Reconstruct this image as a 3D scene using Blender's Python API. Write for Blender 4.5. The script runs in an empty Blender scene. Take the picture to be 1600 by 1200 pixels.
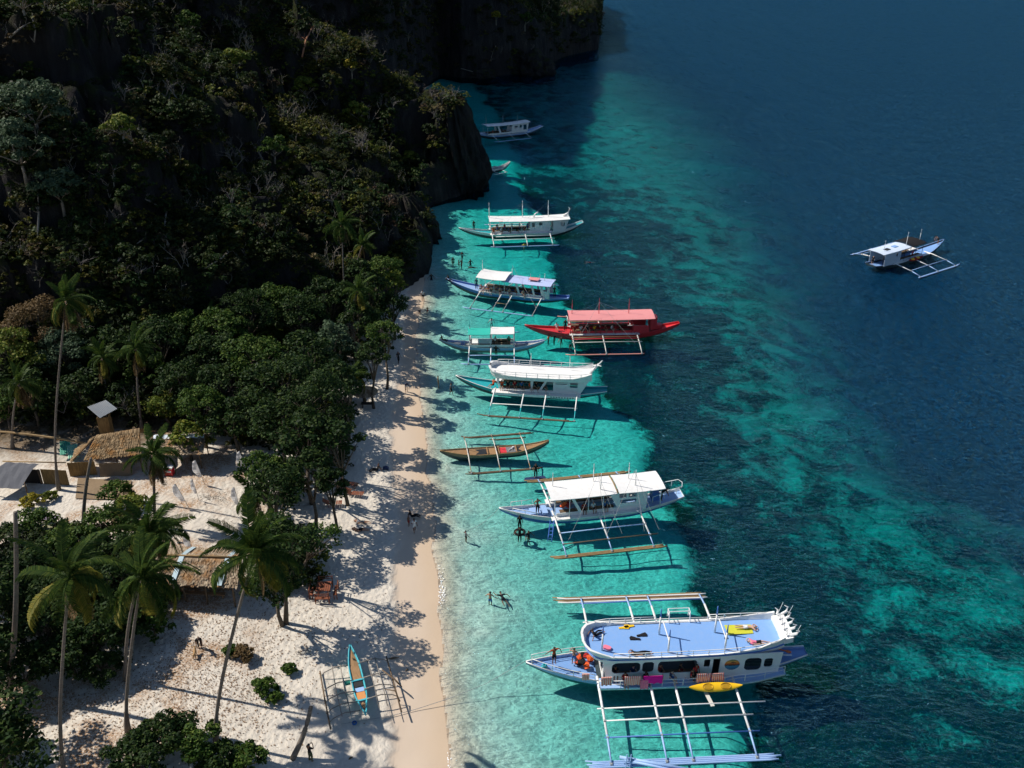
import bpy, bmesh, math, random
import numpy as np
from mathutils import Vector, Matrix, Euler, noise as mn
from math import radians as R, sin, cos, pi, tan, atan2, sqrt, exp

# ---------------------------------------------------------------- camera, light, exposure
scene = bpy.context.scene
FL, PITCH, CH = 1450.0, R(27.5), 52.0
SP, CP = sin(PITCH), cos(PITCH)
cam = bpy.data.cameras.new('camera')
cam.sensor_width = 36; cam.lens = 36 * FL / 1600; cam.clip_start = .5; cam.clip_end = 9000
camo = bpy.data.objects.new('camera', cam)
camo.location = (0, 0, CH); camo.rotation_euler = (pi / 2 - PITCH, 0, 0)
scene.collection.objects.link(camo); scene.camera = camo

SUN_EL, SUN_DIR = R(47), Vector((-.956, .292))        # the sun stands behind the cliff, up left
world = bpy.data.worlds.new('World'); scene.world = world; world.use_nodes = True
wn = world.node_tree.nodes; wl = world.node_tree.links
bg = wn['Background']; bg.inputs['Strength'].default_value = .08
sky = wn.new('ShaderNodeTexSky'); sky.sky_type = 'NISHITA'; sky.sun_disc = False
sky.sun_elevation = SUN_EL; sky.sun_rotation = atan2(SUN_DIR.x, SUN_DIR.y)
sky.air_density = 1.0; sky.dust_density = .3; sky.ozone_density = 3.0
wl.new(sky.outputs[0], bg.inputs['Color'])
sun = bpy.data.lights.new('sun', 'SUN'); sun.energy = 5.0; sun.angle = R(.53); sun.color = (1, .93, .84)
suno = bpy.data.objects.new('sun', sun); scene.collection.objects.link(suno)
sv = Vector((SUN_DIR.x * cos(SUN_EL), SUN_DIR.y * cos(SUN_EL), sin(SUN_EL)))
suno.rotation_euler = sv.to_track_quat('Z', 'Y').to_euler(); suno.location = sv * 200
vs = scene.view_settings
vs.view_transform = 'Standard'; vs.look = 'None'; vs.exposure = .18; vs.gamma = 1; vs.use_curve_mapping = False
cy = scene.cycles
cy.max_bounces = 6; cy.diffuse_bounces = 2; cy.glossy_bounces = 2; cy.transmission_bounces = 2
cy.transparent_max_bounces = 12; cy.volume_bounces = 0; cy.caustics_reflective = False; cy.caustics_refractive = False
cy.sample_clamp_indirect = 4; cy.use_adaptive_sampling = True; cy.adaptive_threshold = .03; cy.use_denoising = True
COL = scene.collection
rnd = random.Random(7)
nr = np.random.RandomState(5)

# ---------------------------------------------------------------- measuring helpers
def G(px, py, z=0.0):
    "the point at height z seen at this place of the 1600x1200 photograph"
    u = (px - 800) / FL; v = (py - 600) / FL
    t = (CH - z) / (SP + CP * v)
    return Vector((u * t, (CP - SP * v) * t, z))
def PX(x, y, z=0.0):
    d = y * CP + (CH - z) * SP
    return 800 + FL * x / d, 600 + FL * ((CH - z) * CP - y * SP) / d
def zat(p, py):
    "height above ground point p that shows at row py"
    k = (py - 600) / FL
    # ((CH-z)CP - y SP) = k (y CP + (CH-z) SP)
    return CH - p.y * (k * CP + SP) / (CP - k * SP)

# ---------------------------------------------------------------- object helpers
def tag(o, label=None, cat=None, group=None, kind=None):
    if label: o['label'] = label
    if cat: o['category'] = cat
    if group: o['group'] = group
    if kind: o['kind'] = kind
    return o
def thing(name, label, cat, loc=(0, 0, 0), rz=0.0, group=None):
    o = bpy.data.objects.new(name, None); COL.objects.link(o)
    o.empty_display_size = .2
    o.location = loc; o.rotation_euler = (0, 0, rz)
    return tag(o, label, cat, group)
def mesh_obj(name, me, mats, parent=None, smooth=False):
    if not isinstance(mats, (list, tuple)): mats = [mats]
    if not me.materials:
        for m in mats: me.materials.append(m)
    if smooth: me.polygons.foreach_set('use_smooth', [True] * len(me.polygons))
    o = bpy.data.objects.new(name, me); COL.objects.link(o)
    if parent is not None: o.parent = parent
    return o
def np_mesh(name, V, Fc, mats=None, attrs=None, smooth=False, matidx=None):
    me = bpy.data.meshes.new(name)
    V = np.asarray(V, dtype=np.float32)
    Fc = np.asarray(Fc, dtype=np.int32)
    n, k = Fc.shape
    me.vertices.add(len(V)); me.vertices.foreach_set('co', V.ravel())
    me.loops.add(n * k); me.loops.foreach_set('vertex_index', Fc.ravel())
    me.polygons.add(n); me.polygons.foreach_set('loop_start', np.arange(0, n * k, k, dtype=np.int32))
    me.update(calc_edges=True)
    if smooth: me.polygons.foreach_set('use_smooth', np.ones(n, dtype=bool))
    if attrs:
        for an, av in attrs.items():
            av = np.asarray(av, dtype=np.float32)
            if av.ndim == 1:
                a = me.attributes.new(an, 'FLOAT', 'POINT'); a.data.foreach_set('value', av)
            else:
                a = me.attributes.new(an, 'FLOAT_COLOR', 'POINT'); a.data.foreach_set('color', av.ravel())
    if mats:
        for m in (mats if isinstance(mats, (list, tuple)) else [mats]): me.materials.append(m)
    if matidx is not None: me.polygons.foreach_set('material_index', np.asarray(matidx, dtype=np.int32))
    me.update()
    return me

class MB:
    "collects simple solids into one mesh"
    def __init__(s): s.v = []; s.f = []; s.m = []; s.mi = 0
    def add(s, vs_, fs):
        b = len(s.v); s.v += [tuple(q) for q in vs_]; s.f += [tuple(b + i for i in f) for f in fs]; s.m += [s.mi] * len(fs)
        return s
    def box(s, c, size, rz=0.0, ry=0.0, rx=0.0):
        x, y, z = [q / 2 for q in size]
        M = Matrix.Translation(c) @ Euler((rx, ry, rz)).to_matrix().to_4x4()
        vs_ = [M @ Vector((i * x, j * y, k * z)) for i in (-1, 1) for j in (-1, 1) for k in (-1, 1)]
        return s.add(vs_, [(0, 1, 3, 2), (4, 6, 7, 5), (0, 4, 5, 1), (2, 3, 7, 6), (0, 2, 6, 4), (1, 5, 7, 3)])
    def tube(s, pts, r, n=6, cap=True):
        pts = [Vector(p) for p in pts]
        rs = r if isinstance(r, (list, tuple)) else [r] * len(pts)
        vs_ = []; fs = []
        for i, p in enumerate(pts):
            d = (pts[min(i + 1, len(pts) - 1)] - pts[max(i - 1, 0)])
            if d.length < 1e-6: d = Vector((0, 0, 1))
            d.normalize()
            a = Vector((0, 0, 1)) if abs(d.z) < .9 else Vector((1, 0, 0))
            u = d.cross(a).normalized(); w = d.cross(u)
            for k in range(n):
                an = 2 * pi * k / n
                vs_.append(p + (u * cos(an) + w * sin(an)) * rs[i])
        for i in range(len(pts) - 1):
            for k in range(n):
                k2 = (k + 1) % n
                fs.append((i * n + k, i * n + k2, (i + 1) * n + k2, (i + 1) * n + k))
        if cap:
            fs.append(tuple(range(n))[::-1]); fs.append(tuple((len(pts) - 1) * n + k for k in range(n)))
        return s.add(vs_, fs)
    def poly(s, vs_): return s.add(vs_, [tuple(range(len(vs_)))])
    def grid(s, rows, close=False):
        b = []; n = len(rows[0])
        vs_ = [p for r in rows for p in r]; fs = []
        for i in range(len(rows) - 1):
            for k in range(n if close else n - 1):
                k2 = (k + 1) % n
                fs.append((i * n + k, i * n + k2, (i + 1) * n + k2, (i + 1) * n + k))
        return s.add(vs_, fs)
    def slab(s, rows, th):
        "a sheet given as a grid of rows, with thickness th downwards"
        n = len(rows[0]); m = len(rows)
        s.grid(rows); low = [[(p[0], p[1], p[2] - th) for p in r] for r in rows]
        s.grid([r[::-1] for r in low])
        edge = [rows[0][k] for k in range(n)] + [rows[i][n - 1] for i in range(1, m)] + [rows[m - 1][k] for k in range(n - 2, -1, -1)] + [rows[i][0] for i in range(m - 2, 0, -1)]
        el = [(p[0], p[1], p[2] - th) for p in edge]
        return s.grid([edge, el], close=True)
    def build(s, name, mat, parent=None, smooth=False):
        me = bpy.data.meshes.new(name); me.from_pydata(s.v, [], s.f)
        for m in (mat if isinstance(mat, (list, tuple)) else [mat]): me.materials.append(m)
        if any(s.m): me.polygons.foreach_set('material_index', s.m)
        bm = bmesh.new(); bm.from_mesh(me); bmesh.ops.recalc_face_normals(bm, faces=bm.faces); bm.to_mesh(me); bm.free()
        if smooth: me.polygons.foreach_set('use_smooth', [True] * len(me.polygons))
        me.update()
        o = bpy.data.objects.new(name, me); COL.objects.link(o)
        if parent is not None: o.parent = parent
        return o
def copy_tree(o, parent=None):
    c = o.copy(); COL.objects.link(c); c.parent = parent
    for ch in list(o.children): copy_tree(ch, c)
    return c

# ---------------------------------------------------------------- material helpers
class NT:
    def __init__(s, name):
        s.mat = bpy.data.materials.new(name); s.mat.use_nodes = True
        s.t = s.mat.node_tree; s.n = s.t.nodes; s.n.clear()
        s.out = s.n.new('ShaderNodeOutputMaterial')
    def add(s, typ, **kw):
        n = s.n.new(typ)
        for k, v in kw.items():
            if k in n.bl_rna.properties.keys(): setattr(n, k, v)
        return n
    def set(s, n, **kw):
        for k, v in kw.items():
            k2 = k.replace('_', ' ')
            i = n.inputs[k2] if k2 in n.inputs else n.inputs[int(k[1:])]
            if hasattr(v, 'is_output') or isinstance(v, bpy.types.NodeSocket): s.t.links.new(v, i)
            else: i.default_value = v
        return n
    def link(s, a, b): s.t.links.new(a, b)
    def coord(s, kind='Object'): return s.n.new('ShaderNodeTexCoord').outputs[kind]
    def geo(s, k='Position'): return s.n.new('ShaderNodeNewGeometry').outputs[k]
    def noise(s, vec, scale, detail=4, rough=.55, dist=0.0):
        n = s.n.new('ShaderNodeTexNoise'); s.link(vec, n.inputs['Vector'])
        n.inputs['Scale'].default_value = scale; n.inputs['Detail'].default_value = detail
        n.inputs['Roughness'].default_value = rough; n.inputs['Distortion'].default_value = dist
        return n.outputs['Fac']
    def mapping(s, vec, scale=(1, 1, 1), rot=(0, 0, 0), loc=(0, 0, 0)):
        n = s.n.new('ShaderNodeMapping'); s.link(vec, n.inputs['Vector'])
        n.inputs['Scale'].default_value = scale; n.inputs['Rotation'].default_value = rot; n.inputs['Location'].default_value = loc
        return n.outputs[0]
    def ramp(s, fac, stops, interp='LINEAR'):
        n = s.n.new('ShaderNodeValToRGB'); s.link(fac, n.inputs['Fac']); e = n.color_ramp.elements
        n.color_ramp.interpolation = interp
        while len(e) < len(stops): e.new(.5)
        for el, (p, c) in zip(e, stops):
            el.position = p; el.color = (*c, 1) if not isinstance(c, (int, float)) else (c, c, c, 1)
        return n.outputs['Color']
    def mr(s, v, a, b, c=0.0, d=1.0, smooth=False):
        n = s.n.new('ShaderNodeMapRange'); s.link(v, n.inputs['Value'])
        if smooth: n.interpolation_type = 'SMOOTHSTEP'
        for k, q in zip(('From Min', 'From Max', 'To Min', 'To Max'), (a, b, c, d)): n.inputs[k].default_value = q
        return n.outputs[0]
    def math(s, op, a, b=None, c=None, clamp=False):
        n = s.n.new('ShaderNodeMath'); n.operation = op; n.use_clamp = clamp
        for i, q in enumerate((a, b, c)):
            if q is None: continue
            if isinstance(q, (int, float)): n.inputs[i].default_value = q
            else: s.link(q, n.inputs[i])
        return n.outputs[0]
    def mix(s, f, a, b, mode='MIX'):
        n = s.n.new('ShaderNodeMix'); n.data_type = 'RGBA'; n.blend_type = mode
        for i, q in ((0, f), (6, a), (7, b)):
            if isinstance(q, (int, float)): n.inputs[i].default_value = q
            elif isinstance(q, tuple): n.inputs[i].default_value = (*q, 1) if len(q) == 3 else q
            else: s.link(q, n.inputs[i])
        return n.outputs[2]
    def attr(s, name, k='Fac'):
        n = s.n.new('ShaderNodeAttribute'); n.attribute_name = name; return n.outputs[k]
    def bump(s, h, strength=.5, dist=.05, nrm=None):
        n = s.n.new('ShaderNodeBump'); s.link(h, n.inputs['Height'])
        n.inputs['Strength'].default_value = strength; n.inputs['Distance'].default_value = dist
        if nrm is not None: s.link(nrm, n.inputs['Normal'])
        return n.outputs[0]
    def bsdf(s, color, rough=.6, normal=None, spec=.3, metal=0.0, sub=None):
        n = s.n.new('ShaderNodeBsdfPrincipled')
        for k, q in (('Base Color', color), ('Roughness', rough), ('Specular IOR Level', spec), ('Metallic', metal)):
            if isinstance(q, (int, float)): n.inputs[k].default_value = q
            elif isinstance(q, tuple): n.inputs[k].default_value = (*q, 1)
            else: s.link(q, n.inputs[k])
        if normal is not None: s.link(normal, n.inputs['Normal'])
        return n
    def done(s, sh):
        s.link(sh.outputs[0] if hasattr(sh, 'outputs') else sh, s.out.inputs['Surface']); return s.mat

_mc = {}
def paint(name, col, rough=.5, wear=.25, bump=.15, scale=3.0, dirt=(.25, .2, .15), spec=.4):
    if name in _mc: return _mc[name]
    t = NT(name); c = t.coord('Object')
    n1 = t.noise(c, scale, 5, .65); n2 = t.noise(c, scale * 9, 3)
    f = t.mr(n1, .45, .8, 0, wear)
    base = t.mix(f, col, tuple(.55 * a + .45 * b for a, b in zip(col, dirt)))
    base = t.mix(t.mr(n2, .35, .75, 0, .22), base, tuple(.78 * a for a in col))
    m = t.done(t.bsdf(base, rough, t.bump(n2, bump, .01), spec))
    _mc[name] = m; return m
def wood(name, col, dark, rough=.75, stretch=(1, 12, 12), scale=2.0):
    if name in _mc: return _mc[name]
    t = NT(name); c = t.mapping(t.coord('Object'), stretch)
    n1 = t.noise(c, scale, 6, .65); n2 = t.noise(t.coord('Object'), 1.3, 3)
    b = t.mix(t.mr(n1, .3, .7), dark, col); b = t.mix(t.mr(n2, .4, .7, 0, .4), b, tuple(.6 * q for q in col))
    m = t.done(t.bsdf(b, rough, t.bump(n1, .4, .01), .2)); _mc[name] = m; return m
# ---------------------------------------------------------------- terrain data (measured rows of the shore, reef and sand band)
def row(tab): a = np.array(tab, float); return a[:, 0], a[:, 1]
SHORE = row([(-155, 640), (100, 640), (200, 640), (300, 640), (400, 645), (440, 662), (470, 660), (500, 652), (540, 650), (590, 652), (640, 658), (700, 664), (760, 670), (820, 676), (900, 684), (1000, 688), (1100, 694), (1200, 700), (1600, 720)])
WETL = row([(-155, 600), (440, 640), (500, 630), (560, 628), (600, 622), (650, 612), (700, 610), (760, 612), (820, 622), (900, 618), (1000, 614), (1100, 611), (1200, 611), (1600, 600)])
REEF = row([(-155, 740), (60, 740), (120, 742), (230, 800), (290, 806), (330, 862), (400, 852), (440, 880), (480, 905), (540, 912), (600, 945), (640, 975), (700, 1010), (760, 1036), (820, 1060), (870, 1078), (920, 1110), (960, 1130), (1000, 1165), (1100, 1188), (1200, 1212), (1600, 1300)])
BAND = row([(-155, 930), (60, 930), (100, 960), (150, 1000), (200, 1035), (250, 1065), (300, 1090), (400, 1145), (500, 1205), (560, 1225), (620, 1245), (680, 1295), (740, 1375), (800, 1445), (860, 1515), (920, 1585), (1000, 1690), (1200, 1950), (1600, 2500)])
BANDW = row([(-155, 30), (60, 35), (150, 60), (250, 70), (400, 62), (560, 60), (680, 80), (800, 105), (920, 110), (1200, 150), (1600, 200)])
def rows(tab, py): return np.interp(py, tab[0], tab[1])
def sstep(x, a, b): t = np.clip((x - a) / (b - a), 0, 1); return t * t * (3 - 2 * t)

# value noise for arrays
_perm = nr.rand(256, 256)
def vn(x, y):
    xi = np.floor(x).astype(int); yi = np.floor(y).astype(int); fx = x - xi; fy = y - yi
    fx = fx * fx * (3 - 2 * fx); fy = fy * fy * (3 - 2 * fy)
    g = lambda i, j: _perm[(xi + i) % 256, (yi + j) % 256]
    return (g(0, 0) * (1 - fx) + g(1, 0) * fx) * (1 - fy) + (g(0, 1) * (1 - fx) + g(1, 1) * fx) * fy
def fbm(x, y, o=4, g=.5):
    s = 0; a = 1; t = 0
    for i in range(o):
        s = s + a * vn(x * 2 ** i + 17.3 * i, y * 2 ** i + 9.1 * i); t += a; a *= g
    return s / t

def seabed(x, y):
    "height of the ground and how much reef grows on it"
    d = y * CP + CH * SP
    px = 800 + FL * x / d; py = 600 + FL * (CH * CP - y * SP) / d; s = FL / d
    sh = rows(SHORE, py); rf = rows(REEF, py); bd = rows(BAND, py); bw = rows(BANDW, py) * 1.3
    w = (fbm(x / 9, y / 9, 4) - .5)
    dsh = (px - sh) / s                                   # metres seaward of the waterline
    dsh = dsh + (fbm(x / 3.5, y / 3.5, 2) - .5) * 1.2
    drf = (px - rf) / s + w * 6
    dbd = (px - bd) / s + w * 8
    bwm = bw / s
    # sea floor
    z = np.where(dsh < 0, np.minimum(1.9, -dsh * .1 + 0), -(.13 * np.clip(dsh, 0, 3) + .095 * np.clip(dsh - 3, 0, 60)))
    z = np.where(dsh < 0, np.where(-dsh < 4.5, -dsh * .1, .45 + (-dsh - 4.5) * .075), z)
    z = np.where(dsh < -22, 1.75 + 0 * z, z)
    z = np.maximum(z, -1.6 - .35 * sstep(drf, -4, 3))
    r_in = sstep(drf, -1.5, 2.0)
    wid = (fbm(x / 14 + 9, y / 14, 3) - .5); outer = sstep(dbd + wid * bwm * 2.4, -bwm * 2.8, bwm * .1)
    dw = dbd + wid * bwm * 1.5
    z = z - r_in * .5 - outer * 2.0 - sstep(dw, -bwm * .8, bwm * 4.5) * 8 - sstep(dw, bwm * 1.4, bwm * 7 + 50) * 24
    reef = r_in * (1 - .58 * outer) * (1 - .45 * sstep(y, 150, 240))
    lump = fbm(x / 2.2, y / 2.2, 3)
    z = z + np.where(dsh > 2, (lump - .5) * (.25 + reef * 1.1), 0)
    wet = sstep((px - rows(WETL, py)) / s + (fbm(x * 1.2, y * 1.2, 3) - .5) * .9, -.35, .35)
    # little step at the foot of the dry beach
    z = z + np.where((dsh < 0), (1 - wet) * .05, 0)
    return z, reef, wet, dsh, dbd / np.maximum(bwm, 1)

# ---- cliff foot outline
FOOT = [G(*p) for p in [(-150, 690), (0, 640), (250, 636), (400, 560), (560, 505), (640, 452), (672, 425), (679, 372), (671, 322), (700, 312), (728, 303), (748, 288)]]
FOOT = [Vector((-190, 60, 0)), Vector((-95, 84, 0))] + FOOT + [Vector((-9, 207, 0)), Vector((-15, 214, 0)), Vector((-27, 224, 0)), Vector((-33, 250, 0)), Vector((-30, 290, 0)), Vector((-24, 325, 0))] \
    + [G(*p) for p in [(720, 122), (750, 121), (780, 119), (815, 114), (850, 106), (880, 89), (935, 77)]] + [Vector((47, 520, 0)), Vector((20, 640, 0)), Vector((-60, 760, 0)), Vector((-500, 900, 0)), Vector((-500, 60, 0))]
FP = np.array([(p.x, p.y) for p in FOOT])
def foot_dist(x, y):
    "signed distance to the foot of the rock, positive inside"
    best = np.full(x.shape, 1e9); ins = np.zeros(x.shape, bool)
    for i in range(len(FP)):
        a = FP[i]; b = FP[(i + 1) % len(FP)]; ab = b - a
        t = np.clip(((x - a[0]) * ab[0] + (y - a[1]) * ab[1]) / (ab @ ab), 0, 1)
        best = np.minimum(best, np.hypot(x - a[0] - t * ab[0], y - a[1] - t * ab[1]))
        c = (a[1] > y) != (b[1] > y)
        with np.errstate(divide='ignore', invalid='ignore'):
            ins ^= c & (x < (b[0] - a[0]) * (y - a[1]) / (b[1] - a[1]) + a[0])
    return np.where(ins, best, -best)
def massif(x, y):
    d0 = foot_dist(x, y)
    big = fbm(x / 34, y / 34, 3) - .5; mid = fbm(x / 11 + 40, y / 11, 3) - .5; fine = fbm(x / 3.1, y / 3.1 + 50, 3)
    ridge = 1 - np.abs(2 * fbm(x / 6.5 + 7, y / 6.5, 3) - 1) * 2.2
    d = d0 + (mid * 7 + (fine - .5) * 3.0) * np.clip(d0 / 3, 0, 1)
    far = sstep(y, 330, 380)
    dd = np.maximum(d, 0)
    m = .74 + .55 * sstep(-y, -148, -122) * sstep(-x, 38, 55) - .1 * sstep(-y, -215, -200) * sstep(y, 150, 160) + .65 * sstep(y, 236, 255)
    lowr = sstep(y, 112, 125) * (1 - sstep(y, 176, 190))
    h = (9 - 5 * lowr) * (1 - np.exp(-dd / 1.3)) + (.95 - .35 * lowr) * np.minimum(dd, 13) + m * np.maximum(dd - 13, 0)
    bay = sstep(y, 246, 262); h = h * (1 - bay) + bay * (30 * (1 - np.exp(-dd / 1.5)) + 1.8 * dd)
    hf = 16 * (1 - np.exp(-dd / 1.5)) + 1.5 * dd
    h = h * (1 - far) + hf * far
    amp = np.clip(d0 / 8, 0, 1)
    h = h + big * (9 + 17 * far) * np.clip(d0 / 25, 0, 1) + amp * (ridge - .5) * 5.5 + amp * (fine - .5) * 4 + amp * (np.abs(fbm(x / 1.5 + 3, y / 1.5, 2) - .5) - .15) * -7
    # vertical steps and shelves
    st = 13.0; q = h / st + mid * 1.2; fr = q - np.floor(q)
    h = np.where(d0 > 3, h * .45 + .55 * ((np.floor(q) + sstep(fr, .62, .98) ) - mid * 1.2) * st, h)
    h = np.minimum(h, 150 + big * 40 - 45 * (1 - sstep(y, 240, 265)))
    h = np.where(y > 400, np.minimum(h, 19 + (fine - .5) * 5 + .8 * np.maximum(0, 36 - x)), h)
    lim = 1.12 * (12 + np.maximum(0, y - 260) * .13 - x); h = np.where(y > 232, np.minimum(h, np.maximum(14 + (fine - .5) * 5, lim + (mid * 8))), h)
    return np.where(d0 > 0, np.maximum(h, .2), -1 + d0 * 20), d0

def grid_faces(nx, ny):
    i = np.arange(nx * ny).reshape(ny, nx)
    return np.stack([i[:-1, :-1].ravel(), i[:-1, 1:].ravel(), i[1:, 1:].ravel(), i[1:, :-1].ravel()], 1)
def compact(V, Fc, attrs, keep):
    Fc = Fc[keep]; used = np.zeros(len(V), bool); used[Fc.ravel()] = True
    idx = np.cumsum(used) - 1
    return V[used], idx[Fc], {k: v[used] for k, v in attrs.items()}

# ---------------------------------------------------------------- setting materials
def m_beach():
    t = NT('beach_sand'); p = t.geo()
    wet = t.attr('wet'); inl = t.attr('inland')
    dry = t.mix(t.mr(t.noise(p, .35, 5), .35, .65), (.62, .58, .505), (.565, .525, .455))
    dry = t.mix(t.mr(t.noise(p, 6, 4, .7), .3, .7, 0, .35), dry, (.48, .40, .32))
    # leaf litter and coarse dirt, more of it inland
    lit = t.math('MULTIPLY', t.mr(t.noise(p, .22, 5, .6, .3), .46, .58), t.mr(t.noise(p, 7, 3, .7), .36, .58))
    lit = t.math('MULTIPLY', lit, inl, clamp=True)
    soil = t.math('MULTIPLY', t.attr('soil'), t.mr(t.noise(p, .9, 4), .2, .5, .55, 1))
    dry = t.mix(lit, dry, t.mix(t.noise(p, 3, 3), (.22, .11, .045), (.36, .20, .09)))
    dry = t.mix(soil, dry, t.mix(t.mr(t.noise(p, 4, 4, .7), .35, .65), (.045, .035, .022), (.13, .09, .05)))
    wr = t.mix(t.noise(t.mapping(p, (1, .25, 1)), .8, 4), (.60, .49, .38), (.54, .44, .34))
    wr = t.mix(t.mr(t.attr('edge'), 0, 1, 0, .75), wr, (.54, .41, .28))
    c = t.mix(wet, dry, wr)
    foot = t.add('ShaderNodeTexVoronoi'); foot.feature = 'SMOOTH_F1'; t.link(t.mapping(p, (1, .8, 1)), foot.inputs['Vector'])
    foot.inputs['Scale'].default_value = 2.5; foot.inputs['Smoothness'].default_value = .5
    n1 = t.noise(t.mapping(p, (1, .7, 1)), 2.2, 4, .6, .4)
    hgt = t.math('ADD', t.math('MULTIPLY', foot.outputs['Distance'], .7), n1)
    dryb = t.math('MULTIPLY', hgt, t.mr(wet, 0, 1, 1, .04))
    nrm = t.bump(dryb, .6, .20)
    nrm = t.bump(t.math('MULTIPLY', t.noise(p, 9, 3, .6), t.mr(wet, 0, 1, 1, .1)), .5, .05, nrm)
    rough = t.mr(wet, 0, 1, .95, .42)
    return t.done(t.bsdf(c, rough, nrm, .15))
def m_seabed():
    t = NT('seabed'); p = t.geo(); reef = t.attr('reef')
    sand = t.mix(t.mr(t.noise(p, .5, 5), .3, .7), (.88, .86, .76), (.82, .80, .70))
    sand = t.mix(t.mr(t.attr('shore'), 0, 1, 0, .9), sand, (.70, .60, .46))
    sand = t.mix(t.mr(t.noise(p, 1.1, 2, .5, .6), .5, .72, 0, .12), sand, (.50, .50, .42))
    # scattered weed in the shallows
    n = t.noise(p, .24, 6, .62, .5); n2 = t.noise(p, 2.3, 5, .7, .8)
    nn = t.math('ADD', t.math('MULTIPLY', t.math('SUBTRACT', n, .5), 2.7), t.math('MULTIPLY', t.math('SUBTRACT', n2, .5), 1.6))
    mask = t.math('ADD', t.math('MULTIPLY', reef, 1.25), t.math('MULTIPLY', nn, t.mr(reef, 0, .4, .35, 1)))
    mask = t.mr(mask, .28, .98, 0, 1, True)
    coral = t.mix(t.mr(n2, .3, .62), (.014, .022, .018), (.05, .065, .045))
    coral = t.mix(t.mr(t.noise(p, 5, 3, .7), .60, .72), coral, (.34, .36, .24))
    c = t.mix(mask, sand, coral)
    nrm = t.bump(t.math('MULTIPLY', t.math('ADD', n2, t.noise(p, 1.2, 4)), t.mr(mask, 0, 1, .12, 1)), .6, .5)
    return t.done(t.bsdf(c, .9, nrm, .05))
def m_water():
    t = NT('sea_water'); p = t.geo()
    # ripples, waves and swell as fine relief
    q = t.mapping(p, (.62, 1.0, 1), (0, 0, R(-18))); q2 = t.mapping(p, (.75, 1.35, 1), (0, 0, R(8)))
    w1 = t.noise(q, .55, 3, .55, .5); w2 = t.noise(t.mapping(p, (.7, 1.15, 1), (0, 0, R(25))), 1.7, 4, .6, .7); w3 = t.noise(q, .14, 2)
    calm = t.attr('open')
    h = t.math('ADD', t.math('MULTIPLY', w1, 1.2), t.math('MULTIPLY', w2, t.mr(calm, 0, 1, .5, .95)))
    h = t.math('ADD', h, t.math('MULTIPLY', w3, 1.6))
    w4 = t.noise(q2, .95, 2, .5, .3); rdg = t.math('ABSOLUTE', t.math('SUBTRACT', w4, .5)); h = t.math('SUBTRACT', h, t.math('MULTIPLY', rdg, t.mr(calm, 0, 1, .4, 2.2)))
    h = t.math('MULTIPLY', h, t.mr(calm, 0, 1, .35, 3.2))
    nrm = t.bump(h, 1.0, .95)
    # caustic light painted into the surface transparency as a web of bright lines
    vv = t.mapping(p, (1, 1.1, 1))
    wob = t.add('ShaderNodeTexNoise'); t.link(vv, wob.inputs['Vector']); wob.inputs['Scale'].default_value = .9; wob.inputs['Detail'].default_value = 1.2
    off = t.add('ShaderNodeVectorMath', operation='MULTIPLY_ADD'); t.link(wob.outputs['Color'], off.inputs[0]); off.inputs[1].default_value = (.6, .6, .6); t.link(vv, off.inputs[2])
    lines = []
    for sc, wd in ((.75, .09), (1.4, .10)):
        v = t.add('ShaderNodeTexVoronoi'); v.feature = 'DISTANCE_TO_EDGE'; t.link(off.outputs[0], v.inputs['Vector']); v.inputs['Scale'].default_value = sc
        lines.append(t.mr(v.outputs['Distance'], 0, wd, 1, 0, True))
    caustic_web = t.math('MAXIMUM', t.math('MULTIPLY', lines[0], .8), t.math('MULTIPLY', lines[1], .8))
    caustic_web = t.math('MULTIPLY', caustic_web, t.mr(t.noise(p, .35, 2), .3, .65, .6, 1))
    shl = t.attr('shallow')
    caustic_web = t.mr(caustic_web, 0, 1, .74, 1.0); caustic_web = t.math('MAXIMUM', caustic_web, t.mr(shl, 0, 1, 0, .97))
    tr = t.add('ShaderNodeBsdfTransparent'); t.link(t.mix(caustic_web, (0, 0, 0), (1, 1, 1)), tr.inputs['Color'])
    up = t.add('ShaderNodeBsdfDiffuse'); up.inputs['Color'].default_value = (.003, .082, .215, 1); t.link(nrm, up.inputs['Normal'])
    body = t.add('ShaderNodeMixShader'); t.link(t.mr(calm, 0, 1, .02, .62), body.inputs[0]); t.link(tr.outputs[0], body.inputs[1]); t.link(up.outputs[0], body.inputs[2])
    gl = t.add('ShaderNodeBsdfGlossy'); t.link(t.mr(calm, 0, 1, .10, .13), gl.inputs['Roughness']); gl.inputs['Color'].default_value = (.30, .68, 1, 1); t.link(nrm, gl.inputs['Normal'])
    fr = t.add('ShaderNodeFresnel'); fr.inputs['IOR'].default_value = 1.33; t.link(nrm, fr.inputs['Normal'])
    mx = t.add('ShaderNodeMixShader'); t.link(t.math('MULTIPLY', fr.outputs[0], t.mr(calm, 0, 1, .5, .95), clamp=True), mx.inputs[0]); t.link(body.outputs[0], mx.inputs[1]); t.link(gl.outputs[0], mx.inputs[2])
    ab = t.add('ShaderNodeVolumeAbsorption'); ab.inputs['Color'].default_value = (.0, .894, .899, 1); ab.inputs['Density'].default_value = .55
    t.link(ab.outputs[0], t.out.inputs['Volume'])
    return t.done(mx)
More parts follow.
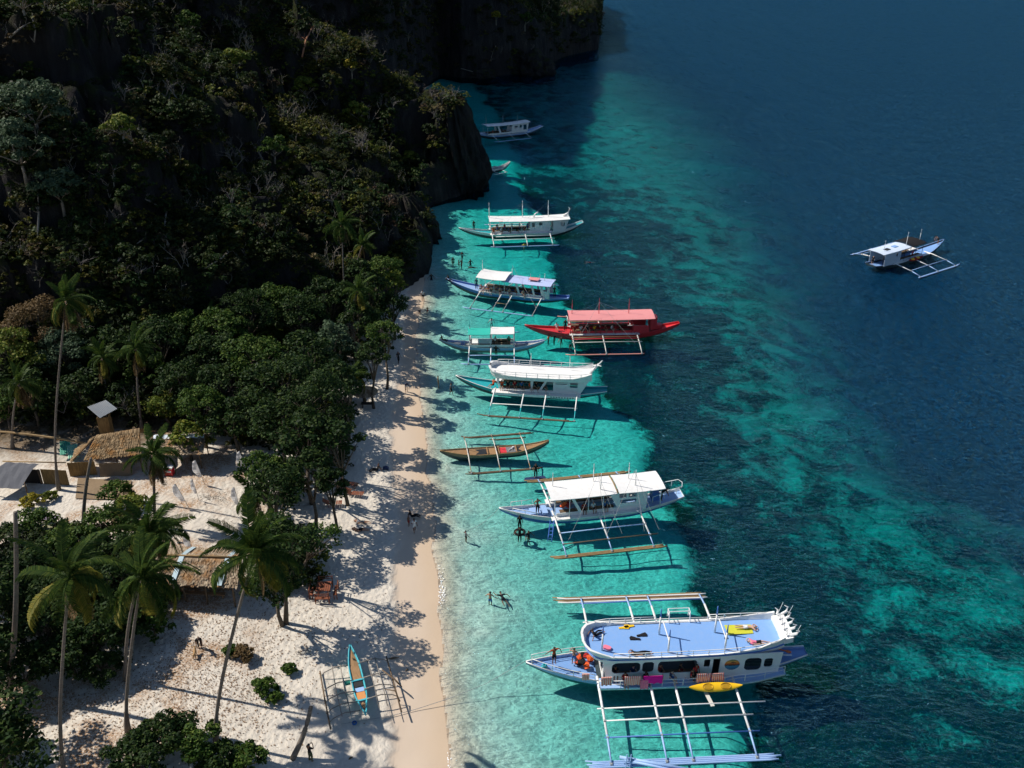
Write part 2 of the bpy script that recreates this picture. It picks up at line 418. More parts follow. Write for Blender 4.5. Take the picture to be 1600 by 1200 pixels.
def m_rock():
    t = NT('limestone'); p = t.geo(); fl = t.mapping(p, (1, 1, .22))
    n = t.noise(fl, .55, 7, .68, .3); n2 = t.noise(p, .12, 4)
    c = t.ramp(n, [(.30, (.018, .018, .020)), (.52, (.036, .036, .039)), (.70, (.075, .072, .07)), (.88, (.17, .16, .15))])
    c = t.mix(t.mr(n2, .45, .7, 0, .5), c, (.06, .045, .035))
    moss = t.math('MULTIPLY', t.mr(t.geo('Normal') , .2, .8), 1.0)
    sep = t.add('ShaderNodeSeparateXYZ'); t.link(t.geo('Normal'), sep.inputs[0])
    g = t.math('MULTIPLY', t.mr(sep.outputs[2], .25, .7), t.mr(t.noise(p, .5, 4), .4, .6))
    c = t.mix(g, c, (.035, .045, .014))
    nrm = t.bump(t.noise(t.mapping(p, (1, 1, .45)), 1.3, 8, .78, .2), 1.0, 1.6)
    return t.done(t.bsdf(c, .95, nrm, .1))
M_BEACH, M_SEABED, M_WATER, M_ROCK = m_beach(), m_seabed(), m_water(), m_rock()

# ---------------------------------------------------------------- ground: beach and sea floor share their border
def spaced(segs):
    out = []
    for a, b, st in segs: out += list(np.arange(a, b, st))
    return np.array(out + [segs[-1][1]], float)
gx = spaced([(-420, -90, 15), (-90, -48, 1.2), (-48, -2, .22), (-2, 30, .5), (30, 110, 1.2), (110, 400, 8), (400, 3000, 130)])
gy = spaced([(-60, 30, 6), (30, 90, .28), (90, 150, .5), (150, 420, 1.5), (420, 900, 12), (900, 5000, 200)])
X, Y = np.meshgrid(gx, gy); x = X.ravel(); y = Y.ravel()
ys = np.maximum(y, 15)
z, reef, wet, dsh, bdr = seabed(x, ys)
fd = foot_dist(x, ys)
inl = sstep(-dsh, 12, 17) * .9 + .0
z = z + np.where(dsh < -14, sstep(-fd, 14, 0) * 1.2, 0) + np.where(dsh < -1, (fbm(x / 4, y / 4, 2) - .5) * .25 * sstep(-dsh, 4, 9), 0)
V = np.stack([x, y, z], 1); Fc = grid_faces(len(gx), len(gy))
fz = dsh[Fc].mean(1); land = fz < .1
a = {'wet': wet, 'inland': np.clip(inl + sstep(ys, 44, 40), 0, 1), 'reef': reef, 'edge': sstep(dsh, -2.6, -.1), 'soil': sstep(fd, -16, -9) * sstep(-dsh, 6, 11), 'shore': 1 - sstep(dsh, .0, 3.2)}
Vb, Fb, ab_ = compact(V, Fc, a, land)
beach = mesh_obj('beach', np_mesh('beach', Vb, Fb, M_BEACH, ab_, True), M_BEACH); tag(beach, kind='structure')
Vb, Fb, ab_ = compact(V, Fc, a, ~land)
bed = mesh_obj('seabed', np_mesh('seabed', Vb, Fb, M_SEABED, ab_, True), M_SEABED); tag(bed, kind='structure')

# ---------------------------------------------------------------- sea: a closed body of water
wx = spaced([(-600, -60, 60), (-60, -25, 3), (-25, 10, 1), (10, 120, 3), (120, 400, 14), (400, 4200, 200)]); wy = spaced([(-80, 20, 20), (20, 300, 3), (300, 900, 12), (900, 7000, 300)])
X, Y = np.meshgrid(wx, wy); x = X.ravel(); y = Y.ravel()
zz, rr, ww, dd, bb = seabed(x, np.maximum(y, 15))
top = np.stack([x, y, np.zeros_like(x)], 1)
nx, ny = len(wx), len(wy); Ft = grid_faces(nx, ny)
idx = np.arange(nx * ny).reshape(ny, nx)
ring = np.concatenate([idx[0, :], idx[1:, -1], idx[-1, -2::-1], idx[-2:0:-1, 0]])
low = top[ring].copy(); low[:, 2] = -60
k = np.arange(len(ring)); k2 = (k + 1) % len(ring); off = len(top)
side = np.stack([ring[k], off + k, off + k2, ring[k2]], 1)
opn = np.maximum(np.maximum(sstep(bb + 1.2 * (fbm(x / 16, y / 16, 3) - .5), -1.1, 3.0), .12 * sstep(rr, 0, 1)), sstep(y, 380, 470))
opn = np.concatenate([opn, np.ones(len(ring))])
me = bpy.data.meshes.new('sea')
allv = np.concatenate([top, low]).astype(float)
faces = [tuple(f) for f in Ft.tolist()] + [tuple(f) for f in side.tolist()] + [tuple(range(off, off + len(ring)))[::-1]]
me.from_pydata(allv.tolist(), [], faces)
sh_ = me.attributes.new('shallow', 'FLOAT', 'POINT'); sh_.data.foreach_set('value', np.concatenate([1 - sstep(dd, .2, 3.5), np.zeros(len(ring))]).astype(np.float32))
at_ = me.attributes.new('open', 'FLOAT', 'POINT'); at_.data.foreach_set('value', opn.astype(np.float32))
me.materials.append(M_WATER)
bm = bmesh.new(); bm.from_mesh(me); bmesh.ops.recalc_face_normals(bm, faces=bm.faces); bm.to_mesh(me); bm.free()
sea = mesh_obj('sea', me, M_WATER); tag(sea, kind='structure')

# ---------------------------------------------------------------- limestone massif
mx_ = spaced([(-200, -95, 2.5), (-95, 5, .62), (5, 70, 1.3)]); my_ = spaced([(60, 90, 1.5), (90, 235, .62), (235, 340, 1.3), (340, 500, 1.2), (500, 760, 5)])
X, Y = np.meshgrid(mx_, my_); x = X.ravel(); y = Y.ravel()
# sideways jitter makes fluted, overhanging faces
z, d0 = massif(x, y)
jx = (fbm(x / 2.0 + 3, z / 9 + y / 7, 3) - .5) * 2.6 * np.clip(d0 / 2, 0, 1); jy = (fbm(y / 2.0 + 31, z / 9 + x / 7, 3) - .5) * 2.6 * np.clip(d0 / 2, 0, 1)
V = np.stack([x + jx, y + jy, z], 1); Fc = grid_faces(len(mx_), len(my_))
keep = d0[Fc].max(1) > -1.2
Vm, Fm, _ = compact(V, Fc, {}, keep)
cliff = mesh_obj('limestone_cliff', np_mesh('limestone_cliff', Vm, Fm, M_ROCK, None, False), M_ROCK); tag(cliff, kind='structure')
# ---------------------------------------------------------------- boat parts
WHITE = paint('white_paint', (.78, .78, .76), .45, .45, dirt=(.36, .28, .20), scale=2.2); OFFW = paint('cream_paint', (.62, .60, .54), .5, .5)
BLUEDECK = paint('blue_deck_paint', (.19, .36, .68), .6, .6, dirt=(.35, .42, .55)); BLUE = paint('blue_paint', (.06, .16, .48), .45, .3)
PALEBLUE = paint('pale_blue_paint', (.30, .46, .74), .5, .35); TEAL = paint('teal_paint', (.02, .38, .42), .45, .3)
GREEN = paint('green_paint', (.03, .30, .20), .5, .3); RED = paint('red_paint', (.62, .035, .045), .45, .4, dirt=(.5, .2, .18)); PINKRED = paint('faded_red_roof', (.68, .26, .26), .6, .5, dirt=(.72, .45, .42))
BLACK = paint('black_paint', (.018, .02, .022), .5, .2); DARKHULL = paint('dark_hull_paint', (.03, .05, .06), .4, .2); GREY = paint('grey_paint', (.30, .31, .31), .6, .4)
YELLOW = paint('yellow_plastic', (.85, .50, .015), .35, .15); ORANGE = paint('orange_plastic', (.80, .16, .03), .5, .2)
BAMBOO = wood('bamboo', (.42, .29, .14), (.13, .08, .04)); BAMBOO2 = wood('dark_bamboo', (.22, .15, .09), (.05, .035, .025)); PLANK = wood('bare_planks', (.40, .25, .13), (.20, .11, .05)); GWOOD = wood('grey_wood', (.26, .22, .18), (.10, .08, .07))
ROPE = paint('rope', (.30, .32, .32), .9, .2)
def glass(name, col):
    t = NT(name); g = t.bsdf(col, .06, None, .6); return t.done(g)
DGLASS = glass('dark_window_glass', (.01, .014, .018))
def fabric(name, c1, c2=None, sc=14, ax=0):
    t = NT(name); c = t.coord('Object')
    if c2:
        w = t.add('ShaderNodeTexWave'); w.bands_direction = 'XYZ'[ax]; t.link(c, w.inputs['Vector']); w.inputs['Scale'].default_value = sc; w.inputs['Distortion'].default_value = .6
        b = t.mix(t.mr(w.outputs['Fac'], .45, .55), c1, c2)
    else: b = t.mix(t.noise(c, 4, 3), c1, tuple(.75 * q for q in c1))
    return t.done(t.bsdf(b, .9, t.bump(t.noise(c, 25, 3), .3, .01), .1))
F_CORAL = fabric('coral_striped_towel', (.75, .16, .12), (.80, .60, .50), 2.2); F_MAG = fabric('magenta_cloth', (.80, .02, .30)); F_RED = fabric('red_plaid_cloth', (.55, .03, .03), (.05, .02, .02), 2.5)
F_YEL = fabric('yellow_green_towel', (.62, .62, .06)); F_ORNG = fabric('orange_vest_cloth', (.80, .13, .04)); F_BLK = fabric('black_cloth', (.02, .02, .022)); F_WHT = fabric('white_cloth', (.78, .78, .78)); F_NAVY = fabric('navy_cloth', (.03, .05, .12))
F_PINK = fabric('pink_cloth', (.80, .22, .32)); F_GRN = fabric('green_cloth', (.05, .30, .14)); F_BLUE = fabric('blue_cloth', (.05, .16, .42)); F_GREY = fabric('grey_cloth', (.2, .2, .21)); F_TAN = fabric('tan_tarp', (.26, .19, .12))

class Frame:
    zsc = 1.0
    def __init__(s, bow, zb, stern, zs, dy=0.0):
        b = G(*bow, zb); e = G(*stern, zs); a = e - b; a.z = 0; s.L = a.length; s.yaw = atan2(a.y, a.x)
        s.ax = a.normalized(); s.ay = Vector((-s.ax.y, s.ax.x, 0)); s.o = Vector((b.x, b.y, 0)) + s.ay * dy
    def w(s, x, y, z=0.0): return s.o + s.ax * x + s.ay * y + Vector((0, 0, z * s.zsc))
    def loc(s, px, py, z):
        r = G(px, py, z) - s.o; return Vector((r.dot(s.ax), r.dot(s.ay), z))

def hull(T, L, B, fb=.85, br=1.1, sr=.9, sw=.35, mats=None, deck=None, gun=None, kz=-.40, dd=.22, bf=.42, ds=.0, de=1.0, bl=.30, stl=.70):
    def hw(t):
        a = sin(pi / 2 * min(1, t / bf)) ** .85 if t < bf else 1
        b = 1 - (1 - sw) * max(0, (t - .66) / .34) ** 1.2
        return max(.03, B * a * b)
    def zs(t): return fb + br * max(0, 1 - t / .42) ** 1.8 + sr * max(0, (t - .68) / .32) ** 1.8
    def zk(t):
        z = kz
        if t < bl: z = kz + (zs(t) - .22 - kz) * (1 - t / bl) ** 1.3
        if t > stl: z = kz + (zs(t) - .35 - kz) * ((t - stl) / (1 - stl)) ** 1.2
        return z
    n = 26; ts = [(i / n) ** 1.15 for i in range(n + 1)]
    m = MB(); rows_ = []
    for t in ts:
        w, a, b = hw(t), zk(t), zs(t); h = b - a
        half = [(0, a), (.42 * w, a + .05 * h), (.78 * w, a + .30 * h), (.92 * w, a + .62 * h), (w, b)]
        rows_.append([(t * L, -y, z) for y, z in half[::-1]] + [(t * L, y, z) for y, z in half[1:]])
    m.grid(rows_)
    nf = len(rows_[0]) - 1; bands = [0, 1, 1, 1, 1, 1, 1, 0]
    m.m = [bands[i % nf] for i in range(len(m.f))]
    m.poly([Vector(p) for p in rows_[-1]]); m.m[-1] = 0
    m.poly([Vector(p) for p in rows_[0]][::-1])
    # inner faces down to the deck
    inn = [[(t * L, -max(.01, hw(t) - .07), zs(t)), (t * L, -max(.01, hw(t) - .09), zs(t) - dd - .02)] for t in ts]
    m.grid(inn); m.grid([[(x_, -y_, z_) for x_, y_, z_ in r] for r in inn])
    m.grid([[r[0] for r in rows_], [i[0] for i in inn]]); m.grid([[r[-1] for r in rows_], [(i[0][0], -i[0][1], i[0][2]) for i in inn]])
    h = m.build('hull', mats, T, True)
    h.data.polygons.foreach_set('use_smooth', [True] * len(h.data.polygons))
    dk = MB(); td = [t for t in ts if ds <= t <= de]
    dk.grid([[(t * L, -max(.01, hw(t) - .085), zs(t) - dd), (t * L, 0, zs(t) - dd + .03), (t * L, max(.01, hw(t) - .085), zs(t) - dd)] for t in td])
    dk.build('deck', deck, T)
    for s_ in (-1, 1):
        g = MB(); g.tube([(t * L, s_ * (hw(t) + .01), zs(t) + .02) for t in ts], .055, 5); g.build('gunwale', gun, T, True)
    return hw, zs

def panel(name, outer, holes, y0, th, mat, T, flare=0.0):
    "upright wall in the x-z plane with openings cut out"
    from mathutils.geometry import tessellate_polygon
    loops = [[Vector((p[0], p[1], 0)) for p in l] for l in [outer] + holes]
    tri = tessellate_polygon(loops); P = [p for l in loops for p in l]
    zmin = min(p[1] for p in outer)
    sg = 1 if th > 0 else -1
    yy = lambda p, k: y0 + k * th + flare * (p.y - zmin)
    m = MB(); m.add([(p.x, yy(p, 0), p.y) for p in P], tri); m.add([(p.x, yy(p, 1), p.y) for p in P], [t[::-1] for t in tri])
    for l in loops:
        k = len(l); m.add([(p.x, yy(p, 0), p.y) for p in l] + [(p.x, yy(p, 1), p.y) for p in l], [(i, (i + 1) % k, k + (i + 1) % k, k + i) for i in range(k)])
    return m.build(name, mat, T)
def rr(x0, x1, z0, z1, r=.12, n=4):
    r = min(r, (x1 - x0) / 2.01, (z1 - z0) / 2.01); out = []
    for cx, cz, a0 in ((x1 - r, z1 - r, 0), (x0 + r, z1 - r, 90), (x0 + r, z0 + r, 180), (x1 - r, z0 + r, 270)):
        for k in range(n + 1):
            a = R(a0 + 90 * k / n); out.append((cx + r * cos(a), cz + r * sin(a)))
    return out
def circ(cx, cz, r, n=20): return [(cx + r * cos(2 * pi * k / n), cz + r * sin(2 * pi * k / n)) for k in range(n)]

_post = {}
def railing(T, pts, h, step, mat, mids=1, name='railing', r=.028):
    pts = [Vector(p) for p in pts]; m = MB()
    m.tube([p + Vector((0, 0, h)) for p in pts], r * 1.1, 5)
    for k in range(mids): m.tube([p + Vector((0, 0, h * (k + 1) / (mids + 1))) for p in pts], r * .8, 4)
    o = m.build(name, mat, T, True)
    key = (round(h, 2), mat.name, r)
    if key not in _post:
        q = MB(); q.tube([(0, 0, 0), (0, 0, h)], r, 5); me = bpy.data.meshes.new('post'); me.from_pydata(q.v, [], q.f); me.materials.append(mat); _post[key] = me
    tot = sum((pts[i + 1] - pts[i]).length for i in range(len(pts) - 1)); n = max(2, int(tot / step))
    for k in range(n + 1):
        d = tot * k / n; i = 0
        while i < len(pts) - 2 and d > (pts[i + 1] - pts[i]).length: d -= (pts[i + 1] - pts[i]).length; i += 1
        p = pts[i].lerp(pts[i + 1], min(1, d / max(1e-6, (pts[i + 1] - pts[i]).length)))
        c = mesh_obj('post', _post[key], mat, o); c.location = p
    return o

def outrigger(T, xs, y0, yf, zd, x0, x1, amat, tmat, fmat, side, bars=(), zf=.16, bend=.7, nb=3, r=.085, barmat=None, skew=0.0):
    "arms, cross bars and float of one side; side is -1 or 1"
    for xa in xs:
        yb = y0 + (yf - y0) * bend; zb = zd - .25
        a = MB(); a.tube([(xa, side * (y0 - 1.2), zd + .06), (xa, side * (y0 + .3), zd + .05), (xa + skew * bend, side * yb, zb)], [r, r, r * .9], 7)
        o = a.build('outrigger_arm', amat, T, True)
        e = MB(); e.tube([(xa + skew * bend * .98, side * (yb - .06), zb), (xa + skew, side * yf, zf + .18)], [r * .8, r * .6], 6); e.build('arm_tip', tmat, o, True)
    f = MB()
    for k in range(nb):
        f.mi = k % len(fmat) if isinstance(fmat, (list, tuple)) else 0
        dy = (k - (nb - 1) / 2) * .15; jx = rnd.uniform(-.4, .4)
        f.tube([(x0 + skew + jx, side * yf + dy, zf + (.08 if k % 2 else 0) + .12), (x0 + skew + .8 + jx, side * yf + dy, zf), (x1 + skew - .6 + jx, side * yf + dy, zf), (x1 + skew + jx, side * yf + dy, zf + .05)], [.05, .085, .08, .06], 6)
    f.build('float', fmat, T, True)
    if 'lash' not in _post:
        q = MB(); q.tube([(-.075, 0, 0), (.075, 0, 0)], .125, 7); me = bpy.data.meshes.new('lashing'); me.from_pydata(q.v, [], q.f); me.materials.append(ROPE); _post['lash'] = me
    for xa in xs:
        for yy, zz in [(yf, zf + .08)] + [(b_[0], b_[3]) for b_ in bars]:
            c = mesh_obj('lashing', _post['lash'], ROPE, T); c.location = (xa + skew, side * yy, zz); c.scale = (1, .8, .85) if yy != yf else (1, 1.25, 1)
    for k, (yy, bx0, bx1, zz) in enumerate(bars):
        b = MB(); b.tube([(bx0, side * yy, zz), ((bx0 + bx1) / 2, side * yy, zz + .03), (bx1, side * yy, zz)], .055, 6); b.build('cross_bar', barmat[k % len(barmat)] if barmat else amat, T, True)
def mast(T, x, y, z0, h, mat, tip=None, r=.055, lean=.0):
    m = MB(); m.tube([(x, y, z0), (x + lean * h * .7, y, z0 + h * .7)], [r, r * .8], 6); o = m.build('mast', mat, T, True)
    m = MB(); m.tube([(x + lean * h * .7, y, z0 + h * .7), (x + lean * h, y, z0 + h)], [r * .8, r * .45], 6); m.build('mast_tip', tip or mat, o, True)
def stay(T, a, b, r=.014):
    m = MB(); a = Vector(a); b = Vector(b); mid = (a + b) / 2 - Vector((0, 0, .12)); m.tube([a, mid, b], r, 3); m.build('stay_rope', ROPE, T)
def roof(T, x0, x1, hwid, z, th, mat, camber=.16, sheer=.15, name='roof', yc=0.0, taper=1.0, ribs=0):
    m = MB(); rw = []
    n = 14
    for i in range(n + 1):
        t = i / n; x = x0 + (x1 - x0) * t; hw_ = hwid * (1 - (1 - taper) * (1 - t) ** 4); zz = z + sheer * (2 * t - 1) ** 2
        rw.append([(x, yc + hw_ * k / 4, zz + camber * (1 - (k / 4) ** 2)) for k in range(-4, 5)])
    m.slab(rw, th); o = m.build(name, mat, T, False)
    for s_ in (-1, 1):
        e = MB(); e.tube([(r_[0 if s_ < 0 else -1][0], r_[0 if s_ < 0 else -1][1], r_[0][2] - .02) for r_ in rw], .045, 5); e.build('roof_edge', mat, o, True)
    return o
def posts(T, xs, ys, z0, z1, mat, r=.04):
    for x in xs:
        for y in ys:
            m = MB(); m.tube([(x, y, z0), (x, y, z1)], r, 6); m.build('post', mat, T, True)
def benches(T, x0, x1, y, z, mat, w=.42):
    for s_ in (-1, 1):
        m = MB(); m.box(((x0 + x1) / 2, s_ * y, z + .42), (x1 - x0, w, .06)); m.box(((x0 + x1) / 2, s_ * (y + w / 2 - .02), z + .21), (x1 - x0, .04, .40)); m.build('bench', mat, T)
def boatroot(fr, label, name='outrigger_boat', group='outrigger boats along the beach'):
    return thing(name, label, 'boat', fr.o, fr.yaw, group)
def place(o, fr, x, y, z, rz=0.0):
    o.location = fr.w(x, y, z); o.rotation_euler = (0, 0, fr.yaw + rz); return o
def rope(label, pts, r=.022, cat='rope', mat=None):
    m = MB(); out = []
    for i in range(len(pts) - 1):
        a, b = Vector(pts[i]), Vector(pts[i + 1])
        for k in range(8): out.append(a.lerp(b, k / 8) - Vector((0, 0, .0)))
    out.append(Vector(pts[-1])); m.tube(out, r, 4); o = m.build('mooring_rope', mat or ROPE, None, True); return tag(o, label, cat)

# ================================================================= boat 1: double-decker with the blue roof deck
f1 = Frame((822, 1028), 2.0, (1260, 1010), 2.0, .0)
f1.zsc = .89
b1 = boatroot(f1, 'large white double-deck outrigger boat with a blue roof deck, nearest of all')
b1.scale = (1, 1, .89)
hw1, zs1 = hull(b1, f1.L, 1.65, .85, .95, .95, .28, [PALEBLUE, paint('teal_bottom', (.01, .14, .15), .4)], BLUEDECK, WHITE, bf=.34, bl=.24)
# lower side decks and their rails
for s_ in (-1, 1):
    m = MB(); m.slab([[(x_, s_ * 1.3, 1.08 + e), (x_, s_ * w_, 1.08 + e)] for x_, w_, e in ((5.1, 2.3, 0), (9, 2.42, 0), (15.3, 2.42, 0), (17, 2.3, .15), (19.1, 2.0, .45))], .09); m.build('side_deck', PALEBLUE, b1)
    m = MB(); m.grid([[(x_, s_ * (w_ + .01), 1.1 + e), (x_, s_ * (w_ - .12), .72 + e)] for x_, w_, e in ((5.1, 2.3, 0), (9, 2.42, 0), (15.3, 2.42, 0), (17, 2.3, .15), (19.1, 2.0, .45))]); m.build('side_deck_skirt', WHITE, b1)
    railing(b1, [(5.2, s_ * 2.27, 1.1), (9, s_ * 2.37, 1.1), (14.6, s_ * 2.37, 1.1), (15.4, s_ * 2.34, 1.25), (17, s_ * 2.24, 1.3), (19.0, s_ * 1.95, 1.55)], .72, 1.4, WHITE, 1, 'side_railing')
    # bow rail
    railing(b1, [(t * f1.L, s_ * hw1(t), zs1(t)) for t in (.02, .05, .09, .14, .19, .235)], .62, 1.25, WHITE, 1, 'bow_railing')
    # cabin side with openings
    wins = [rr(6.15, 8.25, 1.95, 3.15, .38), rr(8.4, 9.25, 1.95, 3.15, .3), rr(9.55, 12.45, 1.75, 3.2, .42), rr(12.95, 13.4, 2.3, 3.15, .1), rr(13.62, 14.15, 1.25, 3.25, .04), rr(16.0, 17.25, 1.7, 3.1, .35), rr(17.45, 18.1, 2.0, 3.0, .2)]
    if s_ < 0: pass
    cab = panel('cabin_side', [(5.75, 1.1), (18.6, 1.1), (18.75, 3.6), (5.45, 3.6)], wins, s_ * 1.6, s_ * .07, WHITE, b1, s_ * .04)
    for wn_ in (wins[5], wins[6]):
        c = (sum(p[0] for p in wn_) / len(wn_), sum(p[1] for p in wn_) / len(wn_))
        g = MB(); g.add([(p[0], s_ * (1.61 + .04 * (p[1] - 1.1)), p[1]) for p in wn_], [tuple(range(len(wn_)))]); g.build('window_pane', DGLASS, cab)
# emblem: round sunset picture on the near side
t = NT('sunset_emblem'); c_ = t.coord('Object'); sp_ = t.add('ShaderNodeSeparateXYZ'); t.link(c_, sp_.inputs[0])
zz_ = t.math('ADD', sp_.outputs[2], t.math('MULTIPLY', t.noise(c_, 5, 3), .18))
EMB = t.done(t.bsdf(t.ramp(t.mr(zz_, -.5, .7), [(0, (.02, .10, .22)), (.35, (.05, .22, .36)), (.47, (.05, .03, .02)), (.55, (.45, .10, .03)), (.72, (.75, .30, .06)), (.9, (.20, .25, .10)), (1, (.05, .12, .08))]), .5))
m = MB(); m.add([(.56 * cos(2 * pi * k / 28), 0, .56 * sin(2 * pi * k / 28)) for k in range(28)] + [(.56 * cos(2 * pi * k / 28), -.03, .56 * sin(2 * pi * k / 28)) for k in range(28)], [tuple(range(28, 56))] + [(k, (k + 1) % 28, 28 + (k + 1) % 28, 28 + k) for k in range(28)])
em = m.build('round_emblem', EMB, b1); em.location = (15.05, -1.745, 2.5); tag(em, 'round sunset picture in orange and blue')
m = MB(); m.tube([(.58 * cos(2 * pi * k / 28), 0, .58 * sin(2 * pi * k / 28)) for k in range(29)], .03, 5); o_ = m.build('emblem_rim', WHITE, em)
# emblem figure: a small dark boat and palm shape
m = MB(); m.box((0, -.045, -.05), (.5, .02, .05)); m.box((.05, -.045, .12), (.03, .02, .3)); m.tube([(-.14, -.045, .2), (.05, -.045, .30), (.25, -.045, .2)], .03, 4); m.build('emblem_figure', BLACK, em)
# inner furniture: benches, bulkheads, bow wall
benches(b1, 6.3, 12.2, 1.25, 1.0, BAMBOO2)  # bench wood darkened to stand in for the cabin shade
for x_ in (12.75, 15.9): m = MB(); m.box((x_, 0, 2.35), (.06, 3.1, 2.4)); m.build('bulkhead', GREY, b1)
m = MB(); m.slab([[(5.2, -1.6, 1.05), (5.2, 1.6, 1.05)], [(18.9, -1.6, 1.05), (18.9, 1.6, 1.05)]], .05); m.build('lower_deck', DARKHULL, b1)  # dark deck colour stands in for the shade inside the cabin
cf_ = panel('cabin_front', [(-1.6, 1.1), (1.6, 1.1), (1.72, 3.6), (-1.72, 3.6)], [rr(-1.25, -.4, 1.3, 3.2, .3), rr(.4, 1.25, 1.3, 3.2, .3)], 0, .07, WHITE, b1); cf_.rotation_euler = (0, 0, pi / 2); cf_.location = (5.6, 0, 0)
# upper deck
def odeck(t):  # half width and z of upper deck at x
    return 1.78
UX = [4.35, 4.5, 4.8, 5.3, 6.2, 8, 10, 12, 14, 15.5, 17, 18.2, 18.9]
UW = [.35, .85, 1.3, 1.62, 1.80, 1.82, 1.82, 1.82, 1.80, 1.76, 1.66, 1.48, 1.30]
UZ = [3.72, 3.71, 3.70, 3.69, 3.68, 3.67, 3.67, 3.68, 3.70, 3.76, 3.86, 4.02, 4.15]
m = MB(); m.slab([[(x_, w_ * k / 4, z_ + .05 * (1 - (k / 4) ** 2)) for k in range(-4, 5)] for x_, w_, z_ in zip(UX, UW, UZ)], .1); m.build('roof_deck', BLUEDECK, b1)
for s_ in (-1, 1):
    bh = [.62, .6, .56, .48, .22, .10, .10, .10, .10, .16, .34, .55, .72]
    out_, in_ = [], []
    m = MB(); A = [(x_ - (.28 if i < 3 else 0), s_ * (w_ + .12), z_ + h_) for i, (x_, w_, z_, h_) in enumerate(zip(UX, UW, UZ, bh))]
    Bq = [(x_, s_ * w_, z_ - .02) for x_, w_, z_ in zip(UX, UW, UZ)]; Cq = [(x_ + .12, s_ * (w_ - .14), z_ - .62) for x_, w_, z_ in zip(UX, UW, UZ)]
    A2 = [(a[0] + (.14 if i < 3 else 0), a[1] - s_ * .14, a[2]) for i, a in enumerate(A)]; Bi = [(b[0] + (.1 if i < 3 else 0), b[1] - s_ * .10, b[2] + .05) for i, b in enumerate(Bq)]
    m.grid([Cq, Bq, A, A2, Bi]); m.build('bulwark', WHITE, b1, False)
    m = MB(); m.tube([(b[0], b[1] + s_ * .02, b[2] - .12) for b in Bq], .05, 4); m.build('trim', BLUE, b1)
    if s_ < 0: railing(b1, [(x_, s_ * (w_ + .05), z_ + .08) for x_, w_, z_ in list(zip(UX, UW, UZ))[4:]], .52, 1.15, WHITE, 1, 'deck_railing')
    else:
        railing(b1, [(x_, s_ * (w_ + .05), z_ + .08) for x_, w_, z_ in list(zip(UX, UW, UZ))[3:7]], .52, 1.15, WHITE, 1, 'deck_railing')
        railing(b1, [(x_, s_ * (w_ + .05), z_ + .08) for x_, w_, z_ in list(zip(UX, UW, UZ))[8:]], .52, 1.15, WHITE, 1, 'deck_railing')
m = MB(); m.grid([[(4.07, y_, 4.32), (4.35, y_, 3.7), (4.5, y_ * .8, 3.08)] for y_ in (-.48, -.2, .2, .48)]); m.grid([[(4.07, y_, 4.32), (4.25, y_, 4.32), (4.45, y_, 3.75)] for y_ in (-.48, 0, .48)]); m.build('bow_bulwark', WHITE, b1)
# boarding gate frame on the far side
m = MB()
for x_ in (11.0, 12.6): m.tube([(x_, 1.7, 3.7), (x_, 1.8, 4.7)], .04, 5); m.tube([(x_, 2.3, 3.9), (x_, 2.3, 4.7)], .04, 5)
for z_ in (4.35, 4.7): m.tube([(11.0, 2.3, z_), (12.6, 2.3, z_)], .035, 5); m.tube([(11.0, 1.75, z_), (11.0, 2.3, z_)], .035, 5); m.tube([(12.6, 1.75, z_), (12.6, 2.3, z_)], .035, 5)
m.build('boarding_frame', WHITE, b1)
# stern crest with carved horns and a grille
m = MB(); m.slab([[(18.7, y_, 4.45 + .25 * (1 - (y_ / 1.3) ** 2)), (19.5, y_ * 1.05, 4.75 + .2 * (1 - (y_ / 1.3) ** 2))] for y_ in (-1.3, -.9, -.4, 0, .4, .9, 1.3)], .5)
for k in range(5):
    y_ = -1.1 + k * .55
    m.tube([(19.3, y_, 4.75), (19.75, y_ * 1.1, 5.0), (19.85, y_ * 1.2, 5.35), (19.6, y_ * 1.25, 5.5)], [.14, .11, .07, .03], 6)
    m.tube([(19.0, y_, 4.85), (19.1, y_ + .15, 5.15), (18.9, y_ + .25, 5.3)], [.1, .07, .03], 5)
m.build('stern_crest', WHITE, b1)
m = MB()
for k in range(9): m.box((19.56, -1.3 + .08 * k * 2, 4.45), (.03, .03, .5))
m.box((19.56, -.65, 4.2), (.04, 1.4, .04)); m.box((19.56, -.65, 4.7), (.04, 1.4, .04)); m.build('stern_grille', GREY, b1)
for x_, y_ in ((18.9, .9), (19.7, .9), (19.6, -1.2)): m = MB(); m.tube([(x_, y_, 4.7), (x_ + .35, y_, 6.3 if x_ < 19 else 5.9)], .02, 4); m.build('antenna', WHITE, b1)
for x_, y_, h_ in ((5.5, -.9, 2.6), (10.0, .5, 2.8), (10.3, -1.35, 2.4), (14.2, .45, 2.9), (14.5, -1.35, 2.7)): mast(b1, x_, y_, 3.7, h_, WHITE, BLUE, .08)
for x_ in (10.15, 14.35): m = MB(); m.tube([(x_, .5, 5.4), (x_ + .15, -1.35, 4.9)], .045, 5); m.build('brace', WHITE, b1)
XA = [5.2, 9.0, 10.8, 15.2]
outrigger(b1, XA, 2.3, 8.35, 1.0, 3.8, 16.8, WHITE, PALEBLUE, PALEBLUE, -1, [(4.1, 4.8, 17.0, .95), (5.2, 5.1, 15.8, .92), (6.5, 5.0, 15.9, .7)], bend=.66, nb=4, r=.10, barmat=[WHITE, WHITE, BLUE])
outrigger(b1, XA, 2.3, 8.35, 1.0, 3.2, 15.8, WHITE, PALEBLUE, [WHITE, BAMBOO, BAMBOO2], 1, [(4.9, 4.9, 15.4, .9), (7.6, 5.0, 15.4, .45)], bend=.72, nb=5, r=.10, barmat=[WHITE, BLUE])
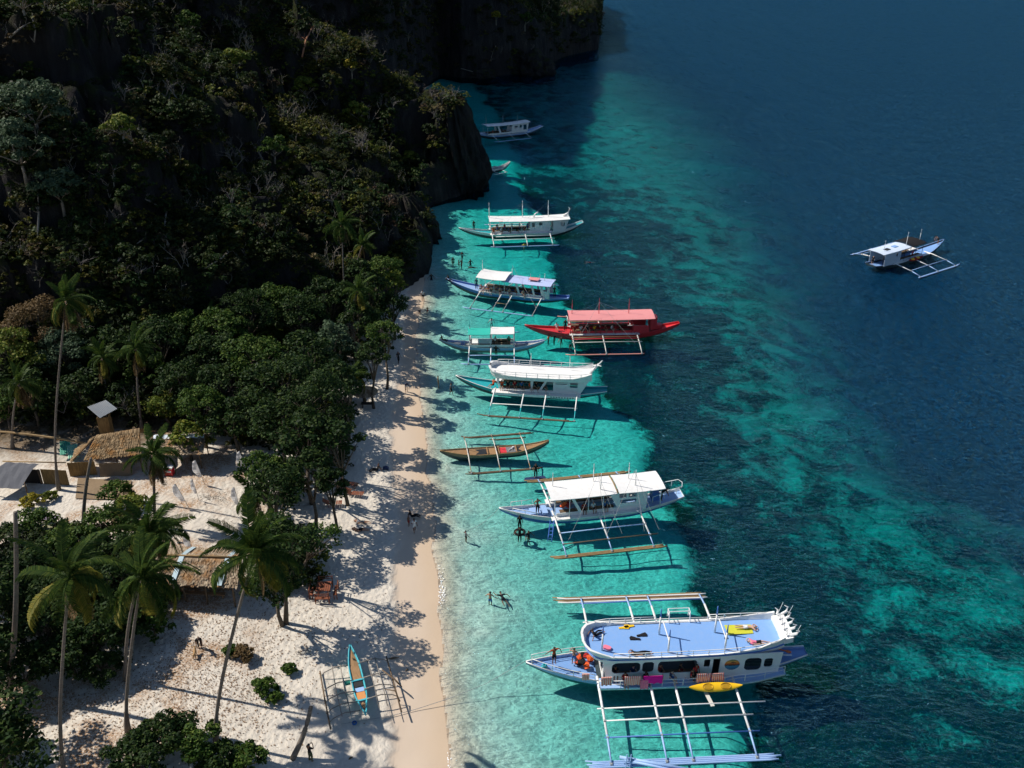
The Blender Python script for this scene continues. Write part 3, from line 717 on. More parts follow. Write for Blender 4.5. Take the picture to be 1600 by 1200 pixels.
m = MB(); m.box((13.0, -3.55, .95), (.28, 1.6, .06), R(8)); m.build('boarding_plank', OFFW, b1)
m = MB(); m.tube([(f1.L - 3.1, -.8, 1.3), (f1.L - 2.6, -.85, 2.4), (f1.L - 1.4, -.8, 2.2)], .05, 5); m.build('stern_rail', WHITE, b1)

# ================================================================= generic day-trip boat
def tripboat(fr, label, B, hullm, deckm, gunm, roofs, arms, y0, yf, fx, amat, tmat, fmat, bars=(), barmat=None, masts_=(), walls=(), wallm=None, post_x=(), postm=None, skirt=None, zd=.95,
             farx=None, sides=(-1, 1), bench=None, stays=(), fb=.68, br=1.1, sr=1.0, sw=.3, bend=.68, nb=2, far_fmat=None, group='outrigger boats along the beach', decky=0.0, mr_=.05, yfar=None, bf=.42, bmat=None):
    T = boatroot(fr, label, group=group)
    hw, zs = hull(T, fr.L, B, fb, br, sr, sw, hullm, deckm, gunm, bf=bf)
    for r_ in roofs: roof(T, *r_)
    if post_x:
        zr = min(r_[3] for r_ in roofs) if roofs else 2.4
        hwid = roofs[0][2]
        posts(T, post_x, (-hwid + .12, hwid - .12), zd - .05, zr + .05, postm or WHITE)
    if decky:
        for s_ in (-1, 1):
            m = MB(); m.slab([[(arms[0] - .3, s_ * (B - .3), zd + .02), (arms[0] - .3, s_ * decky, zd + .02)], [(arms[-1] + .4, s_ * (B - .3), zd + .02), (arms[-1] + .4, s_ * decky, zd + .02)]], .08); m.build('side_deck', skirt or WHITE, T)
    for s_ in (-1, 1):
        for (outer, holes) in walls: panel('cabin_side', outer, holes, s_ * (B * .93), s_ * .05, wallm or WHITE, T)
    if bench: benches(T, bench[0], bench[1], B - .5, zd - .1, bmat or BAMBOO2)  # default bench colour is dark in place of interior shade
    for s_ in sides:
        fx0, fx1 = (farx or fx) if s_ > 0 else fx
        outrigger(T, arms, y0, (yfar or yf) if s_ > 0 else yf, zd, fx0, fx1, amat, tmat, (far_fmat or fmat) if s_ > 0 else fmat, s_, bars, nb=nb, bend=bend, barmat=barmat)
    for q in masts_: mast(T, *q[:4], q[4], q[5] if len(q) > 5 else None, mr_)
    for a, b in stays: stay(T, a, b)
    return T, hw, zs

# boat 2: white roof, blue trim
f2 = Frame((780, 792), 1.9, (1066, 765), 1.7)
st2 = []
for x_ in (9.2, 12.7):
    for xe in (x_ - 3.6, x_, x_ + 1.4): st2.append(((x_, -.7, 4.9), (xe, -4.6, .8)))
b2, hw2, zs2 = tripboat(f2, 'outrigger boat with a long plain white roof and blue bow deck', 1.3, [WHITE, BLUE], PALEBLUE, WHITE,
    [(4.6, 10.9, 1.55, 3.05, .05, WHITE, .14, .05), (11.1, 15.6, 1.55, 3.06, .05, WHITE, .14, .06)], [5.0, 9.2, 13.1], 1.5, 6.2, (3.9, 14.4), WHITE, PALEBLUE, [BAMBOO], [(3.6, 5.0, 13.2, .85), (5.1, 4.9, 13.8, .75)], [PALEBLUE, BAMBOO2],
    [(5.2, .6, 3.1, 1.6, WHITE), (9.2, .8, 3.1, 2.0, WHITE), (9.5, -.7, 3.1, 1.9, WHITE), (12.6, .6, 3.1, 1.9, WHITE), (12.9, -.6, 3.1, 1.8, WHITE)],
    [([(5.2, .85), (13.9, .85), (13.9, 1.35), (5.2, 1.35)], []), ([(11.0, 1.36), (13.95, 1.36), (13.95, 3.1), (10.2, 3.1)], [rr(11.2, 11.9, 2.35, 2.85, .08), rr(12.1, 12.9, 2.35, 2.85, .08), rr(11.3, 12.9, 1.75, 2.15, .08)]), ([(7.3, 1.36), (7.6, 1.36), (6.75, 3.1), (6.45, 3.1)], [])],
    WHITE, (5.0, 6.4, 8.2, 9.6, 15.2), WHITE, bench=(5.6, 10.8), decky=1.75, stays=st2, sw=.55, sr=.7, nb=3)
m = MB(); m.tube([(10.95, -1.5, 3.12), (10.98, 0, 3.26), (10.95, 1.5, 3.12)], .07, 5); m.build('roof_joint', BAMBOO, b2, True)
railing(b2, [(14.6, -1.0, 1.3), (17.6, -.6, 1.9), (17.8, 0, 1.95), (17.6, .6, 1.9), (14.6, 1.0, 1.3)], .6, 1.2, WHITE, 0, 'stern_railing')
m = MB(); m.box((15.1, 0, 1.5), (.7, .9, .9)); m.build('engine_box', BLUE, b2)
for s_ in (-1, 1): railing(b2, [(1.2, s_ * .5, 1.55), (3.4, s_ * 1.15, 1.15)], .4, .9, WHITE, 0, 'bow_railing')
m = MB()
for s_ in (-.17, .17): m.tube([(4.55, -1.6 + s_ * 0, 1.0), (4.0, -3.1, -.3)] if s_ > 0 else [(4.9, -1.7, 1.0), (4.35, -3.2, -.3)], .05, 5)
for k in range(5): m.box((4.68 - .11 * k, -1.9 - .26 * k, .75 - .22 * k), (.4, .08, .05), R(-12))
m.build('boarding_ladder', BLUE, b2)
m = MB(); m.box((3.4, 0, 1.02), (1.0, 1.0, .1)); m.box((4.3, 0, 1.0), (.5, 1.3, .25)); m.build('hatch', PALEBLUE, b2)

# boat 3: bare wooden canoe
f3 = Frame((687, 703), .95, (857, 688), 1.1, -.25)
b3 = boatroot(f3, 'open brown wooden outrigger canoe without a roof'); 
hw3, zs3 = hull(b3, f3.L, .78, .5, .55, .75, .12, [wood('tan_hull', (.34, .27, .19), (.20, .15, .09)), DARKHULL], PLANK, BAMBOO, bf=.4, kz=-.35, dd=.06, bl=.2, stl=.72)
for x0_, x1_, dm in ((3.0, 4.9, 0), (6.3, 7.0, 1), (7.0, 8.0, 2), (8.1, 8.9, 0)):
    m = MB(); m.box(((x0_ + x1_) / 2, 0, .46), (x1_ - x0_, 1.05, .06)); m.build('hold_cover', [BLACK, RED, F_GREY][dm], b3)
m = MB()
for x_ in (2.9, 5.0, 6.2, 8.05, 9.0): m.box((x_, 0, .55), (.1, 1.35, .12))
m.build('thwart', PLANK, b3)
for s_ in (-1, 1): outrigger(b3, [2.9, 5.9, 9.0], .8, 3.6, .62, 2.5, 10.2, OFFW, BAMBOO, [BAMBOO2], s_, [], nb=2, r=.06)
outrigger(b3, [], .8, 2.4, .62, 5.6, 9.6, OFFW, BAMBOO, [BAMBOO2], 1, [], nb=1, zf=.35)
for x_ in (2.9, 5.9, 9.0): mast(b3, x_, .5, .6, 1.25, GWOOD, TEAL, .04)
b3b = MB()
for k in range(6): b3b.tube([(7.2 + .1 * k, -.3 + .1 * k, .56), (7.5 + .08 * k, .0 + .06 * k, .64), (7.7, -.2 + .12 * k, .55)], .05, 4)
o_ = b3b.build('net_heap', F_WHT, None, True); place(o_, f3, 0, 0, 0); tag(o_, 'heap of pale netting lying in the brown wooden canoe', 'net')

# boat 4: white double-decker with turquoise bow
f4 = Frame((712, 581), 2.3, (949, 603), 1.6)
f4.zsc = .92
b4, hw4, zs4 = tripboat(f4, 'white double-deck outrigger boat with a turquoise bow', 1.3, [TEAL, DARKHULL], TEAL, WHITE, [], [4.9, 8.4, 11.0, 14.6], 1.9, 6.3, (3.9, 14.4), WHITE, TEAL, [BAMBOO2],
    [(4.3, 4.9, 14.8, .75)], [WHITE], [(8.9, .9, 3.5, 1.8, WHITE), (13.5, .9, 3.5, 1.7, WHITE)],
    [([(5.4, .95), (14.9, .95), (16.0, 3.1), (5.0, 3.1)], [rr(5.35, 9.1, 1.3, 2.9, .3), [(9.3, 1.3), (10.1, 1.3), (10.9, 2.85), (9.5, 2.85)], [(10.4, 1.3), (11.75, 1.3), (11.75, 2.85), (11.2, 2.85)], rr(12.0, 13.4, 2.75, 2.87, .04), rr(12.0, 13.4, 2.5, 2.62, .04), rr(12.0, 13.4, 2.25, 2.37, .04), rr(13.7, 14.6, 1.9, 3.0, .1)])],
    WHITE, (), None, skirt=WHITE, bench=(5.6, 10.6), decky=2.05, zd=1.0, sw=.5, br=1.3, sr=.6, nb=2)
b4.scale = (1, 1, .92)
UX4 = [4.2, 4.4, 4.9, 6, 8, 10, 12, 14, 15.2, 16.2]; UW4 = [.3, .9, 1.4, 1.6, 1.62, 1.62, 1.6, 1.55, 1.45, 1.3]; UZ4 = [3.2, 3.18, 3.16, 3.14, 3.12, 3.12, 3.13, 3.16, 3.25, 3.42]
m = MB(); m.slab([[(x_, w_ * k / 4, z_ + .06 * (1 - (k / 4) ** 2)) for k in range(-4, 5)] for x_, w_, z_ in zip(UX4, UW4, UZ4)], .1); m.build('roof_deck', WHITE, b4)
for s_ in (-1, 1):
    m = MB(); hh = [.75, .7, .5, .22, .1, .1, .1, .15, .35, .6]
    m.grid([[(x_ + .1, s_ * (w_ - .1), z_ - .45), (x_, s_ * w_, z_), (x_ - (.2 if i < 3 else 0), s_ * (w_ + .1), z_ + h_), (x_ + .05, s_ * (w_ - .02), z_ + h_ - .02), (x_ + .05, s_ * (w_ - .1), z_ + .02)] for i, (x_, w_, z_, h_) in enumerate(zip(UX4, UW4, UZ4, hh))]); m.build('bulwark', WHITE, b4)
    railing(b4, [(x_, s_ * (w_ + .04), z_ + .08) for x_, w_, z_ in list(zip(UX4, UW4, UZ4))[2:]], .62, 1.2, WHITE, 1, 'deck_railing', .034)
    railing(b4, [(5.0, s_ * 2.0, 1.0), (14.6, s_ * 2.0, 1.0)], .5, 1.6, WHITE, 0, 'side_railing')
    m = MB(); m.box((9.9, s_ * 2.09, .86), (10.2, .03, .32)); o_ = m.build('name_board', WHITE, b4)
    if s_ < 0:
        m = MB()
        for k in range(9): m.box((11.6 + .32 * k, -2.115, .87), (.2, .012, .2)); 
        m.build('lettering', GREY, o_)
m = MB(); m.tube([(15.9, 0, 3.5), (16.6, 0, 4.3), (17.3, 0, 5.3)], [.22, .14, .05], 6); m.tube([(16.3, -.6, 4.2), (16.6, 0, 4.6), (16.3, .6, 4.2)], .09, 5)
for a_ in (-.5, 0, .5): m.tube([(16.7, a_ * .3, 4.7), (17.2, a_, 4.75)], .04, 4)
m.build('stern_horn', WHITE, b4)

# boat 5: red
f5 = Frame((820, 503), 2.2, (1062, 498), 2.3)
st5 = [((9.9, 0, 4.9), (6.2, 0, 3.3)), ((9.9, 0, 4.9), (14.0, 0, 3.3)), ((9.9, 0, 4.9), (6.3, -4.5, .9)), ((9.9, -.2, 4.9), (14.2, -4.5, .9))]
b5, hw5, zs5 = tripboat(f5, 'red outrigger boat with a long pinkish red roof', 1.35, [RED, RED], RED, RED, [(5.8, 17.2, 1.65, 3.0, .06, PINKRED, .16, .06)], [6.2, 10.2, 14.8], 1.8, 6.2, (5.2, 15.4), OFFW, OFFW, [paint('pale_red_paint', (.72, .30, .24), .5)],
    [(2.6, 6.0, 15.0, .95), (3.1, 6.0, 15.0, .95), (3.9, 6.0, 15.2, .85)], [PLANK, RED, OFFW], [(6.3, .2, 3.1, 2.1, RED), (9.9, .2, 3.1, 2.3, RED), (13.9, .2, 3.1, 2.2, RED)],
    [([(14.4, .9), (16.5, .9), (16.5, 2.0), (14.4, 2.0)], []), ([(5.9, .9), (14.3, .9), (14.3, 1.3), (5.9, 1.3)], [])], RED, (6.0, 8.0, 10.0, 12.0, 14.2, 16.9), RED, bench=(6.3, 14.0), decky=1.8, stays=st5, sw=.25, sr=1.1, br=1.1, nb=1)
m = MB(); m.box((17.2, 0, 1.9), (.9, 1.2, 1.7)); m.box((18.0, 0, 1.3), (.8, .8, .6)); m.build('engine_box', RED, b5)

# boat 6: small with green and white canopies
f6 = Frame((687, 529), 1.5, (851, 530), 1.4)
b6, hw6, zs6 = tripboat(f6, 'small pale outrigger boat with a teal awning beside a white awning', 1.0, [PALEBLUE, GREY], GREY, WHITE,
    [(3.7, 6.6, 1.05, 2.5, .03, F_GRN if False else paint('teal_awning', (.02, .45, .36), .7), .1, .03), (6.65, 9.7, 1.1, 2.62, .03, WHITE, .1, .04)], [3.9, 6.7, 9.7], 1.05, 4.9, (3.1, 10.2), WHITE, PALEBLUE, [PALEBLUE], [(3.4, 3.8, 9.8, .7)], [PALEBLUE],
    [(3.9, .6, .9, 2.9, GREY, TEAL), (6.7, .6, .9, 2.9, GREY, TEAL), (9.7, .6, .9, 2.9, GREY, TEAL)], [([(4.0, .75), (9.6, .75), (9.6, 1.05), (4.0, 1.05)], [])], WHITE, (3.9, 6.6, 9.6), WHITE, bench=(4.2, 9.2), zd=.75, fb=.6, sw=.2, br=.8, sr=.7, nb=1)
m = MB(); m.slab([[(4.2, -.7, 1.15), (4.2, .7, 1.15)], [(6.8, -.7, 1.15), (6.8, .7, 1.15)]], .05); m.build('awning_shelf', WHITE, b6)
for x_, y_ in ((3.0, 0), (7.2, .3), (8.2, -.2)): m = MB(); m.tube([(x_ + .25 * cos(a), y_ + .25 * sin(a), .75) for a in [k * pi / 5 for k in range(11)]], .06, 5); m.build('rope_coil', BLUE, b6)

# boat 7: blue with a white sail awning
f7 = Frame((697, 434), 1.9, (889, 459), 1.6)
b7, hw7, zs7 = tripboat(f7, 'blue outrigger boat with a white cloth awning over the front half of its roof', 1.25, [BLUE, DARKHULL], PALEBLUE, PALEBLUE,
    [(9.2, 16.6, 1.5, 2.9, .06, paint('lavender_roof', (.42, .50, .74), .55), .1, .05), (5.4, 9.9, 1.8, 3.15, .03, WHITE, .22, .12, 'awning')], [6.0, 9.3, 10.9, 15.3], 1.6, 6.2, (5.1, 15.8), WHITE, GREY, [PALEBLUE], [(4.4, 9.3, 10.9, .7)], [BAMBOO],
    [(5.6, .6, 2.9, 2.2, WHITE), (10.2, .6, 2.9, 2.0, WHITE, TEAL), (15.2, .4, 3.0, 1.2, WHITE)],
    [([(6.0, .85), (15.4, .85), (15.4, 1.3), (6.0, 1.3)], []), ([(15.2, .85), (16.3, .85), (16.3, 2.9), (14.9, 2.9)], [rr(15.4, 16.0, 2.0, 2.7, .05)]), ([(11.6, 1.3), (11.9, 1.3), (11.5, 2.9), (11.1, 2.9)], []), ([(13.9, 1.3), (14.2, 1.3), (13.8, 2.9), (13.5, 2.9)], [])],
    WHITE, (5.7, 8.0, 9.6, 16.4), WHITE, bench=(6.2, 14.6), decky=1.6, stays=[((10.2, .6, 4.8), (15.2, -4.3, .8))], sw=.5, sr=.4, br=1.2, nb=1, bend=.45)
for x_, y_ in ((13.0, -.4), (13.0, .6), (14.4, -.4), (14.4, .6)): m = MB(); m.tube([(x_, y_, 2.95), (x_, y_, 3.8)], .03, 5); m.build('roof_rack_post', WHITE, b7)
m = MB(); m.box((13.7, .1, 3.25), (1.5, 1.1, .05)); m.build('roof_rack', PINKRED, b7)

# boat 8: white
f8 = Frame((717, 354), 2.0, (911, 343), 2.6)
st8 = [((11.1, .3, 5.8), (6.0, 0, 3.2)), ((11.1, .3, 5.8), (15, 0, 3.2)), ((15.6, .3, 5.8), (12.0, 0, 3.2)), ((11.1, .3, 5.8), (5.6, -3.4, 1))]
b8, hw8, zs8 = tripboat(f8, 'long white outrigger boat with three tall masts and a curled stern', 1.35, [WHITE, DARKHULL], TEAL, WHITE, [(5.2, 19.2, 1.6, 3.05, .07, WHITE, .14, .18)], [5.6, 11.3, 15.6], 1.9, 6.1, (4.9, 16.6), WHITE, WHITE, [PALEBLUE],
    [(4.3, 5.4, 16.2, .8), (2.9, 6.2, 15.8, .9)], [WHITE, WHITE], [(5.3, .3, 3.1, 2.9, WHITE), (11.1, .3, 3.1, 3.1, WHITE), (15.6, .3, 3.1, 3.0, WHITE)],
    [([(5.5, .9), (12.2, .9), (12.2, 1.35), (5.5, 1.35)], []), ([(12.2, .9), (18.4, .9), (19.0, 3.1), (12.2, 3.1)], [rr(12.6, 13.1, 1.9, 2.7, .1), rr(13.8, 14.4, 2.2, 2.7, .05), rr(15.8, 16.3, 1.2, 2.9, .04), rr(17.6, 18.3, 1.9, 2.8, .1)])],
    WHITE, (5.4, 7.2, 9.0, 10.8), WHITE, bench=(5.8, 11.8), decky=1.9, stays=st8, sw=.45, sr=1.6, br=1.1, nb=1, mr_=.075)
m = MB(); m.box((6.6, -1.0, 3.16), (1.8, .9, .05)); m.build('orange_roof_sheet', ORANGE, b8)
m = MB(); m.tube([(18.2, 0, 3.3), (19.0, 0, 3.8), (19.3, 0, 4.6), (19.1, 0, 4.9)], [.3, .2, .12, .05], 6); m.build('stern_horn', WHITE, b8, True)
m = MB(); m.tube([(13.0, .2, 3.2), (13.3, .2, 3.8), (13.8, .2, 4.1)], [.14, .14, .1], 6); m.build('exhaust_pipe', WHITE, b8, True)

# boat 9: in the shade of the headland
f9 = Frame((738, 208), 1.6, (847, 194), 2.0)
b9, hw9, zs9 = tripboat(f9, 'pale outrigger boat in the cliff shade, farthest along the shore', 1.4, [PALEBLUE, DARKHULL], PALEBLUE, WHITE, [(3.2, 15.2, 1.5, 3.0, .07, WHITE, .14, .2)], [4.5, 9.0, 13.3], 1.6, 5.4, (3.4, 13.6), WHITE, WHITE, [PALEBLUE], [], None,
    [(4.0, .6, 3.1, 2.6, GREY), (8.6, .6, 3.1, 2.4, GREY), (12.6, .6, 3.1, 2.2, GREY)], [([(3.6, .9), (14.4, .9), (14.8, 3.0), (10.2, 3.0), (10.0, 1.3), (7.2, 1.3), (6.6, 3.0), (6.2, 3.0), (6.7, 1.3), (3.6, 1.3)], [rr(10.8, 11.8, 1.9, 2.6, .1), rr(12.2, 13.0, 1.6, 2.7, .3), rr(13.3, 14.2, 1.4, 2.7, .1)])], WHITE, (3.5,), WHITE, bench=(4, 9.6), sw=.4, nb=1, bend=.5, mr_=.06)
# boat 10: small one showing its stern behind the rock
f10 = Frame((744, 267), .7, (797, 253), 1.3)
b10, hw10, zs10 = tripboat(f10, 'small white outrigger boat half hidden behind the rock pillar', .8, [WHITE, DARKHULL], GREY, WHITE, [], [3.5, 5.6], .7, 3.2, (2.5, 6.4), WHITE, WHITE, [WHITE], [], None, [], [], None, (), None, zd=.6, fb=.55, br=.5, sr=.9, sw=.15, nb=1, bend=.5)
# boat 11: out at sea
f11 = Frame((1475, 373), 1.9, (1361, 410), 1.5)
b11, hw11, zs11 = tripboat(f11, 'dark-hulled outrigger boat alone on the deep blue water', 1.45, [DARKHULL, DARKHULL], BLUEDECK, PALEBLUE,
    [(11.0, 18.0, 1.5, 2.95, .07, paint('pale_blue_roof', (.60, .70, .84), .5), .12, .05), (7.6, 11.2, 1.75, 3.1, .04, F_BLK, .25, .05, 'black_canopy')], [5.8, 10.4, 14.8], 1.7, 6.3, (4.6, 15.2), WHITE, PALEBLUE, [PALEBLUE], [(4.6, 5.8, 14.8, .75)], [PALEBLUE],
    [(7.9, .6, 3.0, 2.2, WHITE), (11.3, .6, 3.0, 2.3, WHITE), (16.6, .4, 3.0, 1.8, WHITE)], [([(13.4, .9), (17.4, .9), (17.4, 2.9), (13.4, 2.9)], [rr(14.2, 14.6, 2.0, 2.6, .05)]), ([(7.8, .9), (13.3, .9), (13.3, 1.25), (7.8, 1.25)], [])], paint('grey_cabin', (.42, .50, .58), .5), (7.8, 9.5, 11.0, 12.4, 17.8), BLACK, bench=(8, 13), decky=1.7, zd=.9, sw=.7, sr=.5, br=1.1, nb=2, group='outrigger boats along the beach')
m = MB(); m.box((15.6, .2, 3.12), (1.0, .7, .05)); m.build('roof_hatch', BLACK, b11)
m = MB(); m.box((13.4, .0, 3.12), (1.0, .7, .05)); m.build('roof_hatch', BLUEDECK, b11)

# boat 12: small canoe drawn up on the sand
g12 = G(560, 1068, .6)
bz = .95
A12, B12 = G(547, 1008, bz + .9), G(572, 1121, bz + .35)
class _F: pass
f12 = _F(); d_ = B12 - A12; d_.z = 0; f12.L = d_.length; f12.yaw = atan2(d_.y, d_.x); f12.o = Vector((A12.x, A12.y, bz)); f12.ax = d_.normalized(); f12.ay = Vector((-f12.ax.y, f12.ax.x, 0))
f12.w = lambda x, y, z=0: f12.o + f12.ax * x + f12.ay * y + Vector((0, 0, z))
b12 = boatroot(f12, 'small turquoise canoe with stick outriggers drawn up on the sand', group='outrigger boats along the beach')
STK = wood('weathered_sticks', (.34, .31, .27), (.15, .13, .11))
TQ = paint('turquoise_paint', (.05, .42, .50), .5, .5)
hw12, zs12 = hull(b12, f12.L, .42, .45, .5, .35, .10, [TQ, TQ], PLANK, TQ, bf=.35, kz=0, dd=.05, bl=.2, stl=.7)
for x0_, x1_, mt_ in ((1.9, 3.3, PLANK), (3.45, 4.0, BLACK), (4.05, 4.5, PALEBLUE), (4.5, 5.3, paint('orange_board', (.60, .26, .08), .6)), (5.35, 5.8, BLACK)):
    m = MB(); m.box(((x0_ + x1_) / 2, 0, .47), (x1_ - x0_ - .05, .62, .05)); m.build('hold_board', mt_, b12)
for x_ in (3.35, 5.35): m = MB(); m.box((x_, 0, .52), (.14, .95, .08)); m.build('thwart', TQ, b12)
for s_ in (-1, 1):
    for x_ in (1.7, 3.3, 4.4, 5.4, 6.3):
        if s_ > 0 and x_ == 6.3: continue
        m = MB(); m.tube([(x_, s_ * .3, .55), (x_ - .1, s_ * 1.4, .58), (x_ - .05, s_ * 2.2, .35), (x_, s_ * 2.5, .12)], [.05, .045, .04, .03], 5); m.build('outrigger_stick', STK, b12, True)
    for yy in (1.0, 1.6): m = MB(); m.tube([(1.5, s_ * yy, .60), (4.0, s_ * (yy + .05), .63), (6.5, s_ * yy, .60)], .034, 4); m.build('cross_stick', STK, b12, True)
    m = MB(); m.tube([(1.2, s_ * 2.5, .12), (4, s_ * 2.52, .06), (6.9, s_ * 2.5, .1)], .055, 6); m.build('float', BAMBOO2, b12, True)
m = MB(); m.tube([(3.0, 1.9, .6), (4.2, 2.6, .55), (4.7, 3.0, .2)], [.05, .07, .04], 5); m.tube([(4.9, 1.7, .6), (5.2, 2.4, .5), (5.9, 2.6, .1)], [.03, .05, .04], 5); m.build('driftwood_prop', BAMBOO2, b12, True)
m = MB(); m.box((3.35, -.75, .5), (.35, .4, .18)); m.build('green_bag', GREEN, b12)
# ---------------------------------------------------------------- people
SKIN = [paint('skin_brown', (.22, .10, .055), .55, .1), paint('skin_tan', (.38, .20, .12), .55, .1), paint('skin_light', (.58, .36, .26), .55, .1)]
HAIR = paint('black_hair', (.012, .010, .009), .5, .1)
BASE = dict(pel=(0, 0, .92), wst=(0, .01, 1.08), cst=(0, .02, 1.28), nck=(0, .02, 1.45), hd=(0, -.005, 1.57), tp=(0, 0, 1.66),
            shl=(-.17, .02, 1.40), ell=(-.24, .03, 1.12), wrl=(-.26, -.05, .88), hal=(-.26, -.08, .80), shr=(.17, .02, 1.40), elr=(.24, .03, 1.12), wrr=(.26, -.05, .88), har=(.26, -.08, .80),
            hil=(-.09, 0, .88), knl=(-.11, -.03, .48), anl=(-.11, .03, .09), tol=(-.12, -.13, .035), hir=(.09, 0, .88), knr=(.11, -.03, .48), anr=(.11, .03, .09), tor=(.12, -.13, .035))
RAD = dict(pel=.125, wst=.105, cst=.13, nck=.055, hd=.095, tp=.07, shl=.06, ell=.042, wrl=.03, hal=.036, hil=.085, knl=.058, anl=.038, tol=.032)
EDG = [('pel', 'wst'), ('wst', 'cst'), ('cst', 'nck'), ('nck', 'hd'), ('hd', 'tp'), ('cst', 'shl'), ('shl', 'ell'), ('ell', 'wrl'), ('wrl', 'hal'), ('cst', 'shr'), ('shr', 'elr'), ('elr', 'wrr'), ('wrr', 'har'),
       ('pel', 'hil'), ('hil', 'knl'), ('knl', 'anl'), ('anl', 'tol'), ('pel', 'hir'), ('hir', 'knr'), ('knr', 'anr'), ('anr', 'tor')]
def rotx(P, keys, piv, a):
    c, s_ = cos(a), sin(a); o = P[piv] if isinstance(piv, str) else piv
    for k in keys:
        y, z = P[k][1] - o[1], P[k][2] - o[2]; P[k] = (P[k][0], o[1] + y * c - z * s_, o[2] + y * s_ + z * c)
UPB = ['wst', 'cst', 'nck', 'hd', 'tp', 'shl', 'ell', 'wrl', 'hal', 'shr', 'elr', 'wrr', 'har']
def pose(name):
    P = dict(BASE)
    if name == 'stand': pass
    if name == 'walk':
        P.update(knl=(-.1, -.18, .50), anl=(-.1, -.22, .10), tol=(-.1, -.38, .05), knr=(.1, .04, .48), anr=(.1, .26, .14), tor=(.1, .12, .04), wrl=(-.26, .1, .9), hal=(-.26, .12, .82), wrr=(.26, -.2, .95), har=(.26, -.27, .9))
    if name == 'akimbo':
        P.update(ell=(-.36, .05, 1.16), wrl=(-.18, -.02, .98), hal=(-.13, -.06, .97), elr=(.34, -.06, 1.22), wrr=(.2, -.14, 1.46), har=(.12, -.1, 1.55))
    if name == 'photo':
        P.update(ell=(-.24, -.14, 1.2), wrl=(-.1, -.26, 1.42), hal=(-.04, -.28, 1.48), elr=(.24, -.14, 1.2), wrr=(.1, -.26, 1.42), har=(.04, -.28, 1.48))
    if name == 'arm':
        P.update(elr=(.42, .0, 1.38), wrr=(.52, -.1, 1.18), har=(.54, -.14, 1.1), ell=(-.42, .02, 1.34), wrl=(-.66, -.04, 1.3), hal=(-.74, -.05, 1.3))
    if name == 'bend':
        rotx(P, UPB, 'pel', R(55)); P['wrl'] = (-.2, -.62, .72); P['hal'] = (-.18, -.66, .64); P['wrr'] = (.2, -.62, .72); P['har'] = (.18, -.66, .64)
        P['ell'] = (-.22, -.5, .98); P['elr'] = (.22, -.5, .98)
    if name in ('sit', 'sitfloor'):
        z0 = .5 if name == 'sit' else .12
        P = {k: (v[0], v[1], v[2] - .92 + z0) for k, v in P.items()}
        rotx(P, UPB, 'pel', R(8 if name == 'sit' else -14))
        if name == 'sit':
            for s_, q in ((-1, 'l'), (1, 'r')): P['hi' + q] = (s_ * .09, -.03, .5); P['kn' + q] = (s_ * .13, -.44, .54); P['an' + q] = (s_ * .12, -.46, .10); P['to' + q] = (s_ * .13, -.60, .04); P['el' + q] = (s_ * .25, -.05, .72); P['wr' + q] = (s_ * .17, -.32, .62); P['ha' + q] = (s_ * .14, -.40, .62)
        else:
            for s_, q in ((-1, 'l'), (1, 'r')): P['hi' + q] = (s_ * .09, -.05, .12); P['kn' + q] = (s_ * .12, -.46, .26); P['an' + q] = (s_ * .13, -.86, .07); P['to' + q] = (s_ * .15, -.92, .18); P['el' + q] = (s_ * .28, .24, .34); P['wr' + q] = (s_ * .3, .34, .10); P['ha' + q] = (s_ * .3, .38, .04)
    if name in ('lie', 'prone'):
        P = {k: (v[0], -v[2] + .9 if name == 'lie' else v[2] - .9, (-v[1] if name == 'lie' else v[1]) + .13) for k, v in P.items()}
        if name == 'lie': P = {k: (v[0], -v[1], v[2]) for k, v in P.items()}
        P['tol'] = (P['tol'][0] - .03, P['tol'][1] - .02, .16); P['tor'] = (P['tor'][0] + .03, P['tor'][1] - .02, .16)
        if name == 'prone':
            P.update(ell=(-.34, .62, .1), wrl=(-.22, .80, .08), hal=(-.12, .84, .08), elr=(.34, .62, .1), wrr=(.22, .80, .08), har=(.12, .84, .08))
        else: P.update(elr=(.36, .62, .12), wrr=(.2, .80, .09), har=(.1, .82, .08))
        P = {k: (v[0], v[1], max(v[2], .05)) for k, v in P.items()}
    if name == 'swim':
        P = {k: (v[0], v[2] - .9, v[1] * .6 - .10) for k, v in P.items()}
        P['hd'] = (0, .66, .04); P['tp'] = (0, .74, .09); P.update(ell=(-.42, .66, -.12), wrl=(-.5, .9, -.1), hal=(-.5, .98, -.1), elr=(.5, .42, -.12), wrr=(.62, .2, -.2), har=(.64, .12, -.22), knl=(-.18, -.4, -.16), knr=(.2, -.42, -.2), anl=(-.2, -.8, -.1), anr=(.26, -.78, -.3), tol=(-.2, -.93, -.12), tor=(.28, -.92, -.34))
    if name == 'wade':
        P.update(ell=(-.36, -.04, 1.2), wrl=(-.50, -.16, 1.02), hal=(-.56, -.2, .98), elr=(.36, .04, 1.2), wrr=(.44, -.14, 1.0), har=(.48, -.2, .97))
    return P
_pc = {}
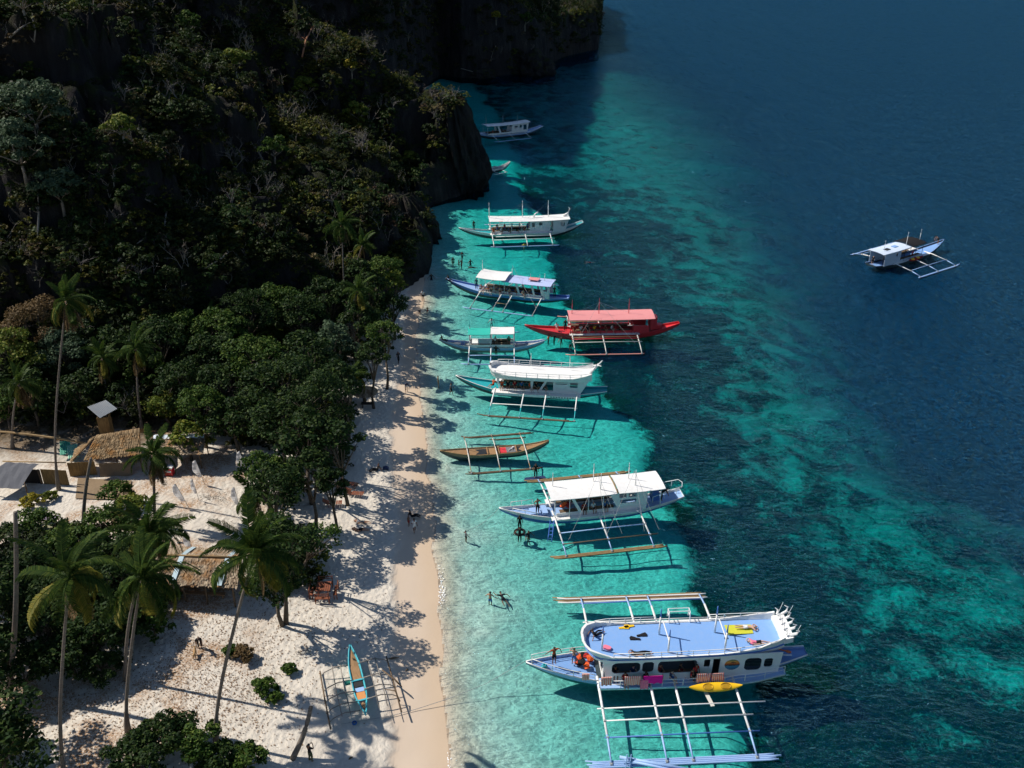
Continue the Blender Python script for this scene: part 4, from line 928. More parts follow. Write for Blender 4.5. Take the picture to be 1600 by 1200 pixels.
def body_meshes(name):
    if name in _pc: return _pc[name]
    P = pose(name); keys = list(P); me = bpy.data.meshes.new('sk')
    me.from_pydata([P[k] for k in keys], [(keys.index(a), keys.index(b)) for a, b in EDG], [])
    o = bpy.data.objects.new('sk', me); COL.objects.link(o)
    md = o.modifiers.new('s', 'SKIN'); md.use_smooth_shade = True; md.branch_smoothing = .4
    if not me.skin_vertices: 
        me.update()
        bpy.context.view_layer.objects.active = o
    o.modifiers.new('u', 'SUBSURF').levels = 1
    sv_ = me.skin_vertices[0].data if len(me.skin_vertices) else None
    if sv_ is None:
        bm = bmesh.new(); bm.from_mesh(me); bm.verts.layers.skin.verify(); bm.to_mesh(me); bm.free(); sv_ = me.skin_vertices[0].data
    for i, k in enumerate(keys):
        kk = k if k in RAD else k[:-1] + 'l'; r = RAD[kk]
        sv_[i].radius = (r, r * (.8 if k in ('cst', 'wst', 'pel') else 1)); sv_[i].use_root = (k == 'pel')
    dg = bpy.context.evaluated_depsgraph_get(); dg.update()
    ev = o.evaluated_get(dg); em_ = bpy.data.meshes.new_from_object(ev)
    bpy.data.objects.remove(o)
    V = [Vector(v.co) for v in em_.vertices]; N = [Vector(v.normal) for v in em_.vertices]; F_ = [tuple(p.vertices) for p in em_.polygons]
    bones = [(a, b, Vector(P[a]), Vector(P[b])) for a, b in EDG]
    def near(c):
        best = None
        for a, b, p, q in bones:
            d = q - p; t = max(0, min(1, (c - p).dot(d) / d.length_squared)); dist = (c - p - d * t).length
            if best is None or dist < best[0]: best = (dist, a, b, t)
        return best
    up = (Vector(P['tp']) - Vector(P['nck'])).normalized(); hc = Vector(P['hd'])
    face = Vector((0, -1, 0))
    if name in ('prone', 'swim'): face = Vector((0, 0, -1))
    if name == 'lie': face = Vector((0, 0, 1))
    if name == 'bend': face = Vector((0, -.6, -.8))
    reg = {'hair': [], 'shorts': [], 'shirt': [], 'trousers': []}
    for f in F_:
        c = sum((V[i] for i in f), Vector()) / len(f); d, a, b, t = near(c)
        if b in ('tp', 'hd') or a == 'hd':
            if (c - hc).dot(up) > -.03 and (c - hc).dot(up) * .9 - (c - hc).dot(face) > .01: reg['hair'].append(f)
        if a == 'pel' and b in ('hil', 'hir') or (a in ('hil', 'hir') and t < .62) or (a == 'pel' and b == 'wst' and t < .45): reg['shorts'].append(f); reg['trousers'].append(f)
        if (a in ('hil', 'hir') and t >= .62) or (a in ('knl', 'knr') and t < .85): reg['trousers'].append(f)
        if (b in ('wst', 'cst')) or b in ('shl', 'shr') or (a in ('shl', 'shr') and t < .55) or (b == 'nck' and t < .4): reg['shirt'].append(f)
    def shell(fs, off, nm):
        used = sorted({i for f in fs for i in f}); mp = {v: k for k, v in enumerate(used)}
        m_ = bpy.data.meshes.new(nm); m_.from_pydata([V[i] + N[i] * off for i in used], [], [tuple(mp[i] for i in f) for f in fs]); m_.materials.append(None)
        m_.polygons.foreach_set('use_smooth', [True] * len(m_.polygons)); m_.update(); return m_
    out = {k: shell(v, {'hair': .02, 'shorts': .018, 'trousers': .016, 'shirt': .014}[k], k) for k, v in reg.items() if v}
    # body with nose, ears and fingers
    mb = MB(); mb.add(V, F_)
    side = up.cross(face).normalized()
    n0 = hc + face * .085; mb.add([n0 + up * .02, n0 - up * .03 + side * .014, n0 - up * .03 - side * .014, n0 + face * .025 - up * .022], [(0, 1, 3), (0, 3, 2), (1, 2, 3)])
    for s_ in (-1, 1): mb.tube([hc + side * s_ * .08, hc + side * s_ * .10 - face * .01], [.025, .018], 5)
    for q in 'lr':
        h = Vector(P['ha' + q]); w_ = Vector(P['wr' + q]); d = (h - w_).normalized(); sd = d.cross(Vector((0, 1, .3))).normalized()
        for k, ln in enumerate((.055, .07, .075, .068)):
            b_ = h + sd * (k - 1.5) * .019 - d * .005; mb.tube([b_, b_ + d * ln * .55, b_ + d * ln + sd.cross(d) * .014], [.0095, .0085, .006], 4)
        b_ = w_.lerp(h, .5) - sd * .03; mb.tube([b_, b_ - sd * .025 + d * .03, b_ - sd * .03 + d * .06], [.012, .010, .007], 4)
    bm_ = bpy.data.meshes.new('body'); bm_.from_pydata(mb.v, [], mb.f); bm_.materials.append(None); bm_.polygons.foreach_set('use_smooth', [True] * len(bm_.polygons)); bm_.update()
    out['body'] = bm_; _pc[name] = out; return out
def person(label, p, ps='stand', rz=0.0, skin=0, wear=(('shorts', F_BLK),), sc=1.0, group=None, tilt=0.0, hair=HAIR):
    B = body_meshes(ps); T = thing('person', label, 'person', p, rz, group); T.scale = (sc, sc, sc); T.rotation_euler = (tilt, 0, rz)
    for nm, mt in (('body', SKIN[skin]), ('hair', hair)) + tuple(wear):
        if nm not in B: continue
        o = bpy.data.objects.new(nm, B[nm]); COL.objects.link(o); o.parent = T
        o.material_slots[0].link = 'OBJECT'; o.material_slots[0].material = mt
    return T
def zg(x, y):
    z_, *_ = seabed(np.array([float(x)]), np.array([float(y)])); return float(z_[0])
def onland(px, py):
    "ground point seen at this place"
    p = G(px, py, 1.0)
    for _ in range(6): p = G(px, py, gz(p.x, p.y))
    return p
_deps = {}
def gz(x, y):
    if 'bvh' not in _deps:
        from mathutils.bvhtree import BVHTree
        for k, o in (('bvh', beach), ('bed', bed), ('rock', cliff)):
            _deps[k] = BVHTree.FromPolygons([v.co for v in o.data.vertices], [tuple(p.vertices) for p in o.data.polygons])
    best = -99
    for k in ('bvh', 'bed'):
        h = _deps[k].ray_cast(Vector((x, y, 50)), Vector((0, 0, -1)))
        if h[0]: best = max(best, h[0].z)
    return best if best > -90 else 0
ORD = ('first', 'second', 'third', 'fourth', 'fifth', 'sixth', 'seventh', 'eighth', 'ninth', 'tenth', 'eleventh')
SH, TR, ST = 'shorts', 'trousers', 'shirt'
def pl(px, py, label, ps='stand', rz=0, skin=0, wear=((SH, F_BLK),), sc=1.0, dz=0.0):
    p = onland(px, py); p.z += dz; return person(label, p, ps, R(rz), skin, wear, sc)
def pw(px, py, label, ps='wade', rz=0, skin=0, wear=((SH, F_BLK),), sc=1.0, depth=None, group=None):
    "somebody in the water: (px, py) is where the body meets the surface"
    p = G(px, py, 0); b = gz(p.x, p.y)
    if depth is not None: p.z = -depth
    else: p.z = max(b, -1.25)
    return person(label, p, ps, R(rz), skin, wear, sc, group)
def pb(fr, x, y, z, label, ps='stand', rz=0, skin=0, wear=((SH, F_BLK),), sc=1.0, group=None):
    return person(label, fr.w(x, y, z), ps, fr.yaw + R(rz), skin, wear, sc, group)
# beach
pl(486, 1190, 'person with a rucksack standing on the sand, seen from behind at the lower edge', 'photo', 150, 0, ((TR, fabric('olive_cloth', (.10, .11, .06))), (ST, F_BLK)))
pl(313, 1012, 'person in dark clothes bending forward beside the thatched hut', 'bend', 20, 0, ((TR, F_BLK), (ST, F_BLK)))
T_ = pl(566, 817, 'upper one of two sunbathers lying on the sand, in grey', 'lie', 80, 1, ((SH, F_GREY), (ST, F_GREY)))
T_ = pl(563, 829, 'lower one of two sunbathers lying on the sand, in black shorts', 'lie', 86, 1, ((SH, F_BLK),))
pl(643, 808, 'person in black sitting on the wet sand with legs stretched to the sea', 'sitfloor', 90, 0, ((TR, F_BLK), (ST, F_BLK)))
pl(639, 822, 'small child standing beside the seated person on the wet sand', 'stand', 60, 0, ((SH, F_RED),), .68)
pl(648, 832, 'person in a white shirt standing on the wet sand', 'walk', 200, 0, ((SH, F_WHT), (ST, F_WHT)), .95)
pl(590, 735, 'person in black reclining on the sand next to a dark bag', 'sitfloor', -70, 0, ((TR, F_BLK), (ST, F_BLK)))
pl(635, 612, 'person in a dark top with white bag walking where sand meets shade', 'bend', 20, 0, ((SH, F_WHT), (ST, F_NAVY)))
pl(623, 568, 'person in dark clothes walking in the tree shade on the beach', 'walk', 30, 0, ((TR, F_BLK), (ST, F_BLK)))
pl(661, 470, 'person in a white shirt standing at the foot of the cliff', 'stand', 10, 0, ((SH, F_BLK), (ST, F_WHT)))
# shallows
pw(685, 603, 'person in a tan top wading left of the two near the turquoise bow', 'stand', 90, 1, ((SH, F_TAN), (ST, F_TAN)))
pw(705, 612, 'person in dark swimwear wading right of the two near the turquoise bow', 'walk', 80, 0, ((SH, F_BLK), (ST, F_GREY)))
pw(728, 843, 'child in a grey shirt wading alone near the mooring line', 'wade', 120, 0, ((SH, F_BLK), (ST, F_GREY)), .8)
pw(812, 822, 'person in black wading right under the blue bow', 'stand', 170, 0, ((TR, F_BLK), (ST, F_BLK)), 1.0, .45)
pw(812, 839, 'person in black holding a dark inner tube in the water', 'wade', 0, 0, ((TR, F_BLK), (ST, F_BLK)), 1.0, .55)
pw(826, 839, 'person up to the chest in water beside the one with the inner tube', 'wade', 40, 0, ((ST, F_BLK),), 1.0, .95)
pw(766, 938, 'swimmer with bare back, left of a pair in the shallows', 'wade', 160, 1, ((SH, F_BLUE),), 1.0, .75)
pw(786, 934, 'swimmer stretched out on the surface, right of a pair in the shallows', 'swim', 20, 1, ((SH, F_BLK), (ST, F_BLK)), 1.0, -.02)
for k, (px, py, ps, rz, dep, lb) in enumerate([(708, 412, 'stand', 0, .55, 'tallest standing bather of the group below the cliff'), (717, 413, 'wade', 90, .9, 'bather deep in the water right of the tallest one below the cliff'), (721, 414, 'wade', -60, .75, 'bather with arms out in the middle of the group below the cliff'), (735, 412, 'wade', 30, .95, 'rightmost bather of the group below the cliff'), (722, 400, 'wade', 140, .9, 'bather apart at the top of the group below the cliff')]):
    pw(px, py, lb, ps, rz, 0, ((SH, F_BLK), (ST, F_BLK)), 1.0, dep)
pw(674, 436, 'bather in the shaded water close to the rock wall', 'wade', 0, 0, ((SH, F_BLK), (ST, F_BLK)), 1, .8)
pw(656, 491, 'child playing at the waterline below the trees, left one', 'bend', 0, 0, ((SH, F_BLK),), .7, .1)
pw(668, 490, 'child playing at the waterline below the trees, right one', 'walk', 0, 0, ((SH, F_RED),), .7, .1)
pw(768, 504, 'swimmer in white between the blue boat and the small teal boat', 'wade', 0, 0, ((ST, F_WHT),), 1, 1.0)
for px, py, lb, cl in ((857, 530, 'swimmer nearest the small boat by the red bow', F_ORNG), (866, 529, 'middle swimmer by the red bow', F_BLK), (877, 533, 'swimmer nearest the red hull', F_BLK)): pw(px, py, lb, 'wade', px * 7, 1, ((ST, cl),), 1, 1.0)
pw(819, 386, 'swimmer in a yellow vest at the float of the three-masted boat', 'wade', 0, 1, ((ST, YELLOW),), 1, .95)
pw(921, 409, 'snorkeller floating over the dark reef', 'swim', 100, 1, ((SH, F_RED),), 1, .0)
pw(738, 417, 'swimmer lying flat on the water left of the blue awning boat', 'swim', 95, 0, ((SH, F_BLK),), 1, .0)
pw(775, 551, 'person holding on to the small teal boat from the water', 'wade', 180, 0, ((ST, F_BLK),), 1, .7)
pw(1021, 230, 'lone snorkeller far out on the teal band of water', 'swim', 60, 0, ((SH, F_BLK),), 1, .0)
# on the boats
pb(f1, 2.1, .0, 1.45, 'man in an orange and black vest standing on the bow of the biggest boat', 'arm', 20, 0, ((SH, F_BLK), (ST, fabric('orange_black_vest', (.65, .12, .03), (.03, .02, .02), 5))))
pb(f1, 3.6, .1, 1.15, 'bare-backed man in blue shorts standing on the bow of the biggest boat', 'akimbo', 160, 1, ((SH, F_BLUE),))
pb(f1, 5.1, .55, 3.72, 'person in black crouching in the front corner of the blue roof deck', 'sitfloor', 120, 1, ((TR, F_BLK), (ST, F_BLK)))
pb(f1, 16.6, .55, 3.98, 'sunbather face down on a yellow towel on the blue roof deck', 'prone', -95, 2, ((SH, F_WHT),))
pb(f1, 17.0, -1.05, 3.95, 'sunbather with a knee up by the near rail of the blue roof deck', 'lie', 80, 2, ((SH, F_BLK), (ST, F_PINK)))
pb(f1, 8.2, -1.45, 3.72, 'person lying along the near rail at the middle of the blue roof deck', 'lie', 88, 1, ((TR, F_BLK), (ST, F_BLK)))
for k, x_ in enumerate((6.5, 7.1, 7.8, 8.6, 9.8, 10.5, 11.3, 12.0)):
    pb(f1, x_, -1.95 if k % 2 else -1.28, 1.02, ORD[k] + ' passenger from the bow in the shade of the lower deck of the biggest boat', 'sit', 10 * k, k % 3, ((SH, (F_RED, F_BLK, F_BLUE)[k % 3]), (ST, (F_BLK, F_RED, F_NAVY)[k % 3])), group='passengers on the lower deck of the biggest boat')
pb(f1, 12.35, -2.0, 1.1, 'person in a red shirt leaning at the rail beside the cabin door', 'stand', 20, 0, ((TR, F_BLK), (ST, F_RED)))
pb(f2, 3.55, -.45, 1.05, 'man in black trousers standing on the blue bow of the white-roofed boat', 'akimbo', 10, 0, ((TR, F_BLK),))
pb(f2, 15.6, -.6, 1.15, 'crew member in black standing at the stern of the white-roofed boat', 'bend', 80, 0, ((TR, F_BLK), (ST, F_BLK)))
for k, x_ in enumerate((7.9, 8.8, 9.9)): pb(f2, x_, -.9, .85, 'passenger in %s seated under the plain white roof' % ('red', 'white', 'blue')[k], 'sit', 8 * k, k, ((SH, F_BLK), (ST, (F_RED, F_WHT, F_BLUE)[k])), group='passengers under the plain white roof')
pw(837, 747, 'person in black standing on a floating board above the white-roofed boat', 'stand', 0, 0, ((TR, F_BLK), (ST, F_BLK)), 1, -.08)
for k, x_ in enumerate((5.7, 6.4, 7.2, 8.0, 9.0, 9.7, 10.6)): pb(f4, x_, -1.0, 1.0, ORD[k] + ' passenger from the bow on the lower deck of the turquoise-bowed boat', 'sit', 10 * k, 1, ((SH, F_BLK), (ST, (F_ORNG, F_BLK, F_RED, F_BLUE)[k % 4])), group='passengers of the turquoise-bowed boat')
pb(f4, 4.6, -.6, 1.2, 'person in orange sitting behind the turquoise bow', 'sitfloor', -30, 1, ((SH, F_BLK), (ST, F_ORNG)))
for k, x_ in enumerate((6.6, 7.4, 8.3, 9.2, 10.6, 11.5, 12.6)): pb(f5, x_, -1.0, .85, ORD[k] + ' passenger from the bow under the red roof', 'sit', 10 * k, k % 3, ((SH, F_BLK), (ST, (F_RED, F_WHT, F_BLK, YELLOW)[k % 4])), group='passengers of the red boat')
pb(f5, 5.4, -.3, .9, 'person in black standing at the front post of the red boat', 'stand', 0, 0, ((TR, F_BLK), (ST, F_BLK)))
pb(f5, 4.3, .2, 1.05, 'person in a white top sitting on the red bow', 'sitfloor', 0, 1, ((SH, F_RED), (ST, F_WHT)))
pw(891, 549, 'person crouching on the front end of the red boat float', 'bend', 0, 0, ((TR, F_BLK), (ST, F_BLK)), .8, -.15)
pb(f6, .35, 0, 1.2, 'person in black sitting on the very tip of the small teal boat', 'sitfloor', 60, 0, ((TR, F_BLK), (ST, F_BLK)), .9)
pb(f6, 7.2, -.3, .75, 'person in white sitting between the two small awnings', 'sit', 30, 1, ((SH, F_BLK), (ST, F_WHT)))
pb(f6, 9.0, -.2, .75, 'person in green sitting under the small white awning', 'sit', 0, 1, ((SH, F_BLK), (ST, F_GRN)))
for k, x_ in enumerate((5.9, 6.5, 7.0, 7.6, 8.2, 8.9, 9.5, 10.3, 11.2, 12.4, 13.2)): pb(f7, x_, -1.35 if k % 2 else -.9, .75, ORD[k] + ' bare-chested passenger from the bow on the blue boat with the cloth awning', 'sit', 9 * k - 20, 1 + k % 2, ((SH, (F_BLK, F_BLUE, F_RED)[k % 3]),), group='passengers of the blue boat')
pb(f7, 5.0, -.6, .9, 'person in dark clothes standing ahead of the white cloth awning', 'stand', 0, 0, ((TR, F_NAVY), (ST, F_NAVY)))
pb(f7, .4, 0, 1.5, 'person in black perched on the tip of the blue bow', 'sitfloor', 60, 0, ((TR, F_BLK), (ST, F_BLK)))
pb(f7, 16.9, -.3, .95, 'crew member in black standing at the stern of the blue boat', 'stand', 40, 0, ((TR, F_BLK), (ST, F_BLK)))
for k, x_ in enumerate((5.9, 6.6, 7.2, 7.9, 8.5, 9.2, 9.9, 10.5, 11.2, 11.9)): pb(f8, x_, (-1.2, -.5)[k % 2], .85, ORD[k] + ' passenger from the bow on the open deck of the three-masted boat', ('sit', 'stand')[k % 2], 14 * k, k % 3, ((SH, (F_BLK, F_BLUE)[k % 2]), (ST, (F_ORNG, F_BLK, F_WHT, F_RED, F_BLUE)[k % 5])), sc=.95, group='passengers of the three-masted boat')
pb(f8, 2.6, 0, 1.3, 'person in black standing alone on the bow of the three-masted boat', 'stand', 0, 0, ((TR, F_BLK), (ST, F_BLK)))
pb(f9, 5.2, -.5, .8, 'passenger in red sitting in the shaded boat', 'sit', 0, 1, ((SH, F_BLK), (ST, F_RED)))
pb(f9, 7.8, -.5, .8, 'passenger in dark clothes sitting in the shaded boat', 'sit', 0, 0, ((SH, F_BLK), (ST, F_NAVY)))
pb(f11, 1.5, 0, 1.3, 'person with a bare back bending on the bow of the boat out at sea', 'bend', 60, 1, ((SH, F_BLK),))
pb(f11, 18.6, .1, 1.0, 'bare-legged person leaning at the stern of the boat out at sea', 'bend', -60, 2, ((SH, F_BLK), (ST, F_BLK)))
pb(f11, 9.6, .9, .8, 'passenger seated under the black canopy out at sea', 'sit', 170, 1, ((SH, F_RED), (ST, F_PINK)))
# tan dog beside the bending person
dg_ = onland(305, 1026); dog = thing('dog', 'small tan dog standing by the person bent over near the hut', 'dog', dg_, R(100))
m = MB(); m.tube([(-.32, 0, .42), (-.2, 0, .40), (0, 0, .38), (.18, 0, .39), (.30, 0, .44), (.38, 0, .54), (.46, 0, .58), (.58, 0, .54)], [.06, .10, .10, .12, .10, .065, .075, .03], 8)
m.tube([(-.32, 0, .44), (-.45, 0, .52), (-.52, 0, .62)], [.03, .02, .01], 5)
for s_ in (-1, 1):
    m.tube([(.22, s_ * .07, .38), (.23, s_ * .08, .2), (.22, s_ * .08, .02), (.27, s_ * .08, .015)], [.05, .03, .022, .02], 5)
    m.tube([(-.24, s_ * .07, .40), (-.18, s_ * .08, .26), (-.30, s_ * .08, .15), (-.28, s_ * .08, .02), (-.23, s_ * .08, .015)], [.07, .045, .026, .022, .02], 5)
    m.tube([(.45, s_ * .05, .63), (.42, s_ * .07, .70)], [.03, .008], 4)
o_ = m.build('body', paint('tan_fur', (.36, .22, .10), .9), dog, True)

# ---------------------------------------------------------------- gear on and by the boats
def kayak(label, loc, rz, L, mat, mat2=None, tilt=0.0):
    T = thing('kayak', label, 'kayak', loc, rz); T.rotation_euler = (tilt, 0, rz)
    m = MB(); n = 16; rws = []
    for i in range(n + 1):
        t = i / n; w_ = .36 * sin(pi * min(max(t, .01), .99)) ** .6; rk = .18 * (2 * t - 1) ** 4
        rws.append([(t * L - L / 2, w_ * cos(a), rk + .16 * sin(a) * (.4 + .6 * sin(pi * max(.02, min(.98, t)))) + .16) for a in [2 * pi * k / 12 for k in range(12)]])
    m.grid(rws, True); h = m.build('hull', mat, T, True)
    for x_ in (-.55, .75):
        q = MB(); q.tube([(x_ + .38 * cos(2 * pi * k / 14), .23 * sin(2 * pi * k / 14), .31) for k in range(15)], .03, 4); q.box((x_, 0, .30), (.55, .3, .03)); q.build('seat_well', mat2 or paint('dark_yellow', (.45, .25, .01)), T)
    return T
k_ = kayak('yellow kayak hanging outside the near rail of the biggest boat', f1.w(13.6, -2.85, 1.25), f1.yaw, 3.9, YELLOW, None, R(28))
k2 = kayak('red and yellow kayak lashed along the boat out at sea', f11.w(10.6, 2.2, 1.0), f11.yaw, 3.6, F_RED, YELLOW, R(-20))
def towel(label, fr, x0, x1, y, zt, drop, mat, side=-1, cat='towel'):
    m = MB(); n = 9; r1, r2, r3 = [], [], []; rws = []
    for i in range(n + 1):
        x = x0 + (x1 - x0) * i / n; q = .03 * sin(i * 2.1 + x); dr = drop + .05 * sin(i * 1.7)
        rws.append([(x, y + side * (.10 + q), zt - dr), (x, y + side * (.07 + q), zt - dr * .5), (x, y + side * .045, zt + .01), (x, y, zt + .04), (x, y - side * .05, zt), (x, y - side * (.06 + q), zt - dr * .6)])
    m.grid(rws); o = m.build('towel', mat, None, True); place(o, fr, 0, 0, 0); return tag(o, label, cat)
towel('coral striped towel over the rail of the biggest boat, nearest its bow', f1, 5.3, 6.1, -2.3, 2.02, .7, F_CORAL)
towel('coral striped towel bunched over the rail next to the magenta cloth', f1, 7.0, 8.2, -2.32, 2.02, .75, F_CORAL)
towel('magenta cloth over the rail at the middle of the biggest boat', f1, 8.4, 9.8, -2.38, 2.02, .6, F_MAG, cat='cloth')
towel('pink cloth hanging lowest under the magenta cloth', f1, 8.15, 8.75, -2.44, 1.7, .75, F_PINK, cat='cloth')
towel('coral striped towel left of the pair above the yellow kayak', f1, 12.3, 13.3, -2.38, 2.02, .7, F_CORAL)
towel('coral striped towel right of the pair above the yellow kayak', f1, 13.4, 14.3, -2.38, 2.02, .72, F_CORAL)
towel('small coral striped towel on the bow rail of the biggest boat', f1, 4.0, 4.55, -1.62, 1.75, .5, F_CORAL)
def heap(name, label, cat, fr, x, y, z, r, mats, n=9):
    T = thing(name, label, cat, fr.w(x, y, z), fr.yaw)
    for k in range(n):
        a = rnd.uniform(0, 6.28); d = r * sqrt(rnd.random()); m = MB()
        w_, h_ = rnd.uniform(.2, .32), rnd.uniform(.06, .1)
        m.slab([[(-w_, -.2, 0), (-w_ * .3, -.24, .05), (w_, -.17, 0)], [(-w_, 0, .06), (0, 0, .1), (w_, .02, .05)], [(-w_, .2, 0), (-.05, .24, .04), (w_, .18, 0)]], h_)
        o = m.build('life_vest', mats[k % len(mats)], T); o.location = (d * cos(a), d * sin(a), .1 + .07 * (k // 2)); o.rotation_euler = (rnd.uniform(-.5, .5), rnd.uniform(-.5, .5), a)
    return T
heap('vest_pile', 'pile of red and orange life vests on the bow of the biggest boat', 'life vests', f1, 4.5, .35, 1.05, .6, [F_RED, F_ORNG, F_BLK, F_ORNG, F_BLK], 12)
heap('vest_pile', 'orange life vests laid along the far rail behind the roof deck', 'life vests', f1, 13.6, 2.15, 1.6, .5, [F_ORNG], 7)
heap('vest_pile', 'orange life vests stowed under the front of the plain white roof', 'life vests', f2, 6.2, -.5, 1.6, .35, [F_ORNG, F_RED], 6)
m = MB()
for k in range(3): m.tube([(.2 * cos(a) * (1 - .2 * k), .2 * sin(a) * (1 - .2 * k), .06 + .08 * k) for a in [2 * pi * q / 12 for q in range(13)]], .055, 5)
o_ = m.build('rope_coil', TEAL, None, True); place(o_, f1, 1.35, -.35, 1.5); tag(o_, 'teal coil of rope on the bow tip of the biggest boat', 'rope')
def flat(name, label, cat, fr, x, y, z, pts, th, mat, rz=0):
    m = MB(); m.add([(p[0], p[1], 0) for p in pts] + [(p[0], p[1], th) for p in pts], [tuple(range(len(pts)))[::-1], tuple(range(len(pts), 2 * len(pts)))] + [(i, (i + 1) % len(pts), len(pts) + (i + 1) % len(pts), len(pts) + i) for i in range(len(pts))])
    o = m.build(name, mat); place(o, fr, x, y, z, R(rz)); return tag(o, label, cat)
fin = [(-.3, -.08), (0, -.1), (.1, -.14), (.42, -.2), (.5, 0), (.42, .2), (.1, .14), (0, .1), (-.3, .08)]
flat('swim_fin', 'black swim fin, left one of the pair on the blue roof deck', 'swim fin', f1, 8.2, .1, 3.73, fin, .07, F_BLK, 165)
flat('swim_fin', 'black swim fin, right one of the pair on the blue roof deck', 'swim fin', f1, 8.6, .45, 3.73, fin, .07, F_BLK, 10)
flat('swim_fin', 'yellow swim fin near the far rail of the blue roof deck, left one', 'swim fin', f1, 7.4, 1.35, 3.72, fin, .05, YELLOW, 5)
flat('swim_fin', 'yellow swim fin near the far rail of the blue roof deck, right one', 'swim fin', f1, 8.0, 1.5, 3.72, fin, .05, YELLOW, 185)
flat('bag', 'pink bag lying on the blue roof deck', 'bag', f1, 5.9, -.75, 3.73, rr(-.3, .3, -.18, .18, .15), .16, F_PINK, -30)
flat('towel', 'yellow-green towel under the sunbather on the blue roof deck', 'towel', f1, 16.1, .5, 3.93, [(-1.0, -.5), (.9, -.5), (.95, .45), (-1.05, .5)], .025, F_YEL, 0)
flat('sandal', 'dark sandals beside the yellow-green towel', 'sandals', f1, 14.9, -.25, 3.75, rr(-.16, .16, -.1, .1, .08), .05, F_NAVY, 0)
flat('orange_paddle', 'orange paddle lying in the open stern of the biggest boat', 'paddle', f1, 19.6, .1, 1.75, [(-.5, -.04), (.1, -.04), (.25, -.14), (.55, -.1), (.55, .1), (.25, .14), (.1, .04), (-.5, .04)], .05, ORANGE, -25)
flat('floating_board', 'dark board floating under the standing person above the white-roofed boat', 'board', f2, 0, 0, 0, rr(-1.1, 1.1, -.3, .3, .28), .07, F_NAVY, 0).location = G(836, 748, .0)
m = MB(); m.tube([(.45 * cos(2 * pi * k / 16), .45 * sin(2 * pi * k / 16), .05) for k in range(17)], .12, 8); o_ = m.build('inner_tube', F_BLK, None, True); o_.location = G(812, 832, .12); tag(o_, 'black inner tube round the person in the water', 'inner tube')
# blue timbers lying over the near float
for k, (p, q, rr_) in enumerate([((968, 1183, .7), (1095, 1206, .5), .12), ((975, 1187, .6), (1090, 1212, .45), .10)]):
    m = MB(); m.tube([G(*p), G(*q)], rr_, 7); o_ = m.build('timber_spar', PALEBLUE, None, True); tag(o_, ('thicker' if k == 0 else 'thinner') + ' blue timber lying aslant on the near float of the biggest boat', 'spar')
m = MB()
for s_ in (-.14, .14): m.tube([G(981, 1196, .5) + Vector((s_, 0, -.3)), G(983, 1182, .9) + Vector((s_, 0, .2))], .04, 5)
for k in range(3): q_ = G(981, 1196, .5).lerp(G(983, 1182, .9), k / 2 * .8 + .1); m.tube([q_ + Vector((-.16, 0, 0)), q_ + Vector((.16, 0, 0))], .03, 4)
tag(m.build('short_ladder', PALEBLUE), 'short blue ladder at the front end of the near float', 'ladder')
# mooring lines
def catenary(a, b, sag=.35, n=14): a = Vector(a); b = Vector(b); return [a.lerp(b, k / n) - Vector((0, 0, sag * 4 * (k / n) * (1 - k / n))) for k in range(n + 1)]
l0 = onland(533, 1133)
sp1 = [f1.w(-.05, 0, 1.9), G(760, 1068, .55), G(700, 1092, .35), onland(650, 1110) + Vector((0, 0, .12)), onland(612, 1120) + Vector((0, 0, .1)), l0 + Vector((0, 0, .1))]
rope('long mooring rope from the biggest bow up to the dry sand', sp1, .025)
rope('thin mooring rope slanting from the white-roofed boat to the shallows', catenary(f2.w(0, 0, 1.8), G(728, 830, -.3), .4), .02)
m = MB()
for k in range(3): m.tube([(.14 * cos(a), .14 * sin(a), .05 + .05 * k) for a in [2 * pi * q / 10 for q in range(11)]], .04, 4)
o_ = m.build('anchor_buoy', F_BLUE, None, True); o_.location = onland(554, 1131); tag(o_, 'blue bundle on the rope in the sand below the canoe', 'buoy')
# ---------------------------------------------------------------- vegetation
def leafmat(name, c1, c2, c3=None, rough=.55, inst=False):
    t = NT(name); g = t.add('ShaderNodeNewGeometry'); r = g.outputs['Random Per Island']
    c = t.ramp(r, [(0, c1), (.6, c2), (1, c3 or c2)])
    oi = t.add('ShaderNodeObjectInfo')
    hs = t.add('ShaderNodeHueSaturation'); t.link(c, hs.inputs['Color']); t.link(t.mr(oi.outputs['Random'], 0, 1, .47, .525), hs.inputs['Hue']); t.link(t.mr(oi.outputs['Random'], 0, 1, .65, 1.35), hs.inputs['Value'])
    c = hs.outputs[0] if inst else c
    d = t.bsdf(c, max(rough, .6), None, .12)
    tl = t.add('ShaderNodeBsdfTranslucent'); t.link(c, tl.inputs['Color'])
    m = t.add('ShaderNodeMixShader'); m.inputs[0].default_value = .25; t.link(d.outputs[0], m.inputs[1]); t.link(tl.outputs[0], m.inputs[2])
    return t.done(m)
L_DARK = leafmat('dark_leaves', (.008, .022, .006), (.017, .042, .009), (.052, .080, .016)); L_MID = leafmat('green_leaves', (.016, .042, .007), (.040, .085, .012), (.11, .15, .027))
L_YEL = leafmat('yellow_green_leaves', (.05, .085, .012), (.11, .15, .02), (.20, .19, .03)); L_PALE = leafmat('grey_green_leaves', (.03, .055, .03), (.06, .10, .05), (.10, .14, .08))
L_BRN = leafmat('dry_leaves', (.07, .045, .02), (.13, .085, .035), (.20, .14, .07)); L_GOLD = leafmat('golden_leaves', (.20, .17, .02), (.35, .28, .03), (.10, .14, .02))
